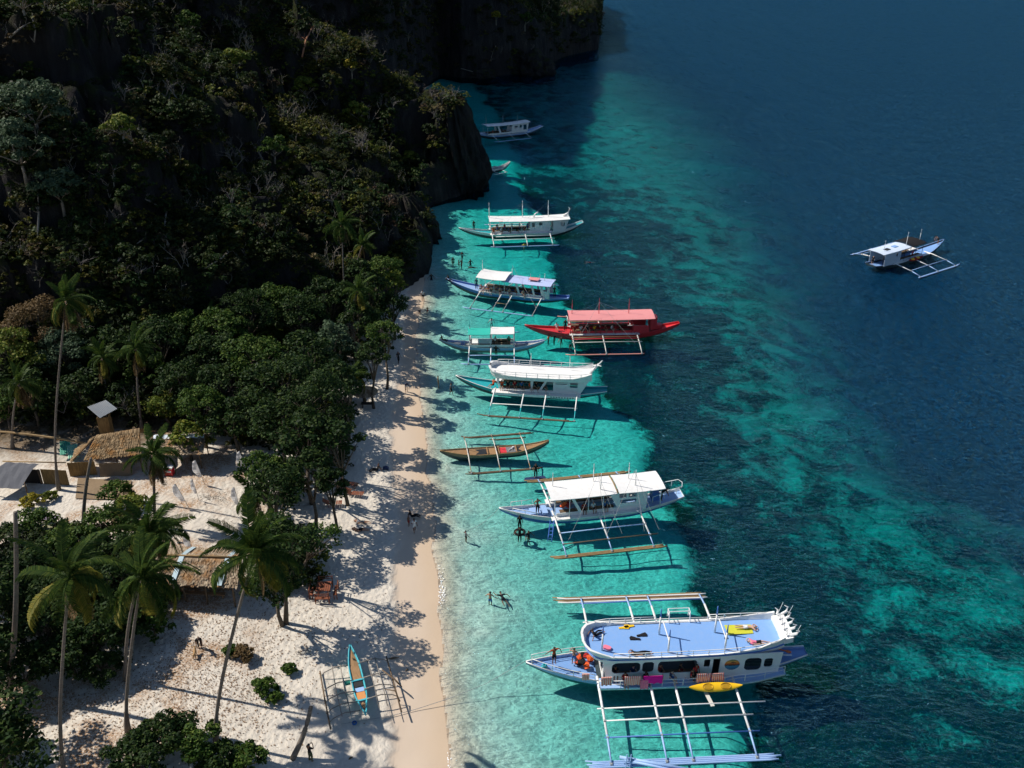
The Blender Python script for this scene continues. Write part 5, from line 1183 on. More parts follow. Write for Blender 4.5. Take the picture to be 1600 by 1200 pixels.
P_GRN = leafmat('palm_leaflets', (.020, .045, .010), (.045, .085, .015), (.10, .13, .02), .4); P_YEL = leafmat('yellowing_palm_leaflets', (.09, .10, .012), (.16, .15, .02), (.24, .19, .03), .4); P_DRY = leafmat('dead_palm_leaflets', (.10, .07, .035), (.18, .12, .06), (.24, .17, .09), .8)
BARK = wood('bark', (.15, .12, .09), (.05, .04, .03), .9, (1, 1, 6), 2); PBARK = wood('palm_bark', (.22, .19, .16), (.09, .075, .06), .9, (1, 1, 14), 1.5); PALEBARK = wood('pale_bark', (.36, .32, .27), (.16, .13, .10), .9, (1, 1, 6), 2)

def leaves_np(centers, radii, n, size, rs, up=.5, flat=.75):
    "leaf quads scattered through lumps"
    k = rs.choice(len(centers), n, p=np.array(radii) ** 2 / (np.array(radii) ** 2).sum())
    d = rs.normal(size=(n, 3)); d /= np.linalg.norm(d, axis=1)[:, None]; d[:, 2] = np.where(d[:, 2] < -.3, -d[:, 2] * .6, d[:, 2])
    rad = np.array(radii)[k] * rs.rand(n) ** .28
    c = np.array(centers)[k] + d * rad[:, None] * np.array([1, 1, flat])
    nrm = d * .6 + rs.normal(size=(n, 3)) * .45 + np.array([0, 0, up]); nrm /= np.linalg.norm(nrm, axis=1)[:, None]
    a = rs.normal(size=(n, 3)); u = np.cross(nrm, a); u /= np.linalg.norm(u, axis=1)[:, None]; v = np.cross(nrm, u)
    s_ = size * (.6 + .8 * rs.rand(n))[:, None]
    w_ = s_ * .30
    V = np.stack([c - u * s_ * .5, c + v * w_ - nrm * s_ * .05, c + u * s_ * .5 - nrm * s_ * .12, c - v * w_ - nrm * s_ * .05], 1).reshape(-1, 3)
    return V, np.arange(4 * n).reshape(n, 4)
def lumps(R_, H_, n, rs, low=-.25):
    out, rad = [], []
    for i in range(n):
        a = 2.39996 * i + rs.rand() * .8; zz = low + (1 - low) * ((i + .5) / n) ** .8; rr_ = sqrt(max(0, 1 - max(0, zz) ** 2)) * (.55 + .5 * rs.rand())
        out.append((R_ * rr_ * cos(a), R_ * rr_ * sin(a), H_ * zz * (.75 + .4 * rs.rand()))); rad.append(R_ * (.22 + .20 * rs.rand()))
    return out, rad
def limb_mesh(base, tips, r0, rs, split=.45):
    m = MB(); top = Vector(base) * 0
    fork = Vector((0, 0, 0))
    zc = sum(t_[2] for t_ in tips) / len(tips)
    f = Vector((sum(t_[0] for t_ in tips) / len(tips) * .4, sum(t_[1] for t_ in tips) / len(tips) * .4, zc * split))
    b = Vector(base); m.tube([b + Vector((0, 0, -.3)), b.lerp(f, .5) + Vector((rs.uniform(-.1, .1), rs.uniform(-.1, .1), 0)) * zc * .3, f], [r0 * 1.25, r0 * .9, r0 * .8], 7)
    for t_ in tips:
        t_ = Vector(t_); mid = f.lerp(t_, .5) + Vector((rs.uniform(-.25, .25), rs.uniform(-.25, .25), .1 * zc * .3))
        m.tube([f, mid, t_], [r0 * .55, r0 * .32, r0 * .1], 5)
        for _ in range(2):
            q = mid.lerp(t_, rs.uniform(.1, .7)); e = q + Vector((rs.uniform(-1, 1), rs.uniform(-1, 1), rs.uniform(.1, .8))) * (t_ - f).length * .3
            m.tube([q, e], [r0 * .22, r0 * .05], 4)
    return m
_tn = [0]
def tree(px, py, R_, zc, label, mat=L_DARK, n=None, size=.30, base=None, group=None, cat='tree', name='broadleaf_tree', flat=.8, bark=BARK, nl=None, ztop=None):
    c = G(px, py, zc); _tn[0] += 1; rs = np.random.RandomState(100 + _tn[0]); rp = random.Random(_tn[0])
    g = gz(c.x, c.y)
    b = Vector((c.x + rp.uniform(-.3, .3) * R_, c.y + rp.uniform(-.2, .3) * R_, g)) if base is None else onland(*base)
    g = b.z; T = thing(name, label, cat, b, 0, group)
    L, rad = lumps(R_, R_ * flat, nl or int(9 + R_ * 5), rs)
    off = np.array([c.x - b.x, c.y - b.y, max(zc - g, R_ * .5)])
    Lc = np.array(L) + off
    n = n or int(520 * R_ * R_ * (.3 / size) ** 2 * .62 + 300)
    V, Fc = leaves_np(Lc, rad, n, size, rs)
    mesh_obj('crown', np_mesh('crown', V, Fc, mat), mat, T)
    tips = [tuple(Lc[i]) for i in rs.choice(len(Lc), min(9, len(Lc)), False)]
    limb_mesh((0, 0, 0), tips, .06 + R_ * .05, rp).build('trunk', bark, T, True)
    return T

# fronds: several shared meshes, each a rib with two rows of hanging leaflets
def frond_mesh(L, bend, hang, mat, seed, dry=False, nl=58):
    rs = random.Random(seed); m = MB()
    P = [];
    for i in range(13):
        t = i / 12; a = .55 - bend * t * 1.15 if not dry else -1.0 - .35 * t
        if i == 0: p = Vector((0, 0, 0))
        else: p = P[-1] + Vector((cos(a), 0, sin(a))) * L / 12
        P.append(p)
    m.tube(P, [.05 * (1 - i / 13) + .008 for i in range(13)], 4, False)
    def at(t):
        f = t * 12; i = min(11, int(f)); return P[i].lerp(P[i + 1], f - i), (P[i + 1] - P[i]).normalized()
    for i in range(nl):
        t = .12 + .87 * i / nl; p, d = at(t); ll = (.85 * sin(pi * min(1, t * .85 + .12)) ** .7 + .12) * (L / 4.2)
        for s_ in (-1, 1):
            if rs.random() < (.25 if dry else .04): continue
            out = Vector((.45 * d.x, s_ * .85, .18)); l2 = ll * rs.uniform(.8, 1.1)
            dn = hang * rs.uniform(.7, 1.2)
            q1 = p + out * l2 * .45 + Vector((0, 0, -.10 * dn * l2)); q2 = p + out * l2 * .75 + Vector((.1 * l2, 0, -.62 * dn * l2))
            w_ = Vector((1, 0, .15)) * .030 * (L / 4.2 + .2)
            m.add([p - w_, p + w_, q1 + w_ * .95, q1 - w_ * .95, q2], [(0, 1, 2, 3), (3, 2, 4)])
    me = bpy.data.meshes.new('frond'); me.from_pydata(m.v, [], m.f); me.materials.append(mat); me.update(); return me
FR = [frond_mesh(4.1, b_, h_, P_GRN, k) for k, (b_, h_) in enumerate([(.9, .8), (1.4, 1.2), (1.8, 1.5), (2.1, 1.6)])]
FY = [frond_mesh(4.2, b_, h_, P_YEL, 10 + k) for k, (b_, h_) in enumerate([(1.5, 1.3), (1.9, 1.5)])]
FD = [frond_mesh(3.0, 1.2, 1.3, P_DRY, 20, True), frond_mesh(3.4, 1.0, 1.5, P_DRY, 21, True)]
def palm(base, crown, label, n=22, sc=1.0, skirt=0, yellow=3, h=None, dy=.9, r=.17, cut=False, group='coconut palms on the beach', nuts=5, bare=False):
    b = onland(*base) if not isinstance(base, Vector) else base
    if h is None: z = zat(Vector((b.x, b.y + dy, 0)), crown[1])
    else: z = b.z + h
    z = max(b.z + 3, min(z, 26)); c = G(crown[0], crown[1], z); _tn[0] += 1; rp = random.Random(300 + _tn[0])
    T = thing('coconut_palm', label, 'palm', b, 0, group); cl = c - b
    m = MB(); pts, rad = [], []
    for i in range(25):
        t = i / 24; q = Vector((cl.x * t ** 1.35, cl.y * t ** 1.35, cl.z * t)) + Vector((.12 * sin(t * 5 + base[0] if not isinstance(base, Vector) else 0), 0, 0)) * 1.5 * t * (1 - t)
        pts.append(q); rad.append(r * (1.45 - .75 * min(1, t * 6) if t < .17 else .78 - .3 * t + .05 * (i % 2)))
    rad = [max(.07, q if q < 1 else q) for q in rad]
    m.tube(pts, rad, 8); m.build('trunk', PBARK, T, True)
    ctr = pts[-1]
    for k in range(n):
        me = FR[min(3, int(4 * k / n))]
        if k >= n - yellow: me = FY[k % 2]
        o = mesh_obj('frond', me, P_GRN, T); a = 2.39996 * k + rp.uniform(-.5, .5); el = rp.uniform(-.2, .2) + R(62) - R(112) * (k / n) ** 1.0
        o.location = ctr + Vector((0, 0, .1)); a = a + .35 * sin(a - 3.4); o.rotation_euler = (rp.uniform(-.55, .55), -el, a); s_ = sc * .90 * rp.uniform(.72, 1.12); o.scale = (s_, s_, s_)
    for k in range(skirt):
        o = mesh_obj('dead_frond', FD[k % 2], P_DRY, T); a = 2.39996 * k; o.location = ctr - Vector((0, 0, .15)); o.rotation_euler = (0, rp.uniform(.05, .35), a); s_ = sc * rp.uniform(.8, 1.1); o.scale = (s_, s_, s_)
    for k in range(nuts):
        a = k * 1.3; q = MB(); cc = ctr + Vector((.27 * cos(a), .27 * sin(a), -.28)); q.tube([cc + Vector((0, 0, .15)), cc + Vector((0, 0, .08)), cc, cc - Vector((0, 0, .1)), cc - Vector((0, 0, .15))], [.04, .11, .14, .1, .03], 7); q.build('coconut', L_MID if k % 2 else BAMBOO, T, True)
    return T
palm((338, 1158), (398, 868), 'tall coconut palm leaning over the sand beside the front thatched hut', 26, 1.05, 1, 5, dy=1.2)
palm((200, 1142), (222, 905), 'coconut palm with the paler leaning trunk behind the dark bush at the bottom', 24, 1.0, 1, 5, dy=.8)
palm((197, 1062), (235, 838), 'coconut palm left of the thatched roof, upper of two crowns in line', 22, .95, 2, 2, dy=.8)
palm((104, 1230), (108, 905), 'coconut palm rising out of the thicket at the lower left', 24, 1.0, 2, 6, dy=.8)
palm((92, 765), (104, 470), 'tall palm with a hanging brown skirt at the left in front of the cliff', 18, .8, 14, 2, dy=.5, r=.16)
palm((222, 672), (213, 545), 'palm with a shaggy brown skirt behind the big thatched hut', 16, .8, 14, 1, dy=.5)
palm((244, 822), (240, 712), 'short coconut palm with drooping dry fronds by the white flags', 20, .85, 10, 1, dy=.3, r=.2)
palm((445, 485), (447, 372), 'thin straight palm with a small yellowish crown before the cliff', 12, .6, 0, 8, dy=.3, r=.12, nuts=0)
palm((538, 490), (566, 384), 'thin palm with a curved trunk near the foot of the cliff', 15, .75, 2, 3, dy=.2, r=.12, nuts=2)
palm((540, 520), (535, 352), 'dark upright palm against the black rock wall', 18, .85, 4, 0, dy=.4, r=.13)
palm((550, 640), (548, 590), 'low bushy palm at the tree edge near the thatched parasol', 16, .75, 0, 3, dy=.1)
palm((398, 830), (398, 775), 'small yellow-green palm behind the tall leaning palm', 18, .7, 4, 4, dy=.1)
palm((520, 572), (560, 455), 'palm half sunk in the crowns beside the path to the beach', 16, .8, 3, 2, dy=.3)
palm((603, 560), (596, 520), 'low palm under the trees at the edge of the shaded beach', 12, .7, 0, 2, dy=.1)
palm((330, 560), (328, 505), 'palm crown rising out of the middle of the wood', 16, .8, 3, 3, dy=.3)
palm((170, 640), (160, 560), 'palm with dry fronds left of the shaggy skirted palm', 16, .75, 9, 2, dy=.3)
palm((420, 560), (425, 520), 'dark palm crown in the wood below the thin straight palm', 16, .75, 4, 1, dy=.3)
palm((500, 625), (498, 575), 'palm crown among the dark trees near the beach edge', 16, .75, 3, 3, dy=.3)
palm((20, 700), (30, 600), 'palm crown at the left edge above the grey tarp shed', 16, .8, 8, 2, dy=.3)
for px, py, z_, lb in ((-70, 940, 8, 'tall leafy tree cut by the left edge above the corner'), (-90, 1060, 8, 'tall leafy tree outside the left edge near the corner'), (-60, 1150, 7.5, 'leafy tree outside the left bottom corner'), (-110, 840, 8, 'tall leafy tree outside the left edge by the clearing'), (-30, 1230, 6.5, 'leafy tree below the left bottom corner')): tree(px, py, 3.6, z_, lb, L_DARK, size=.34)
# bare trunks
def snag(base, top, r, label, name='dead_palm', cat='palm', dy=.2, bend=.25, mat=PBARK, z=None):
    b = onland(*base); zt = z if z is not None else zat(Vector((b.x, b.y + dy, 0)), top[1]); t_ = G(top[0], top[1], zt)
    m = MB(); pts = [b.lerp(t_, k / 12) + Vector((bend * sin(pi * k / 12), 0, 0)) for k in range(13)]; m.tube([p - b for p in pts], [r * (1.3 - .5 * k / 12) for k in range(13)], 8)
    o = m.build(name, mat, None, True); o.location = b; return tag(o, label, cat)
snag((14, 1085), (24, 800), .17, 'tall bare palm trunk standing at the far left edge', dy=.3)
snag((130, 842), (142, 716), .15, 'bare dark trunk in front of the tarp by the big thatched hut', bend=-.2)
snag((457, 1186), (486, 1104), .16, 'cut palm log leaning up from the sand beside the standing person', 'leaning_log', 'log', dy=1.2, bend=.15)
m = MB(); a_, b_ = G(-40, 672, 3.6), G(132, 692, 3.4); m.tube([a_.lerp(b_, k / 8) + Vector((0, 0, .25 * sin(pi * k / 8))) for k in range(9)], [.12] * 9, 7); tag(m.build('fallen_pole', BAMBOO, None, True), 'long pale pole lying level behind the huts at the left edge', 'pole')

NAMED = [
 (350, 600, 3.0, 6, L_DARK), (400, 572, 3.3, 7, L_MID), (450, 612, 3.8, 7, L_DARK), (505, 640, 3.0, 8.5, L_DARK), (430, 668, 3.0, 6, L_DARK), (372, 660, 2.8, 5.5, L_DARK), (478, 690, 2.8, 8, L_DARK), (528, 688, 2.1, 8, L_DARK), (320, 645, 2.5, 6, L_MID), (296, 692, 1.9, 4, L_YEL), (285, 600, 2.8, 6, L_DARK),
 (602, 425, 2.6, 6, L_MID), (582, 465, 2.7, 6, L_DARK), (612, 482, 2.2, 5, L_DARK), (562, 512, 2.8, 6, L_DARK), (600, 524, 1.9, 7.5, L_MID), (512, 470, 3.0, 7, L_DARK), (470, 500, 3.1, 7, L_DARK), (432, 478, 3.1, 8, L_MID), (522, 545, 2.5, 6, L_DARK), (385, 500, 3.1, 8, L_DARK), (342, 520, 3.1, 8, L_MID), (300, 468, 3.3, 9, L_DARK),
 (250, 438, 3.3, 9, L_MID), (200, 470, 3.3, 9, L_PALE), (150, 502, 3.3, 9, L_DARK), (250, 540, 3.1, 8, L_DARK), (180, 560, 2.9, 7, L_DARK), (100, 560, 2.9, 7, L_PALE), (60, 520, 3.3, 9, L_BRN), (20, 562, 3.1, 8, L_DARK), (120, 622, 2.3, 5, L_DARK), (50, 622, 2.4, 6, L_DARK), (8, 640, 2.2, 5, L_DARK), (585, 560, 1.8, 7, L_DARK), (560, 590, 1.6, 4, L_DARK), (530, 600, 2.2, 8, L_DARK), (230, 590, 2.4, 5, L_DARK)]
NAMED += [(320, 560, 2.6, 7, L_DARK), (130, 545, 2.6, 7, L_DARK), (215, 520, 2.6, 8, L_DARK), (290, 520, 2.6, 8, L_DARK), (20, 600, 2.6, 6, L_DARK), (85, 595, 2.4, 5, L_DARK), (150, 600, 2.4, 5, L_DARK), (545, 470, 2.4, 7, L_DARK), (480, 560, 2.8, 7, L_DARK), (350, 560, 2.6, 7, L_DARK), (610, 450, 2.0, 5, L_YEL), (560, 430, 2.2, 7, L_DARK), (195, 628, 1.9, 4, L_DARK), (255, 640, 2.0, 4, L_DARK), (300, 625, 2.4, 5, L_DARK)]
ORD2 = ('first', 'second', 'third', 'fourth', 'fifth', 'sixth', 'seventh', 'eighth', 'ninth', 'tenth', 'eleventh', 'twelfth', 'thirteenth', 'fourteenth', 'fifteenth', 'sixteenth', 'seventeenth', 'eighteenth')
for lo, hi, rw_ in ((0, 485, 'rearmost row at the rock'), (485, 535, 'second row from the rock'), (535, 592, 'third row from the rock'), (592, 630, 'second row from the huts'), (630, 900, 'front row nearest the huts')):
    for i_, q in enumerate(sorted([q for q in NAMED if lo <= q[1] < hi])):
        tree(*q[:4], '%s from the left in the %s of the wood' % (ORD2[i_] + ' broadleaf tree', rw_), q[4] if rnd.random() < .84 else rnd.choice([L_MID, L_YEL, L_PALE, L_DARK]), group='trees of the wood below the cliff', size=rnd.uniform(.24, .38), flat=rnd.uniform(.65, 1.15))
tree(410, 738, 1.9, 7, 'lone leafy tree by the small yellow-green palm', L_MID, size=.28)
tree(430, 770, 2.4, 7.5, 'broadleaf tree on the sand behind the tall leaning palm', L_DARK, size=.28)
tree(488, 742, 2.3, 7.0, 'dark tree shading the wooden loungers', L_DARK, size=.28)
tree(520, 758, 1.7, 6.0, 'low dark crown reaching over the loungers toward the sea', L_DARK, size=.26)
tree(440, 858, 2.6, 8.5, 'dense tree between the leaning palm and the picnic table', L_DARK, size=.28)
tree(430, 915, 2.1, 5.5, 'low dark tree at the back of the picnic table', L_DARK, size=.28)
tree(500, 846, 1.7, 6.5, 'thin open tree with twigs reaching toward the beach', L_MID, n=620, size=.26, nl=14, base=(462, 905))
for k, (px, py, r_, z_, mt, lb) in enumerate([(60, 830, 2.1, 3.6, L_MID, 'bush at the far left beside the tall bare trunk'), (110, 862, 2.3, 4, L_MID, 'leafy tree below the yellow parasol'), (160, 832, 2.3, 4.2, L_MID, 'leafy tree right of the yellow parasol'), (205, 800, 1.7, 3.6, L_YEL, 'yellowish tree behind the upper palm crown'), (185, 772, 1.5, 3.2, L_MID, 'light green tree in front of the tan tarp'),
   (38, 900, 2.5, 4.8, L_DARK, 'dark tree at the left edge above the thicket'), (98, 935, 2.4, 4.4, L_DARK, 'dark tree behind the lower left palm crown'), (165, 925, 2.6, 4.8, L_DARK, 'dark tree between the two leaning palm crowns'), (58, 992, 2.6, 4.6, L_DARK, 'dark tree left of the lower left palm trunk'), (142, 1000, 2.5, 4.2, L_DARK, 'dark tree right of the lower left palm trunk'),
   (205, 960, 1.9, 3.6, L_MID, 'small green tree behind the pair of palm trunks'), (30, 1062, 2.0, 3.6, L_DARK, 'low dark tree above the bottom left bush'), (160, 1048, 1.6, 2.6, L_DARK, 'low shrubby tree where the shaded sand begins'), (240, 985, 1.3, 2.6, L_MID, 'light green shrub between the palms and the thatched hut'),
   (15, 850, 2.0, 3.4, L_DARK, 'shrubby tree cut by the left edge below the small table'), (75, 880, 2.2, 3.6, L_DARK, 'dark tree under the first pale trunk'), (130, 895, 2.2, 3.8, L_DARK, 'rounded dark tree above the lower left palm crown'), (190, 880, 2.2, 3.8, L_DARK, 'dark tree behind the twin palm crowns'), (215, 845, 1.8, 3.4, L_MID, 'green tree left of the thatched roof corner'), (20, 960, 2.4, 4.2, L_DARK, 'tree at the left edge beside the tall bare trunk'), (100, 1030, 2.2, 3.6, L_DARK, 'dark tree at the foot of the lower left palm'), (180, 985, 2.2, 3.8, L_DARK, 'dark tree behind the pale twin trunks'), (10, 1020, 2.0, 3.6, L_DARK, 'low tree at the far left edge above the corner bush'), (240, 905, 1.6, 3.0, L_MID, 'green tree touching the front thatched hut on its left'), (230, 945, 1.7, 3.2, L_DARK, 'dark tree just below the front thatched hut corner')]):
    tree(px, py, r_, z_, lb, mt, size=.27)
for px, py, r_, z_, mt, lb in [(205, 1188, 1.7, 2.4, L_DARK, 'leftmost dark bush at the bottom beside the pale leaning trunk'), (348, 1192, 1.4, 2.0, L_DARK, 'dark bush at the bottom edge in the middle of the row'), (250, 1165, 2.2, 2.6, L_DARK, 'largest dark bush at the bottom edge'), (302, 1172, 1.9, 2.2, L_MID, 'middle bush at the bottom edge in front of the leaning palm'), (385, 1186, 1.3, 2.0, L_MID, 'sunlit bush at the bottom edge nearest the log'), (8, 1168, 1.9, 2.6, L_YEL, 'yellow-green bush in the bottom left corner'), (415, 1086, .9, .8, L_MID, 'bright green shrub on the open sand'), (452, 1056, .55, .7, L_MID, 'smallest sapling on the open sand'), (432, 1104, .6, .5, L_MID, 'low bright shrub touching the larger shrub on the open sand'), (384, 1040, .8, .6, L_BRN, 'brown dry shrub beside the leaning palm trunk'), (362, 1034, .55, .6, L_MID, 'small fan-shaped green plant beside the dry shrub'), (50, 790, 1.0, 2.0, L_GOLD, 'golden-yellow bush by the grey tarp shed'), (80, 790, .7, 1.2, L_YEL, 'little potted plant near the yellow parasol'), (268, 945, .8, 1.4, L_MID, 'shrub beside the wall of the thatched hut')]:
    tree(px, py, r_, z_, lb, mt, size=.22, cat='bush', name='bush', nl=14, n=int(900 * r_ * r_ + 260), flat=.6)

# ---- cliff plants
from mathutils.bvhtree import BVHTree
rockV = Vm; rf = Fm
cen = rockV[rf].mean(1); e1 = rockV[rf[:, 2]] - rockV[rf[:, 0]]; e2 = rockV[rf[:, 3]] - rockV[rf[:, 1]]
nn = np.cross(e1, e2); ar = np.linalg.norm(nn, axis=1) / 2; nn = nn / (2 * ar[:, None] + 1e-9); nn *= np.sign(nn[:, 2])[:, None]
dd_ = cen[:, 1] * CP + (CH - cen[:, 2]) * SP; ppx = 800 + FL * cen[:, 0] / dd_; ppy = 600 + FL * ((CH - cen[:, 2]) * CP - cen[:, 1] * SP) / dd_
seen = (ppx > -90) & (ppx < 1000) & (ppy > -110) & (ppy < 720) & (cen[:, 2] > 2.0)
toc = np.array([0, 0, CH]) - cen; toc /= np.linalg.norm(toc, axis=1)[:, None]; facing = (nn * toc).sum(1)
patch = fbm(cen[:, 0] / 9 + cen[:, 2] / 13, cen[:, 1] / 9 + 5, 3)
wgt = ar * seen * (facing > -.15) * np.clip((nn[:, 2] - .02) * 2.2, .12, 1) * np.clip((patch - .25) * 5, .3, 1)
rock_bare = (ppx > 640) & (cen[:, 1] < 215); wgt = wgt * np.where(rock_bare, .12, 1)
cave = np.exp(-(((ppx - 150) / 45) ** 2 + ((ppy - 110) / 90) ** 2)); wgt = wgt * (1 - .97 * np.clip(cave * 1.6, 0, 1))
NJ = 21000
sel = nr.choice(len(wgt), NJ, p=wgt / wgt.sum()); jp = cen[sel] + nr.normal(size=(NJ, 3)) * .4
src = bpy.data.collections.new('jungle_plants')
def clump(i, n, R_, size, mat, up=.5, flat=.75):
    rs = np.random.RandomState(900 + i); L, rad = lumps(R_, R_ * flat, 9, rs)
    V, Fc = leaves_np(L, rad, n, size, rs, up)
    o = bpy.data.objects.new('leaf_clump_%d' % i, np_mesh('leaf_clump', V, Fc, mat)); src.objects.link(o)
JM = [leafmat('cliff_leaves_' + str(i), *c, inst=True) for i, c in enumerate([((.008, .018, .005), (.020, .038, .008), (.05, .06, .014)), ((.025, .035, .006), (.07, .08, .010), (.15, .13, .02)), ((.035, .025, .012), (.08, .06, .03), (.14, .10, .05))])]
clump(0, 260, 1.5, .34, JM[0]); clump(1, 220, 1.3, .34, JM[0]); clump(2, 240, 1.4, .32, JM[1]); clump(3, 200, 1.2, .3, JM[1]); clump(4, 150, 1.1, .3, JM[2]); clump(5, 260, 2.0, .38, JM[0], .5, 1.0)
def twigs(i, mat, n, L):
    rp = random.Random(i); m = MB()
    def br(p, d, l, r_, k):
        q = p + d * l * .5 + Vector((rp.uniform(-1, 1), rp.uniform(-1, 1), rp.uniform(-.6, .8))) * l * .12; e = q + (d + Vector((rp.uniform(-.5, .5), rp.uniform(-.5, .5), rp.uniform(-.3, .4)))).normalized() * l * .5
        m.tube([p, q, e], [r_, r_ * .75, r_ * .45], 4, False)
        if k > 0:
            for _ in range(3): br(q.lerp(e, rp.random()), (d + Vector((rp.uniform(-1, 1), rp.uniform(-1, 1), rp.uniform(-.5, .8)))).normalized(), l * rp.uniform(.45, .75), r_ * .5, k - 1)
    for _ in range(n): br(Vector((0, 0, 0)), Vector((rp.uniform(-.7, .7), rp.uniform(-.7, .7), 1)).normalized(), L, .045, 2)
    return m
for i, (mt, n_, l_) in enumerate([(PALEBARK, 2, 2.0), (wood('grey_twigs', (.26, .23, .21), (.10, .09, .08)), 4, 1.5)]):
    m = twigs(50 + i, mt, n_, l_); me = bpy.data.meshes.new('bare_twigs'); me.from_pydata(m.v, [], m.f); me.materials.append(mt); o = bpy.data.objects.new('leaf_clump_%d' % (6 + i), me); src.objects.link(o)
kind = np.where(nr.rand(NJ) < .09, nr.randint(6, 8, NJ), nr.choice([0, 0, 1, 2, 3, 4, 5], NJ))
yl = np.exp(-(((ppx[sel] - 480) / 140) ** 2 + ((ppy[sel] - 170) / 130) ** 2)); kind = np.where((kind < 6) & (nr.rand(NJ) < yl * .8), nr.choice([2, 3], NJ), kind)
def scatter(name, P_, kind, rot, sca):
    me = bpy.data.meshes.new(name); me.vertices.add(len(P_)); me.vertices.foreach_set('co', np.asarray(P_, np.float32).ravel())
    for an, ty, av in (('kind', 'INT', kind), ('spin', 'FLOAT', rot), ('size', 'FLOAT', sca)):
        a_ = me.attributes.new(an, ty, 'POINT'); a_.data.foreach_set('value', np.asarray(av, np.int32 if ty == 'INT' else np.float32))
    o = bpy.data.objects.new(name, me); COL.objects.link(o)
    ng = bpy.data.node_groups.new(name, 'GeometryNodeTree'); ng.interface.new_socket('Geometry', in_out='INPUT', socket_type='NodeSocketGeometry'); ng.interface.new_socket('Geometry', in_out='OUTPUT', socket_type='NodeSocketGeometry')
    n_ = ng.nodes; l_ = ng.links; gi = n_.new('NodeGroupInput'); go = n_.new('NodeGroupOutput'); ip = n_.new('GeometryNodeInstanceOnPoints'); ci = n_.new('GeometryNodeCollectionInfo')
    ci.inputs['Collection'].default_value = src; ci.inputs['Separate Children'].default_value = True; ci.inputs['Reset Children'].default_value = True
    def na(nm, ty): q = n_.new('GeometryNodeInputNamedAttribute'); q.data_type = ty; q.inputs['Name'].default_value = nm; return [s_ for s_ in q.outputs if s_.enabled and s_.name == 'Attribute'][0]
    cx = n_.new('ShaderNodeCombineXYZ'); l_.new(na('spin', 'FLOAT'), cx.inputs[2])
    l_.new(gi.outputs[0], ip.inputs['Points']); l_.new(ci.outputs[0], ip.inputs['Instance']); ip.inputs['Pick Instance'].default_value = True
    l_.new(na('kind', 'INT'), ip.inputs['Instance Index']); l_.new(cx.outputs[0], ip.inputs['Rotation']); l_.new(na('size', 'FLOAT'), ip.inputs['Scale']); l_.new(ip.outputs[0], go.inputs[0])
    md = o.modifiers.new('scatter', 'NODES'); md.node_group = ng; return o
pt = G(722, 290); extra = np.array([(pt.x - 1.8 + rnd.gauss(0, 1.9), pt.y + rnd.gauss(-.5, 3.0), 17.2 + rnd.uniform(-1.2, 1.0)) for _ in range(46)] + [(pt.x - 4.5 + rnd.gauss(0, 1.2), pt.y - 6 + rnd.gauss(0, 1.5), rnd.uniform(9, 17)) for _ in range(30)])
jp = np.concatenate([jp, extra]); kind = np.concatenate([kind, nr.choice([0, 1, 2, 3, 4, 7], len(extra))]); NJ = len(jp)
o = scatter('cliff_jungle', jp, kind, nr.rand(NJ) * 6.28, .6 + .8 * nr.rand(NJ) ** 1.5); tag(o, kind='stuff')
# undergrowth filling the wood below the cliff
Pg = []
for (cx_, cy_, rx_, ry_, nn_) in ((420, 650, 120, 45, 260), (500, 700, 40, 30, 60), (440, 770, 30, 20, 26), (120, 660, 160, 14, 120), (110, 930, 110, 80, 260), (450, 880, 45, 35, 50)):
    for _ in range(nn_):
        px, py = cx_ + rx_ * rnd.uniform(-1, 1), cy_ + ry_ * rnd.uniform(-1, 1)
        if ((px - cx_) / rx_) ** 2 + ((py - cy_) / ry_) ** 2 > 1: continue
        p = G(px, py, 1.8); Pg.append((p.x, p.y, max(gz(p.x, p.y), 0) + rnd.uniform(.1, 1.9)))
for _ in range(900):
    px, py = rnd.uniform(-40, 620), rnd.uniform(430, 665)
    if py > 560 and px > 540: continue
    if py > 640 and px < 270: continue
    p = G(px, py, 1.5); Pg.append((p.x, p.y, max(gz(p.x, p.y), 0) + rnd.uniform(.2, 2.6)))
Pg = [p for p in Pg if foot_dist(np.array([p[0]]), np.array([p[1]]))[0] < 3 and (PX(*p)[0] < 600)]
o = scatter('undergrowth', Pg, nr.choice([0, 1, 3, 5, 7], len(Pg)), nr.rand(len(Pg)) * 6.28, .6 + .6 * nr.rand(len(Pg))); tag(o, kind='stuff')
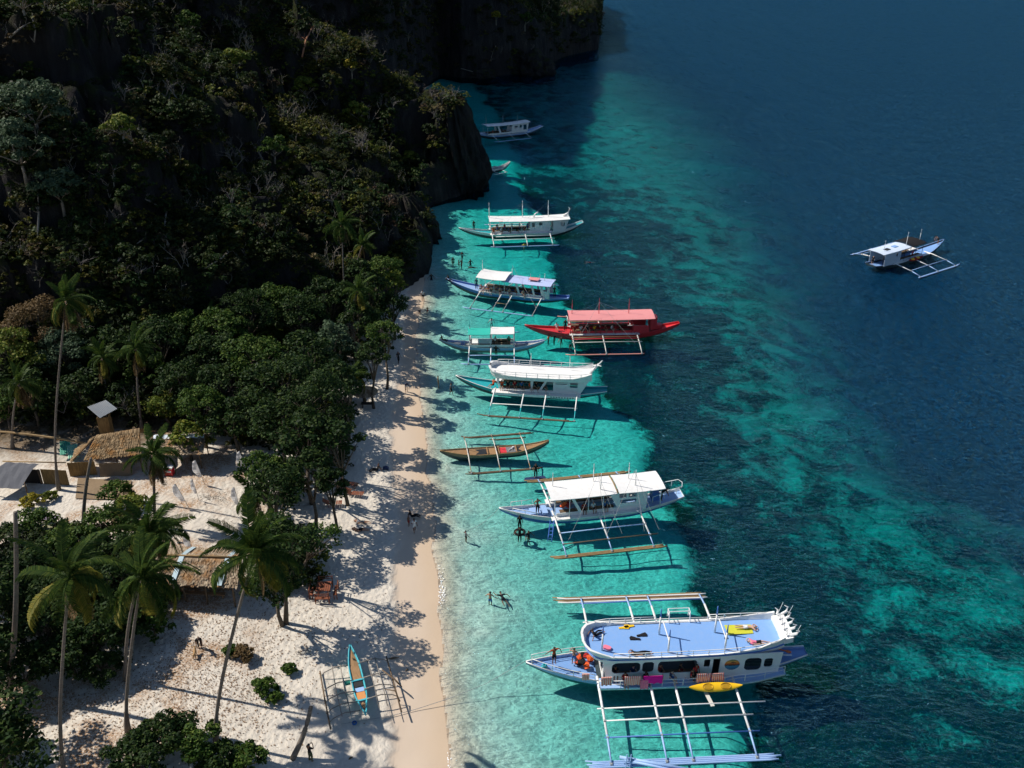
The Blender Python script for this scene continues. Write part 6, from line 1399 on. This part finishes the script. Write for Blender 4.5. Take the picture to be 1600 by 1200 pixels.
# single trees and dead wood that stand out on the rock
rb = BVHTree.FromPolygons([tuple(v) for v in Vm.tolist()], [tuple(f) for f in Fm.tolist()])
def onrock(px, py):
    u = (px - 800) / FL; v = (py - 600) / FL; d = Vector((u, CP - SP * v, -SP - CP * v)).normalized(); h = rb.ray_cast(Vector((0, 0, CH)), d); return h[0]
for px, py, r_, mt, lb in [(60, 215, 3.6, L_PALE, 'upper of the big grey-green trees on the left slope'), (40, 280, 3.4, L_PALE, 'middle big grey-green tree on the left slope'), (100, 330, 2.8, L_PALE, 'lower big grey-green tree on the left slope'), (195, 225, 1.8, L_YEL, 'bright yellow-green bush on the ledge right of the black hollow'), (370, 120, 2.4, L_YEL, 'yellow-green tree high on the slope left of the bent orange branch'), (480, 160, 2.6, L_YEL, 'largest yellow-green tree in the middle of the slope'), (560, 195, 2.2, L_YEL, 'yellow-green tree above the dark rock face'), (550, 120, 1.7, L_GOLD, 'rusty golden tree near the top of the middle slope'), (40, 30, 2.4, L_MID, 'green tree in the top left corner'), (215, 20, 2.0, L_YEL, 'sunlit green tree at the top edge right of the black hollow'), (820, 45, 2.6, L_MID, 'green tree on the far headland'), (775, 35, 1.6, L_GOLD, 'golden tree on the far headland'), (300, 60, 2.2, L_MID, 'mid green tree at the top between hollow and middle slope'), (640, 260, 1.5, L_YEL, 'yellow-green bush above the rock pillar foot'), (430, 255, 2.0, L_MID, 'green tree beside the pale fallen trunk')]:
    p = onrock(px, py)
    if not p: continue
    _tn[0] += 1; rs = np.random.RandomState(_tn[0]); rp = random.Random(_tn[0]); T = thing('cliff_tree', lb, 'tree', p)
    L, rad = lumps(r_, r_ * .8, 16, rs); Lc = np.array(L) + np.array([0, -.4, r_ * .8 + .6]); V, Fc = leaves_np(Lc, rad, int(260 * r_ * r_ + 200), .42, rs); mesh_obj('crown', np_mesh('crown', V, Fc, mt), mt, T)
    limb_mesh((0, 0, -.6), [tuple(q) for q in Lc[:7]], .12 + .03 * r_, rp).build('trunk', PALEBARK, T, True)
for k, (pts, r_, mt, lb) in enumerate([
    ([(474, 95), (480, 68), (489, 50), (503, 52), (512, 40)], .20, wood('orange_bark', (.45, .20, .10), (.2, .1, .06)), 'bent orange-brown bare branch high on the middle slope'),
    ([(395, 230), (405, 240), (418, 265)], .2, PALEBARK, 'pale fallen trunk on the middle slope'), ([(66, 300), (68, 340), (66, 375)], .16, PALEBARK, 'upright pale bare trunk on the left slope'), ([(22, 68), (36, 55), (48, 47)], .14, PALEBARK, 'pale bare branch in the top left corner'),
    ([(58, 38), (62, 55), (60, 75)], .12, PALEBARK, 'thin grey bare branch hanging beside the black hollow'), ([(310, 190), (308, 200), (312, 208)], .13, PALEBARK, 'short white snag right of the black hollow'), ([(265, 335), (262, 360), (268, 392)], .13, PALEBARK, 'crooked brown trunk amid the dry twigs'), ([(190, 415), (210, 395), (232, 378)], .10, PALEBARK, 'long slanting grey branch left of the thin palm'),
    ([(40, 335), (45, 325), (50, 318)], .14, PALEBARK, 'short pale stub left of the upright pale trunk'), ([(325, 425), (350, 410), (362, 400)], .1, PALEBARK, 'pale branch poking out over the wood'), ([(720, 110), (745, 117), (760, 116)], .12, PALEBARK, 'pale driftwood at the foot of the far headland'), ([(775, 75), (770, 85), (766, 100)], .11, PALEBARK, 'slanting pale trunk low on the far headland'),
    ([(255, 330), (240, 322), (232, 318)], .09, PALEBARK, 'side twig reaching left from the dry twigs')]):
    q = [onrock(*p) for p in pts]
    if None in q: continue
    q = [p + Vector((0, -.8, .8)) for p in q]; dm = q[0].y
    m = MB(); m.tube(q, [r_ * (1 - .16 * i) for i in range(len(q))], 6)
    for i in range(1, len(q)):
        for _ in range(2): m.tube([q[i], q[i] + Vector((rnd.uniform(-1, 1), rnd.uniform(-.6, .2), rnd.uniform(.2, 1.2)))], [r_ * .4, r_ * .1], 4)
    tag(m.build('bare_branch', mt, None, True), lb, 'branch')
# sea rock by the far headland
def boulder(p, s_, label, seed):
    bm = bmesh.new(); bmesh.ops.create_icosphere(bm, subdivisions=4, radius=1)
    for v in bm.verts:
        n_ = mn.fractal(v.co * 1.6 + Vector((seed, 0, 0)), 1, 2, 4) ; v.co *= 1 + .35 * n_ + .12 * mn.noise(v.co * 5 + Vector((seed, 3, 0)))
        v.co = Vector((v.co.x * s_[0], v.co.y * s_[1], v.co.z * s_[2]))
    me = bpy.data.meshes.new('boulder'); bm.to_mesh(me); bm.free(); o = mesh_obj('boulder', me, M_ROCK, None); o.location = p; return tag(o, label, 'rock')
boulder(G(838, 108, 1.5), (6, 5, 5.5), 'big rounded boulder at the foot of the far headland', 1)
boulder(G(800, 112, .5), (4, 3, 2), 'low flat rock left of the big boulder', 2)
boulder(G(752, 118, .5), (5, 3, 2.2), 'low dark rock at the waterline under the far trees', 3)
boulder(G(275, 610, 2.5), (3.0, 2.2, 1.6), 'grey weathered boulder in the wood behind the thatched hut', 4)
# rock pillar at the point, undercut at the water
def pillar(name, base_px, top_px, label, rx, ry, h, seed, lean=0.0):
    b = G(*base_px); m = MB(); rws = []
    for i in range(60):
        t = i / 59; z_ = -1.5 + t * (h + 1.5); pr = (.80 if z_ < .6 else (.80 + .22 * min(1, (z_ - .6) / 2))) * (1 - .62 * t ** 3.0) * (1 - .12 * t)
        ring_ = []
        for k in range(72):
            a = 2 * pi * k / 72; v = Vector((cos(a), sin(a), 0)); n_ = mn.fractal(Vector((cos(a) * 2.6 + seed, sin(a) * 2.6, z_ * .05)), 1, 2, 5) * .42 + mn.fractal(Vector((cos(a) * 6, sin(a) * 6 + seed, z_ * .22)), 1, 2, 5) * .16
            ring_.append((v.x * rx * pr * (1 + n_) + lean * t, v.y * ry * pr * (1 + n_) + .4 * lean * t, z_ + n_ * 1.5 * t))
        rws.append(ring_)
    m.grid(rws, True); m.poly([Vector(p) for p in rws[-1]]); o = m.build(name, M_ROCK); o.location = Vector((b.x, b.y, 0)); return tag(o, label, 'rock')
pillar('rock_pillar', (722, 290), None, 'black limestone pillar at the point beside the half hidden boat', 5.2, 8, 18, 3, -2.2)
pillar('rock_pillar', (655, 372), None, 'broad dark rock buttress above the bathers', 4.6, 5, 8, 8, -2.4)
# ---------------------------------------------------------------- huts and beach furniture
def thatch_mat(name, c, d):
    t = NT(name); p = t.coord('Object'); n = t.noise(t.mapping(p, (9, 1.2, 9)), 1.2, 5, .7); n2 = t.noise(p, .8, 3)
    n = t.math('ADD', t.math('MULTIPLY', n, .5), t.math('MULTIPLY', t.geo('Random Per Island'), .5))
    b = t.mix(t.mr(n, .25, .75), d, c); b = t.mix(t.mr(n2, .5, .65, 0, .65), b, (.30, .14, .04))
    return t.done(t.bsdf(b, .95, t.bump(n, .8, .05), .05))
THATCH = thatch_mat('thatch', (.42, .34, .24), (.17, .12, .08)); THATCH2 = thatch_mat('brown_thatch', (.36, .26, .15), (.12, .08, .045))
WEAVE = wood('woven_bamboo', (.36, .24, .10), (.14, .085, .035), .9, (6, 6, 1), 2)
def thatch(T, rows_, mat, seed=0, courses=9, per=46):
    "roof slope laid in overlapping courses of palm bundles; rows_ = (ridge0, ridge1, eave1, eave0)"
    r0, r1, e1, e0 = [Vector(p) for p in rows_]; rs = random.Random(seed); m = MB()
    n_ = (r1 - r0).cross(e0 - r0).normalized(); n_ = n_ if n_.z > 0 else -n_
    for c in range(courses):
        t0 = c / courses; t1 = min(1.04, (c + 1.55) / courses)
        for k in range(per):
            u0 = k / per + rs.uniform(-.004, .004); u1 = (k + 1.25) / per; j = rs.uniform(-.05, .06); l_ = .02 + .09 * rs.random()
            P = lambda u, t, lift: r0.lerp(r1, u).lerp(e0.lerp(e1, u), t) + n_ * lift
            m.add([P(u0, t0, .02), P(u1, t0, .02), P(u1 - .006, t1 + j, .07 + l_), P(u0 + .004, t1 + j * .5, .05 + l_)], [(0, 1, 2, 3)])
    o = m.build('thatch', mat, T); o['kind'] = 'stuff'
    q = MB(); q.slab([[r0, r1], [e0, e1]], .06); q.build('roof_slope', mat, T)
def hut_front():
    A, B, C, D = onland(262, 960), onland(372, 962), None, None
    c = onland(320, 921); T = thing('thatched_hut', 'front thatched hut with a pale blue strip in its roof', 'hut', c, R(-4), 'thatched huts')
    W, Dp = 3.15, 2.6
    for x_ in (-W, -.9, .9, W):
        for y_ in (-1.7, 1.7): m = MB(); m.tube([(x_, y_, -.2), (x_, y_, 2.35)], .07, 6); m.build('post', BAMBOO2, T, True)
    z_r, z_e = 3.1, 2.25
    # two slopes seen from above: left with blue strip and right
    thatch(T, [(-W - .4, .2, z_r), (W + .4, .2, z_r + .1), (W + .6, -2.1, z_e - .1), (-W - .5, -2.2, z_e)], THATCH, 1, 9, 60)
    thatch(T, [(-W - .4, .2, z_r), (W + .4, .2, z_r + .1), (W + .6, 2.4, z_e), (-W - .5, 2.4, z_e)], THATCH, 2, 9, 60)
    for s_, ye in ((-1, -2.25), (1, 2.45)):
        for x_, nm in ((-1.45, 'translucent_strip'), (2.35, 'translucent_strip')):
            m = MB(); m.slab([[(x_ - .2, .2, z_r + .17), (x_ + .2, .2, z_r + .17)], [(x_ - .2, (ye + .2) / 2, (z_r + z_e) / 2 + .2), (x_ + .2, (ye + .2) / 2, (z_r + z_e) / 2 + .2)], [(x_ - .2, ye, z_e + .17), (x_ + .2, ye, z_e + .17)]], .02); m.build(nm, paint('pale_blue_plastic', (.42, .55, .60), .3), T)
    m = MB(); m.tube([(-W - .5, .2, z_r + .14), (W + .5, .2, z_r + .22)], .08, 6); m.build('ridge_pole', BAMBOO, T, True)
    for y_ in (-1.7, 1.7): m = MB(); m.tube([(-W - .3, y_, 2.3), (W + .3, y_, 2.3)], .05, 5); m.build('beam', BAMBOO2, T, True)
    m = MB(); m.box((0, .3, .55), (4.6, .7, .06)); m.box((0, -.9, .4), (4.2, .35, .05)); [m.box((x_, .3, .27), (.08, .6, .54)) for x_ in (-2, 0, 2)]; [m.box((x_, -.9, .2), (.08, .3, .4)) for x_ in (-1.9, 1.9)]; o_ = m.build('counter', PLANK, T)
    m = MB(); m.box((0, 1.6, .6), (5.2, .05, 1.2)); m.build('back_wall', WEAVE, T)
hut_front()
def hut_back():
    c = onland(192, 728); T = thing('thatched_hut', 'large curved thatched hut with woven bamboo walls beside the tan tarp', 'hut', c, R(6), 'thatched huts')
    for x_ in (-2.6, 0, 2.6):
        for y_ in (-1.4, 2.2): m = MB(); m.tube([(x_, y_, -.2), (x_, y_, 2.3)], .08, 6); m.build('post', BAMBOO2, T, True)
    thatch(T, [(-2.4, .5, 3.5), (2.5, .7, 4.1), (3.1, -2.0, 2.5), (-3.2, -2.2, 2.2)], THATCH2, 4, 9, 56)
    thatch(T, [(-2.4, .5, 3.5), (2.5, .7, 4.1), (3.4, 3.0, 2.4), (-3.2, 2.8, 2.2)], THATCH2, 5, 8, 50)
    thatch(T, [(-2.4, .45, 3.5), (-2.35, .55, 3.5), (-5.0, .9, 1.9), (-4.9, -1.7, 1.7)], THATCH2, 6, 8, 24)
    m = MB()
    for k in range(30): m.box((-5.3 + .1 * k, -1.7, .85), (.085, .04, 1.7 + .04 * sin(k * 1.7)))
    o_ = m.build('bamboo_wall', WEAVE, T); o_['kind'] = 'stuff'
    m = MB(); m.box((-1.2, 2.2, .9), (5, .05, 1.8)); m.build('back_wall', WEAVE, T)
    m = MB(); m.grid([[(-1.9 + 3.6 * k / 8, -1.75 - .5 * t - .05 * sin(k * 1.4), 1.35 - 1.25 * t - .15 * sin(pi * k / 8) * t) for k in range(9)] for t in (0, .33, .66, 1)]); m.build('cloth_screen', F_TAN, T)
    m = MB(); m.tube([(-2.2, -1.8, 1.42), (2.4, -1.8, 1.42)], .05, 5); m.build('rail', BAMBOO, T, True)
hut_back()
def corrug(m, A, B, C, D, n=26, amp=.025):
    A, B, C, D = [Vector(p) for p in (A, B, C, D)]; rws = []
    for i in range(2):
        rws.append([A.lerp(B, k / n).lerp(D.lerp(C, k / n), i) + Vector((0, 0, amp * (1 if k % 2 else -1))) for k in range(n + 1)])
    m.slab(rws, .012)
TIN = paint('weathered_tin', (.11, .14, .17), .6, .6, dirt=(.22, .16, .12), spec=.5)
bpy.context.view_layer.update()
hb = [o_ for o_ in COL.objects if o_.get('label', '').startswith('large curved thatched hut')][0]; hb.scale = (.86, .9, .95)
def tower():
    c = onland(173, 700); T = thing('water_tower', 'little bamboo tower under a tilted corrugated roof behind the huts', 'tower', c, R(8))
    for x_ in (-.45, .45):
        for y_ in (-.45, .45): m = MB(); m.tube([(x_, y_, -.2), (x_ * .9, y_ * .9, 4.2)], .06, 6); m.build('post', BAMBOO2, T, True)
    m = MB()
    for k in range(11): m.box((-.5 + .1 * k, -.5, 2.6), (.085, .05, 2.6 + .05 * sin(k * 2)))
    for k in range(11): m.box((.52, -.5 + .1 * k, 2.6), (.05, .085, 2.6 + .05 * sin(k * 2)))
    m.build('slat_wall', WEAVE, T)
    m = MB(); corrug(m, (-1.35, .1, 4.9), (.15, 1.4, 4.9), (1.5, .1, 4.5), (.1, -1.3, 4.3)); m.build('tin_roof', TIN, T)
tower()
def shed():
    c = onland(28, 768); T = thing('shed', 'low shed under a grey tarp at the left edge', 'shed', c, R(-5))
    for x_ in (-1.5, 1.6):
        for y_ in (-.9, 1.4): m = MB(); m.tube([(x_, y_, -.2), (x_, y_, 1.7)], .06, 6); m.build('post', BAMBOO2, T, True)
    m = MB(); m.slab([[(-1.9 + .47 * k + (.25 if j == 0 else 0), 1.7 - 3.0 * j / 5, 2.15 - .9 * (j / 5) ** 1.3 + .04 * sin(k * 2.3 + j)) for k in range(8)] for j in range(6)], .02); m.build('tarp_roof', fabric('grey_tarp', (.13, .135, .15)), T)
    m = MB(); m.tube([(-2.0, 1.75, 2.2), (4.3, 1.9, 2.3)], .06, 6); m.build('roof_pole', BAMBOO, T, True)
    m = MB()
    for k in range(26): m.box((1.9 + .1 * k, 1.4, .9), (.085, .04, 1.7))
    o_ = m.build('bamboo_wall', WEAVE, T); o_['kind'] = 'stuff'
    m = MB(); m.box((0, 1.5, .8), (3.4, .05, 1.6)); m.build('back_wall', F_BLK, T)
shed()
for (px, py), lb, rz in (((102, 700), 'upper dark green roof sheet left of the big thatched hut', 20), ((114, 706), 'lower pale green roof sheet left of the big thatched hut', 25)):
    p = G(px, py, 2.6 if 'upper' in lb else 2.45); T = thing('roof_sheet', lb, 'roof sheet', p, R(rz)); m = MB(); corrug(m, (-.5, .9, .35), (.5, .9, .35), (.5, -.9, -.2), (-.5, -.9, -.2), 12); m.build('sheet', GREEN if 'upper' in lb else paint('pale_green_tin', (.20, .48, .34), .5, .4), T)
    for x_ in (-.4, .4): m = MB(); m.tube([(x_, .6, -.05), (x_, .6, -2.6)], .04, 5); m.build('post', BAMBOO2, T)
def shelter():
    c = onland(285, 725); T = thing('shelter', 'low thatched shelter with white plastic along its ridge, behind the trees', 'shelter', c, R(2))
    for x_ in (-2.2, 2.2):
        for y_ in (-1, 1.6): m = MB(); m.tube([(x_, y_, -.2), (x_, y_, 2.2)], .06, 6); m.build('post', BAMBOO2, T, True)
    thatch(T, [(-2.5, .6, 2.9), (2.6, .6, 2.9), (2.8, -1.6, 2.1), (-2.7, -1.6, 2.1)], THATCH, 9, 7, 44); thatch(T, [(-2.5, .6, 2.9), (2.6, .6, 2.9), (2.8, 2.4, 2.1), (-2.7, 2.4, 2.1)], THATCH, 10, 6, 40)
    m = MB(); m.slab([[(-2.5 + .5 * k, y_, 3.05 - abs(y_ - .6) * .4 + .05 * sin(k * 1.9)) for k in range(11)] for y_ in (.2, .6, 1.0)], .02); m.build('plastic_sheet', paint('white_plastic', (.60, .68, .74), .3), T)
shelter()
# tan tarps on the ground
for pts, lb in (([(122, 748), (206, 752), (200, 782), (118, 780)], 'tan tarp spread on the sand before the big thatched hut'), ([(172, 800), (212, 798), (214, 822), (175, 826)], 'brown ground sheet under the light green tree')):
    q = [onland(*p) for p in pts]; m = MB(); m.slab([[q[0].lerp(q[1], k / 6).lerp(q[3].lerp(q[2], k / 6), j / 4) + Vector((0, 0, .10 + .03 * sin(k * 2.1 + j * 1.7))) for k in range(7)] for j in range(5)], .02); tag(m.build('ground_tarp', F_TAN), lb, 'tarp')
# flags
t = NT('flag_cloth'); d_ = t.bsdf((.82, .82, .82), .9, None, .1); tl = t.add('ShaderNodeBsdfTranslucent'); tl.inputs['Color'].default_value = (.82, .82, .82, 1); mxs = t.add('ShaderNodeMixShader'); mxs.inputs[0].default_value = .5; t.link(d_.outputs[0], mxs.inputs[1]); t.link(tl.outputs[0], mxs.inputs[2]); FLAGC = t.done(mxs)
for (bx, by), (tx, ty), lb, sc in (((320, 757), (312, 726), 'feather flag highest up the sand, right one of the upper pair', 1.0), ((311, 782), (306, 738), 'narrow feather flag turned edge-on beside the upper right one', .55), ((296, 795), (282, 763), 'feather flag leaning left in the middle of the open sand', 1.0), ((276, 845), (262, 815), 'feather flag just above the front thatched roof', 1.0), ((304, 872), (299, 855), 'feather flag tip showing over the front thatched roof', .8), ((376, 800), (372, 770), 'feather flag half hidden by the small yellow-green palm', .8), ((384, 742), (380, 716), 'feather flag in the dappled shade near the lone tree', .9)):
    b = onland(bx, by); T = thing('feather_flag', 'white ' + lb, 'flag', b, 0, 'white feather flags on the sand'); ln = Vector(((tx - bx) / 16, 0, 0)); h = 2.7 * (.9 if sc < .7 else 1)
    top = Vector((ln.x * 1.0, .1, h)); m = MB(); m.tube([(0, 0, -.1), top * .5 + Vector((.03, 0, 0)), top], [.022, .018, .012], 5); m.build('pole', GREY, T)
    m = MB(); rws = []
    for k in range(9):
        t = .32 + .68 * k / 8; p = top * t; w_ = .62 * sc * sin(pi * min(.97, .12 + .8 * (k / 8))) ** .6
        rws.append([p + Vector((0, 0, .02)), p + Vector((-w_ * .5, .05 * sin(k), -.04)), p + Vector((-w_, .08 * sin(k * 1.3), -.10))])
    m.grid(rws); m.build('flag_cloth', FLAGC, T)
# red cooler box
p = onland(266, 742); T = thing('cooler', 'red cooler box with a white lid beside the drooping palm', 'cooler', p, R(-4))
m = MB(); m.box((0, 0, .45), (.8, .55, .8)); m.build('box', paint('cooler_red', (.62, .02, .03), .35), T); m = MB(); m.box((0, 0, .92), (.84, .6, .12)); m.box((0, -.3, .55), (.6, .02, .2)); m.build('lid', WHITE, T)
# bench, yellow parasol
p = onland(82, 818); T = thing('bench', 'small purple-grey table on the sand left of the yellow parasol', 'table', p, R(5)); m = MB(); m.box((0, 0, .62), (1.2, .7, .06)); m.build('top', paint('mauve_paint', (.28, .22, .30), .6), T)
for x_ in (-.5, .5):
    for y_ in (-.28, .28): m = MB(); m.box((x_, y_, .3), (.07, .07, .6)); m.build('leg', PLANK, T)
p = onland(78, 850); T = thing('parasol', 'wide pale yellow parasol in front of the little table', 'parasol', p); m = MB(); m.tube([(0, 0, 0), (0, 0, 2.0)], .03, 6); m.build('pole', BAMBOO, T)
m = MB(); m.grid([[(r_ * cos(2 * pi * k / 16), r_ * sin(2 * pi * k / 16), 2.05 - .32 * r_ - (.05 if k % 2 else 0) * r_) for k in range(16)] for r_ in (.02, .6, 1.3)], True); m.build('canopy', fabric('pale_yellow_cloth', (.50, .48, .30)), T)
# picnic set of dark red wood
REDW = wood('red_brown_wood', (.30, .10, .05), (.10, .035, .02))
p = onland(507, 930); T = thing('picnic_table', 'square picnic set of red-brown wood under the tree edge', 'picnic table', p, R(2))
for k in range(7): m = MB(); m.box((-.5 + .17 * k, 0, .95), (.14, 1.2, .04)); m.build('plank', REDW, T)
for x_ in (-.4, .4):
    for y_ in (-.4, .4): m = MB(); m.box((x_, y_, .46), (.08, .08, .92)); m.build('leg', REDW, T)
for rz, nm in ((0, 0), (90, 1), (180, 2), (270, 3)):
    o_ = MB(); c_, s_ = cos(R(rz)), sin(R(rz)); rt = lambda x, y, z: (x * c_ - y * s_, x * s_ + y * c_, z)
    for dx, zz, ww in ((-.42, .5, .13), (-.28, .5, .13), (-.50, .85, .05), (-.50, 1.05, .05)):
        o_.box(rt(dx - .62, 0, zz), (ww, 1.25, .04) if rz % 180 == 0 else (1.25, ww, .04))
    for yy in (-.55, .55): o_.box(rt(-1.12, yy, .55), (.07, .07, 1.1)); o_.box(rt(-.9, yy, .25), (.06, .06, .5))
    o_.build('bench', REDW, T)
# loungers
for k, (px, py, lb) in enumerate([(538, 768, 'wooden lounger with an orange back, leftmost of the shaded row'), (548, 760, 'wooden lounger in the middle of the shaded row'), (556, 775, 'wooden lounger nearest the sea in the shaded row'), (522, 790, 'low wooden lounger in front of the shaded row')]):
    p = onland(px, py); T = thing('lounger', lb, 'lounger', p, R(60 + 12 * k), 'loungers in the tree shade')
    for q in range(6): m = MB(); m.box((0, -.7 + .2 * q, .35), (.62, .16, .03)); m.build('slat', REDW, T)
    m = MB(); m.box((0, .75, .55), (.6, .7, .04), 0, 0, R(38)); m.build('backrest', PLANK if k == 0 else REDW, T)
    for x_ in (-.28, .28):
        for y_ in (-.6, .5): m = MB(); m.box((x_, y_, .17), (.06, .06, .34)); m.build('leg', REDW, T)
# thatched parasol near the tree edge
p = onland(572, 632); T = thing('thatched_parasol', 'small thatched parasol at the tree edge behind a dark table', 'parasol', p); m = MB(); m.tube([(0, 0, 0), (0, 0, 2.1)], .06, 6); m.build('pole', BAMBOO, T, True)
m = MB(); rs_ = random.Random(3)
for c in range(5):
    for k in range(26):
        a = 2 * pi * (k + .5 * c) / 26; a2 = a + .3; r0, r1 = .05 + .26 * c, .05 + .26 * (c + 1.5); m.add([(r0 * cos(a), r0 * sin(a), 2.3 - .5 * r0 + .03), (r0 * cos(a2), r0 * sin(a2), 2.3 - .5 * r0 + .03), (r1 * cos(a2), r1 * sin(a2), 2.3 - .5 * r1 + .06), (r1 * cos(a), r1 * sin(a), 2.3 - .5 * r1 + .05 + rs_.uniform(0, .05))], [(0, 1, 2, 3)])
o_ = m.build('thatch', THATCH, T); o_['kind'] = 'stuff'
m = MB(); m.box((.3, -.8, .6), (1.4, .6, .06)); [m.box((.3 + a, -.8, .3), (.07, .4, .6)) for a in (-.55, .55)]; m.build('table', BLACK, T)
# bag beside the reclining person, driftwood, fallen branches
p = onland(603, 733); m = MB(); m.slab([[(-.28, -.18, .2), (0, -.2, .3), (.28, -.18, .2)], [(-.3, 0, .3), (0, 0, .42), (.3, 0, .3)], [(-.28, .18, .2), (0, .2, .3), (.28, .18, .2)]], .2); o_ = m.build('bag', F_NAVY); o_.location = p; tag(o_, 'dark green bag by the reclining person', 'bag')
for (px, py), l_, lb in (((614, 1030), .9, 'dark driftwood stick on the wet sand edge above the canoe'), ((636, 1048), .2, 'small dark chip of wood on the wet sand'), ((548, 1186), .25, 'small brown husk on the sand near the bottom edge')):
    p = onland(px, py); m = MB(); m.tube([(-l_ / 2, -.08, .05), (0, .05, .09), (l_ / 2, .12, .06)], [.03, .08, .03], 6); o_ = m.build('driftwood', BAMBOO2, None, True); o_.location = p; tag(o_, lb, 'driftwood')
def brush(px, py, r_, lb, n=60, seed=1):
    p = onland(px, py); rs = random.Random(seed); m = MB()
    for _ in range(n):
        a = rs.uniform(0, 6.28); q = Vector((rs.gauss(0, r_), rs.gauss(0, r_ * .5), .05)); m.tube([q, q + Vector((cos(a) * .3, sin(a) * .3, rs.uniform(.02, .25)))], [.02, .008], 3)
    o_ = m.build('brushwood', BAMBOO2); o_.location = p; tag(o_, lb, 'brushwood')
brush(335, 778, .9, 'fallen dry branches on the sand right of the flags', 90, 1); brush(345, 822, .8, 'lower scatter of dry branches on the open sand', 60, 2); brush(470, 1020, .5, 'few twigs at the edge of the tree shade', 20, 5)
# shore foam
m = MB(); rs = random.Random(4)
for (px, py, r_) in ((688, 915, .5), (691, 930, .3), (698, 1192, .3)):
    for _ in range(46):
        p = G(px + rs.gauss(0, 3.0), py + rs.gauss(0, 26 * r_), 0); s_ = rs.uniform(.02, .05); m.add([(p.x + s_ * cos(a) * rs.uniform(.6, 1.2), p.y + s_ * sin(a) * 1.6, .012 + rs.uniform(0, .004)) for a in [2 * pi * k / 6 for k in range(6)]], [(0, 1, 2, 3, 4, 5)])
tag(m.build('sea_foam', paint('foam_white', (.85, .88, .88), .8, .05)), kind='stuff')
# leaf litter and pebbles on the shaded sand
Vl = []; Fl = []
for _ in range(5500):
    z_ = rnd.random()
    if z_ < .55: px, py = rnd.gauss(330, 70), rnd.gauss(1060, 60)
    elif z_ < .8: px, py = rnd.gauss(120, 70), rnd.gauss(1090, 60)
    else: px, py = rnd.gauss(430, 90), rnd.gauss(960, 40)
    if not (0 < px < 610 and 700 < py < 1230): continue
    p = G(px, py, 1.75); p.z = 0; Vl.append((p.x, p.y))
Vl = np.array(Vl); zl = seabed(Vl[:, 0], Vl[:, 1])[0]
Pq = []; 
for (x_, y_) in Vl:
    a = rnd.uniform(0, 6.28); s_ = rnd.uniform(.04, .10); zz = gz(x_, y_) + .03; Pq += [(x_ + s_ * cos(a), y_ + s_ * sin(a), zz + .02), (x_ - s_ * .4 * sin(a), y_ + s_ * .4 * cos(a), zz), (x_ - s_ * cos(a), y_ - s_ * sin(a), zz + .02), (x_ + s_ * .4 * sin(a), y_ - s_ * .4 * cos(a), zz)]
o = mesh_obj('leaf_litter', np_mesh('leaf_litter', Pq, np.arange(len(Pq)).reshape(-1, 4), leafmat('litter', (.16, .08, .03), (.26, .15, .07), (.08, .05, .03))), M_BEACH); tag(o, kind='stuff')
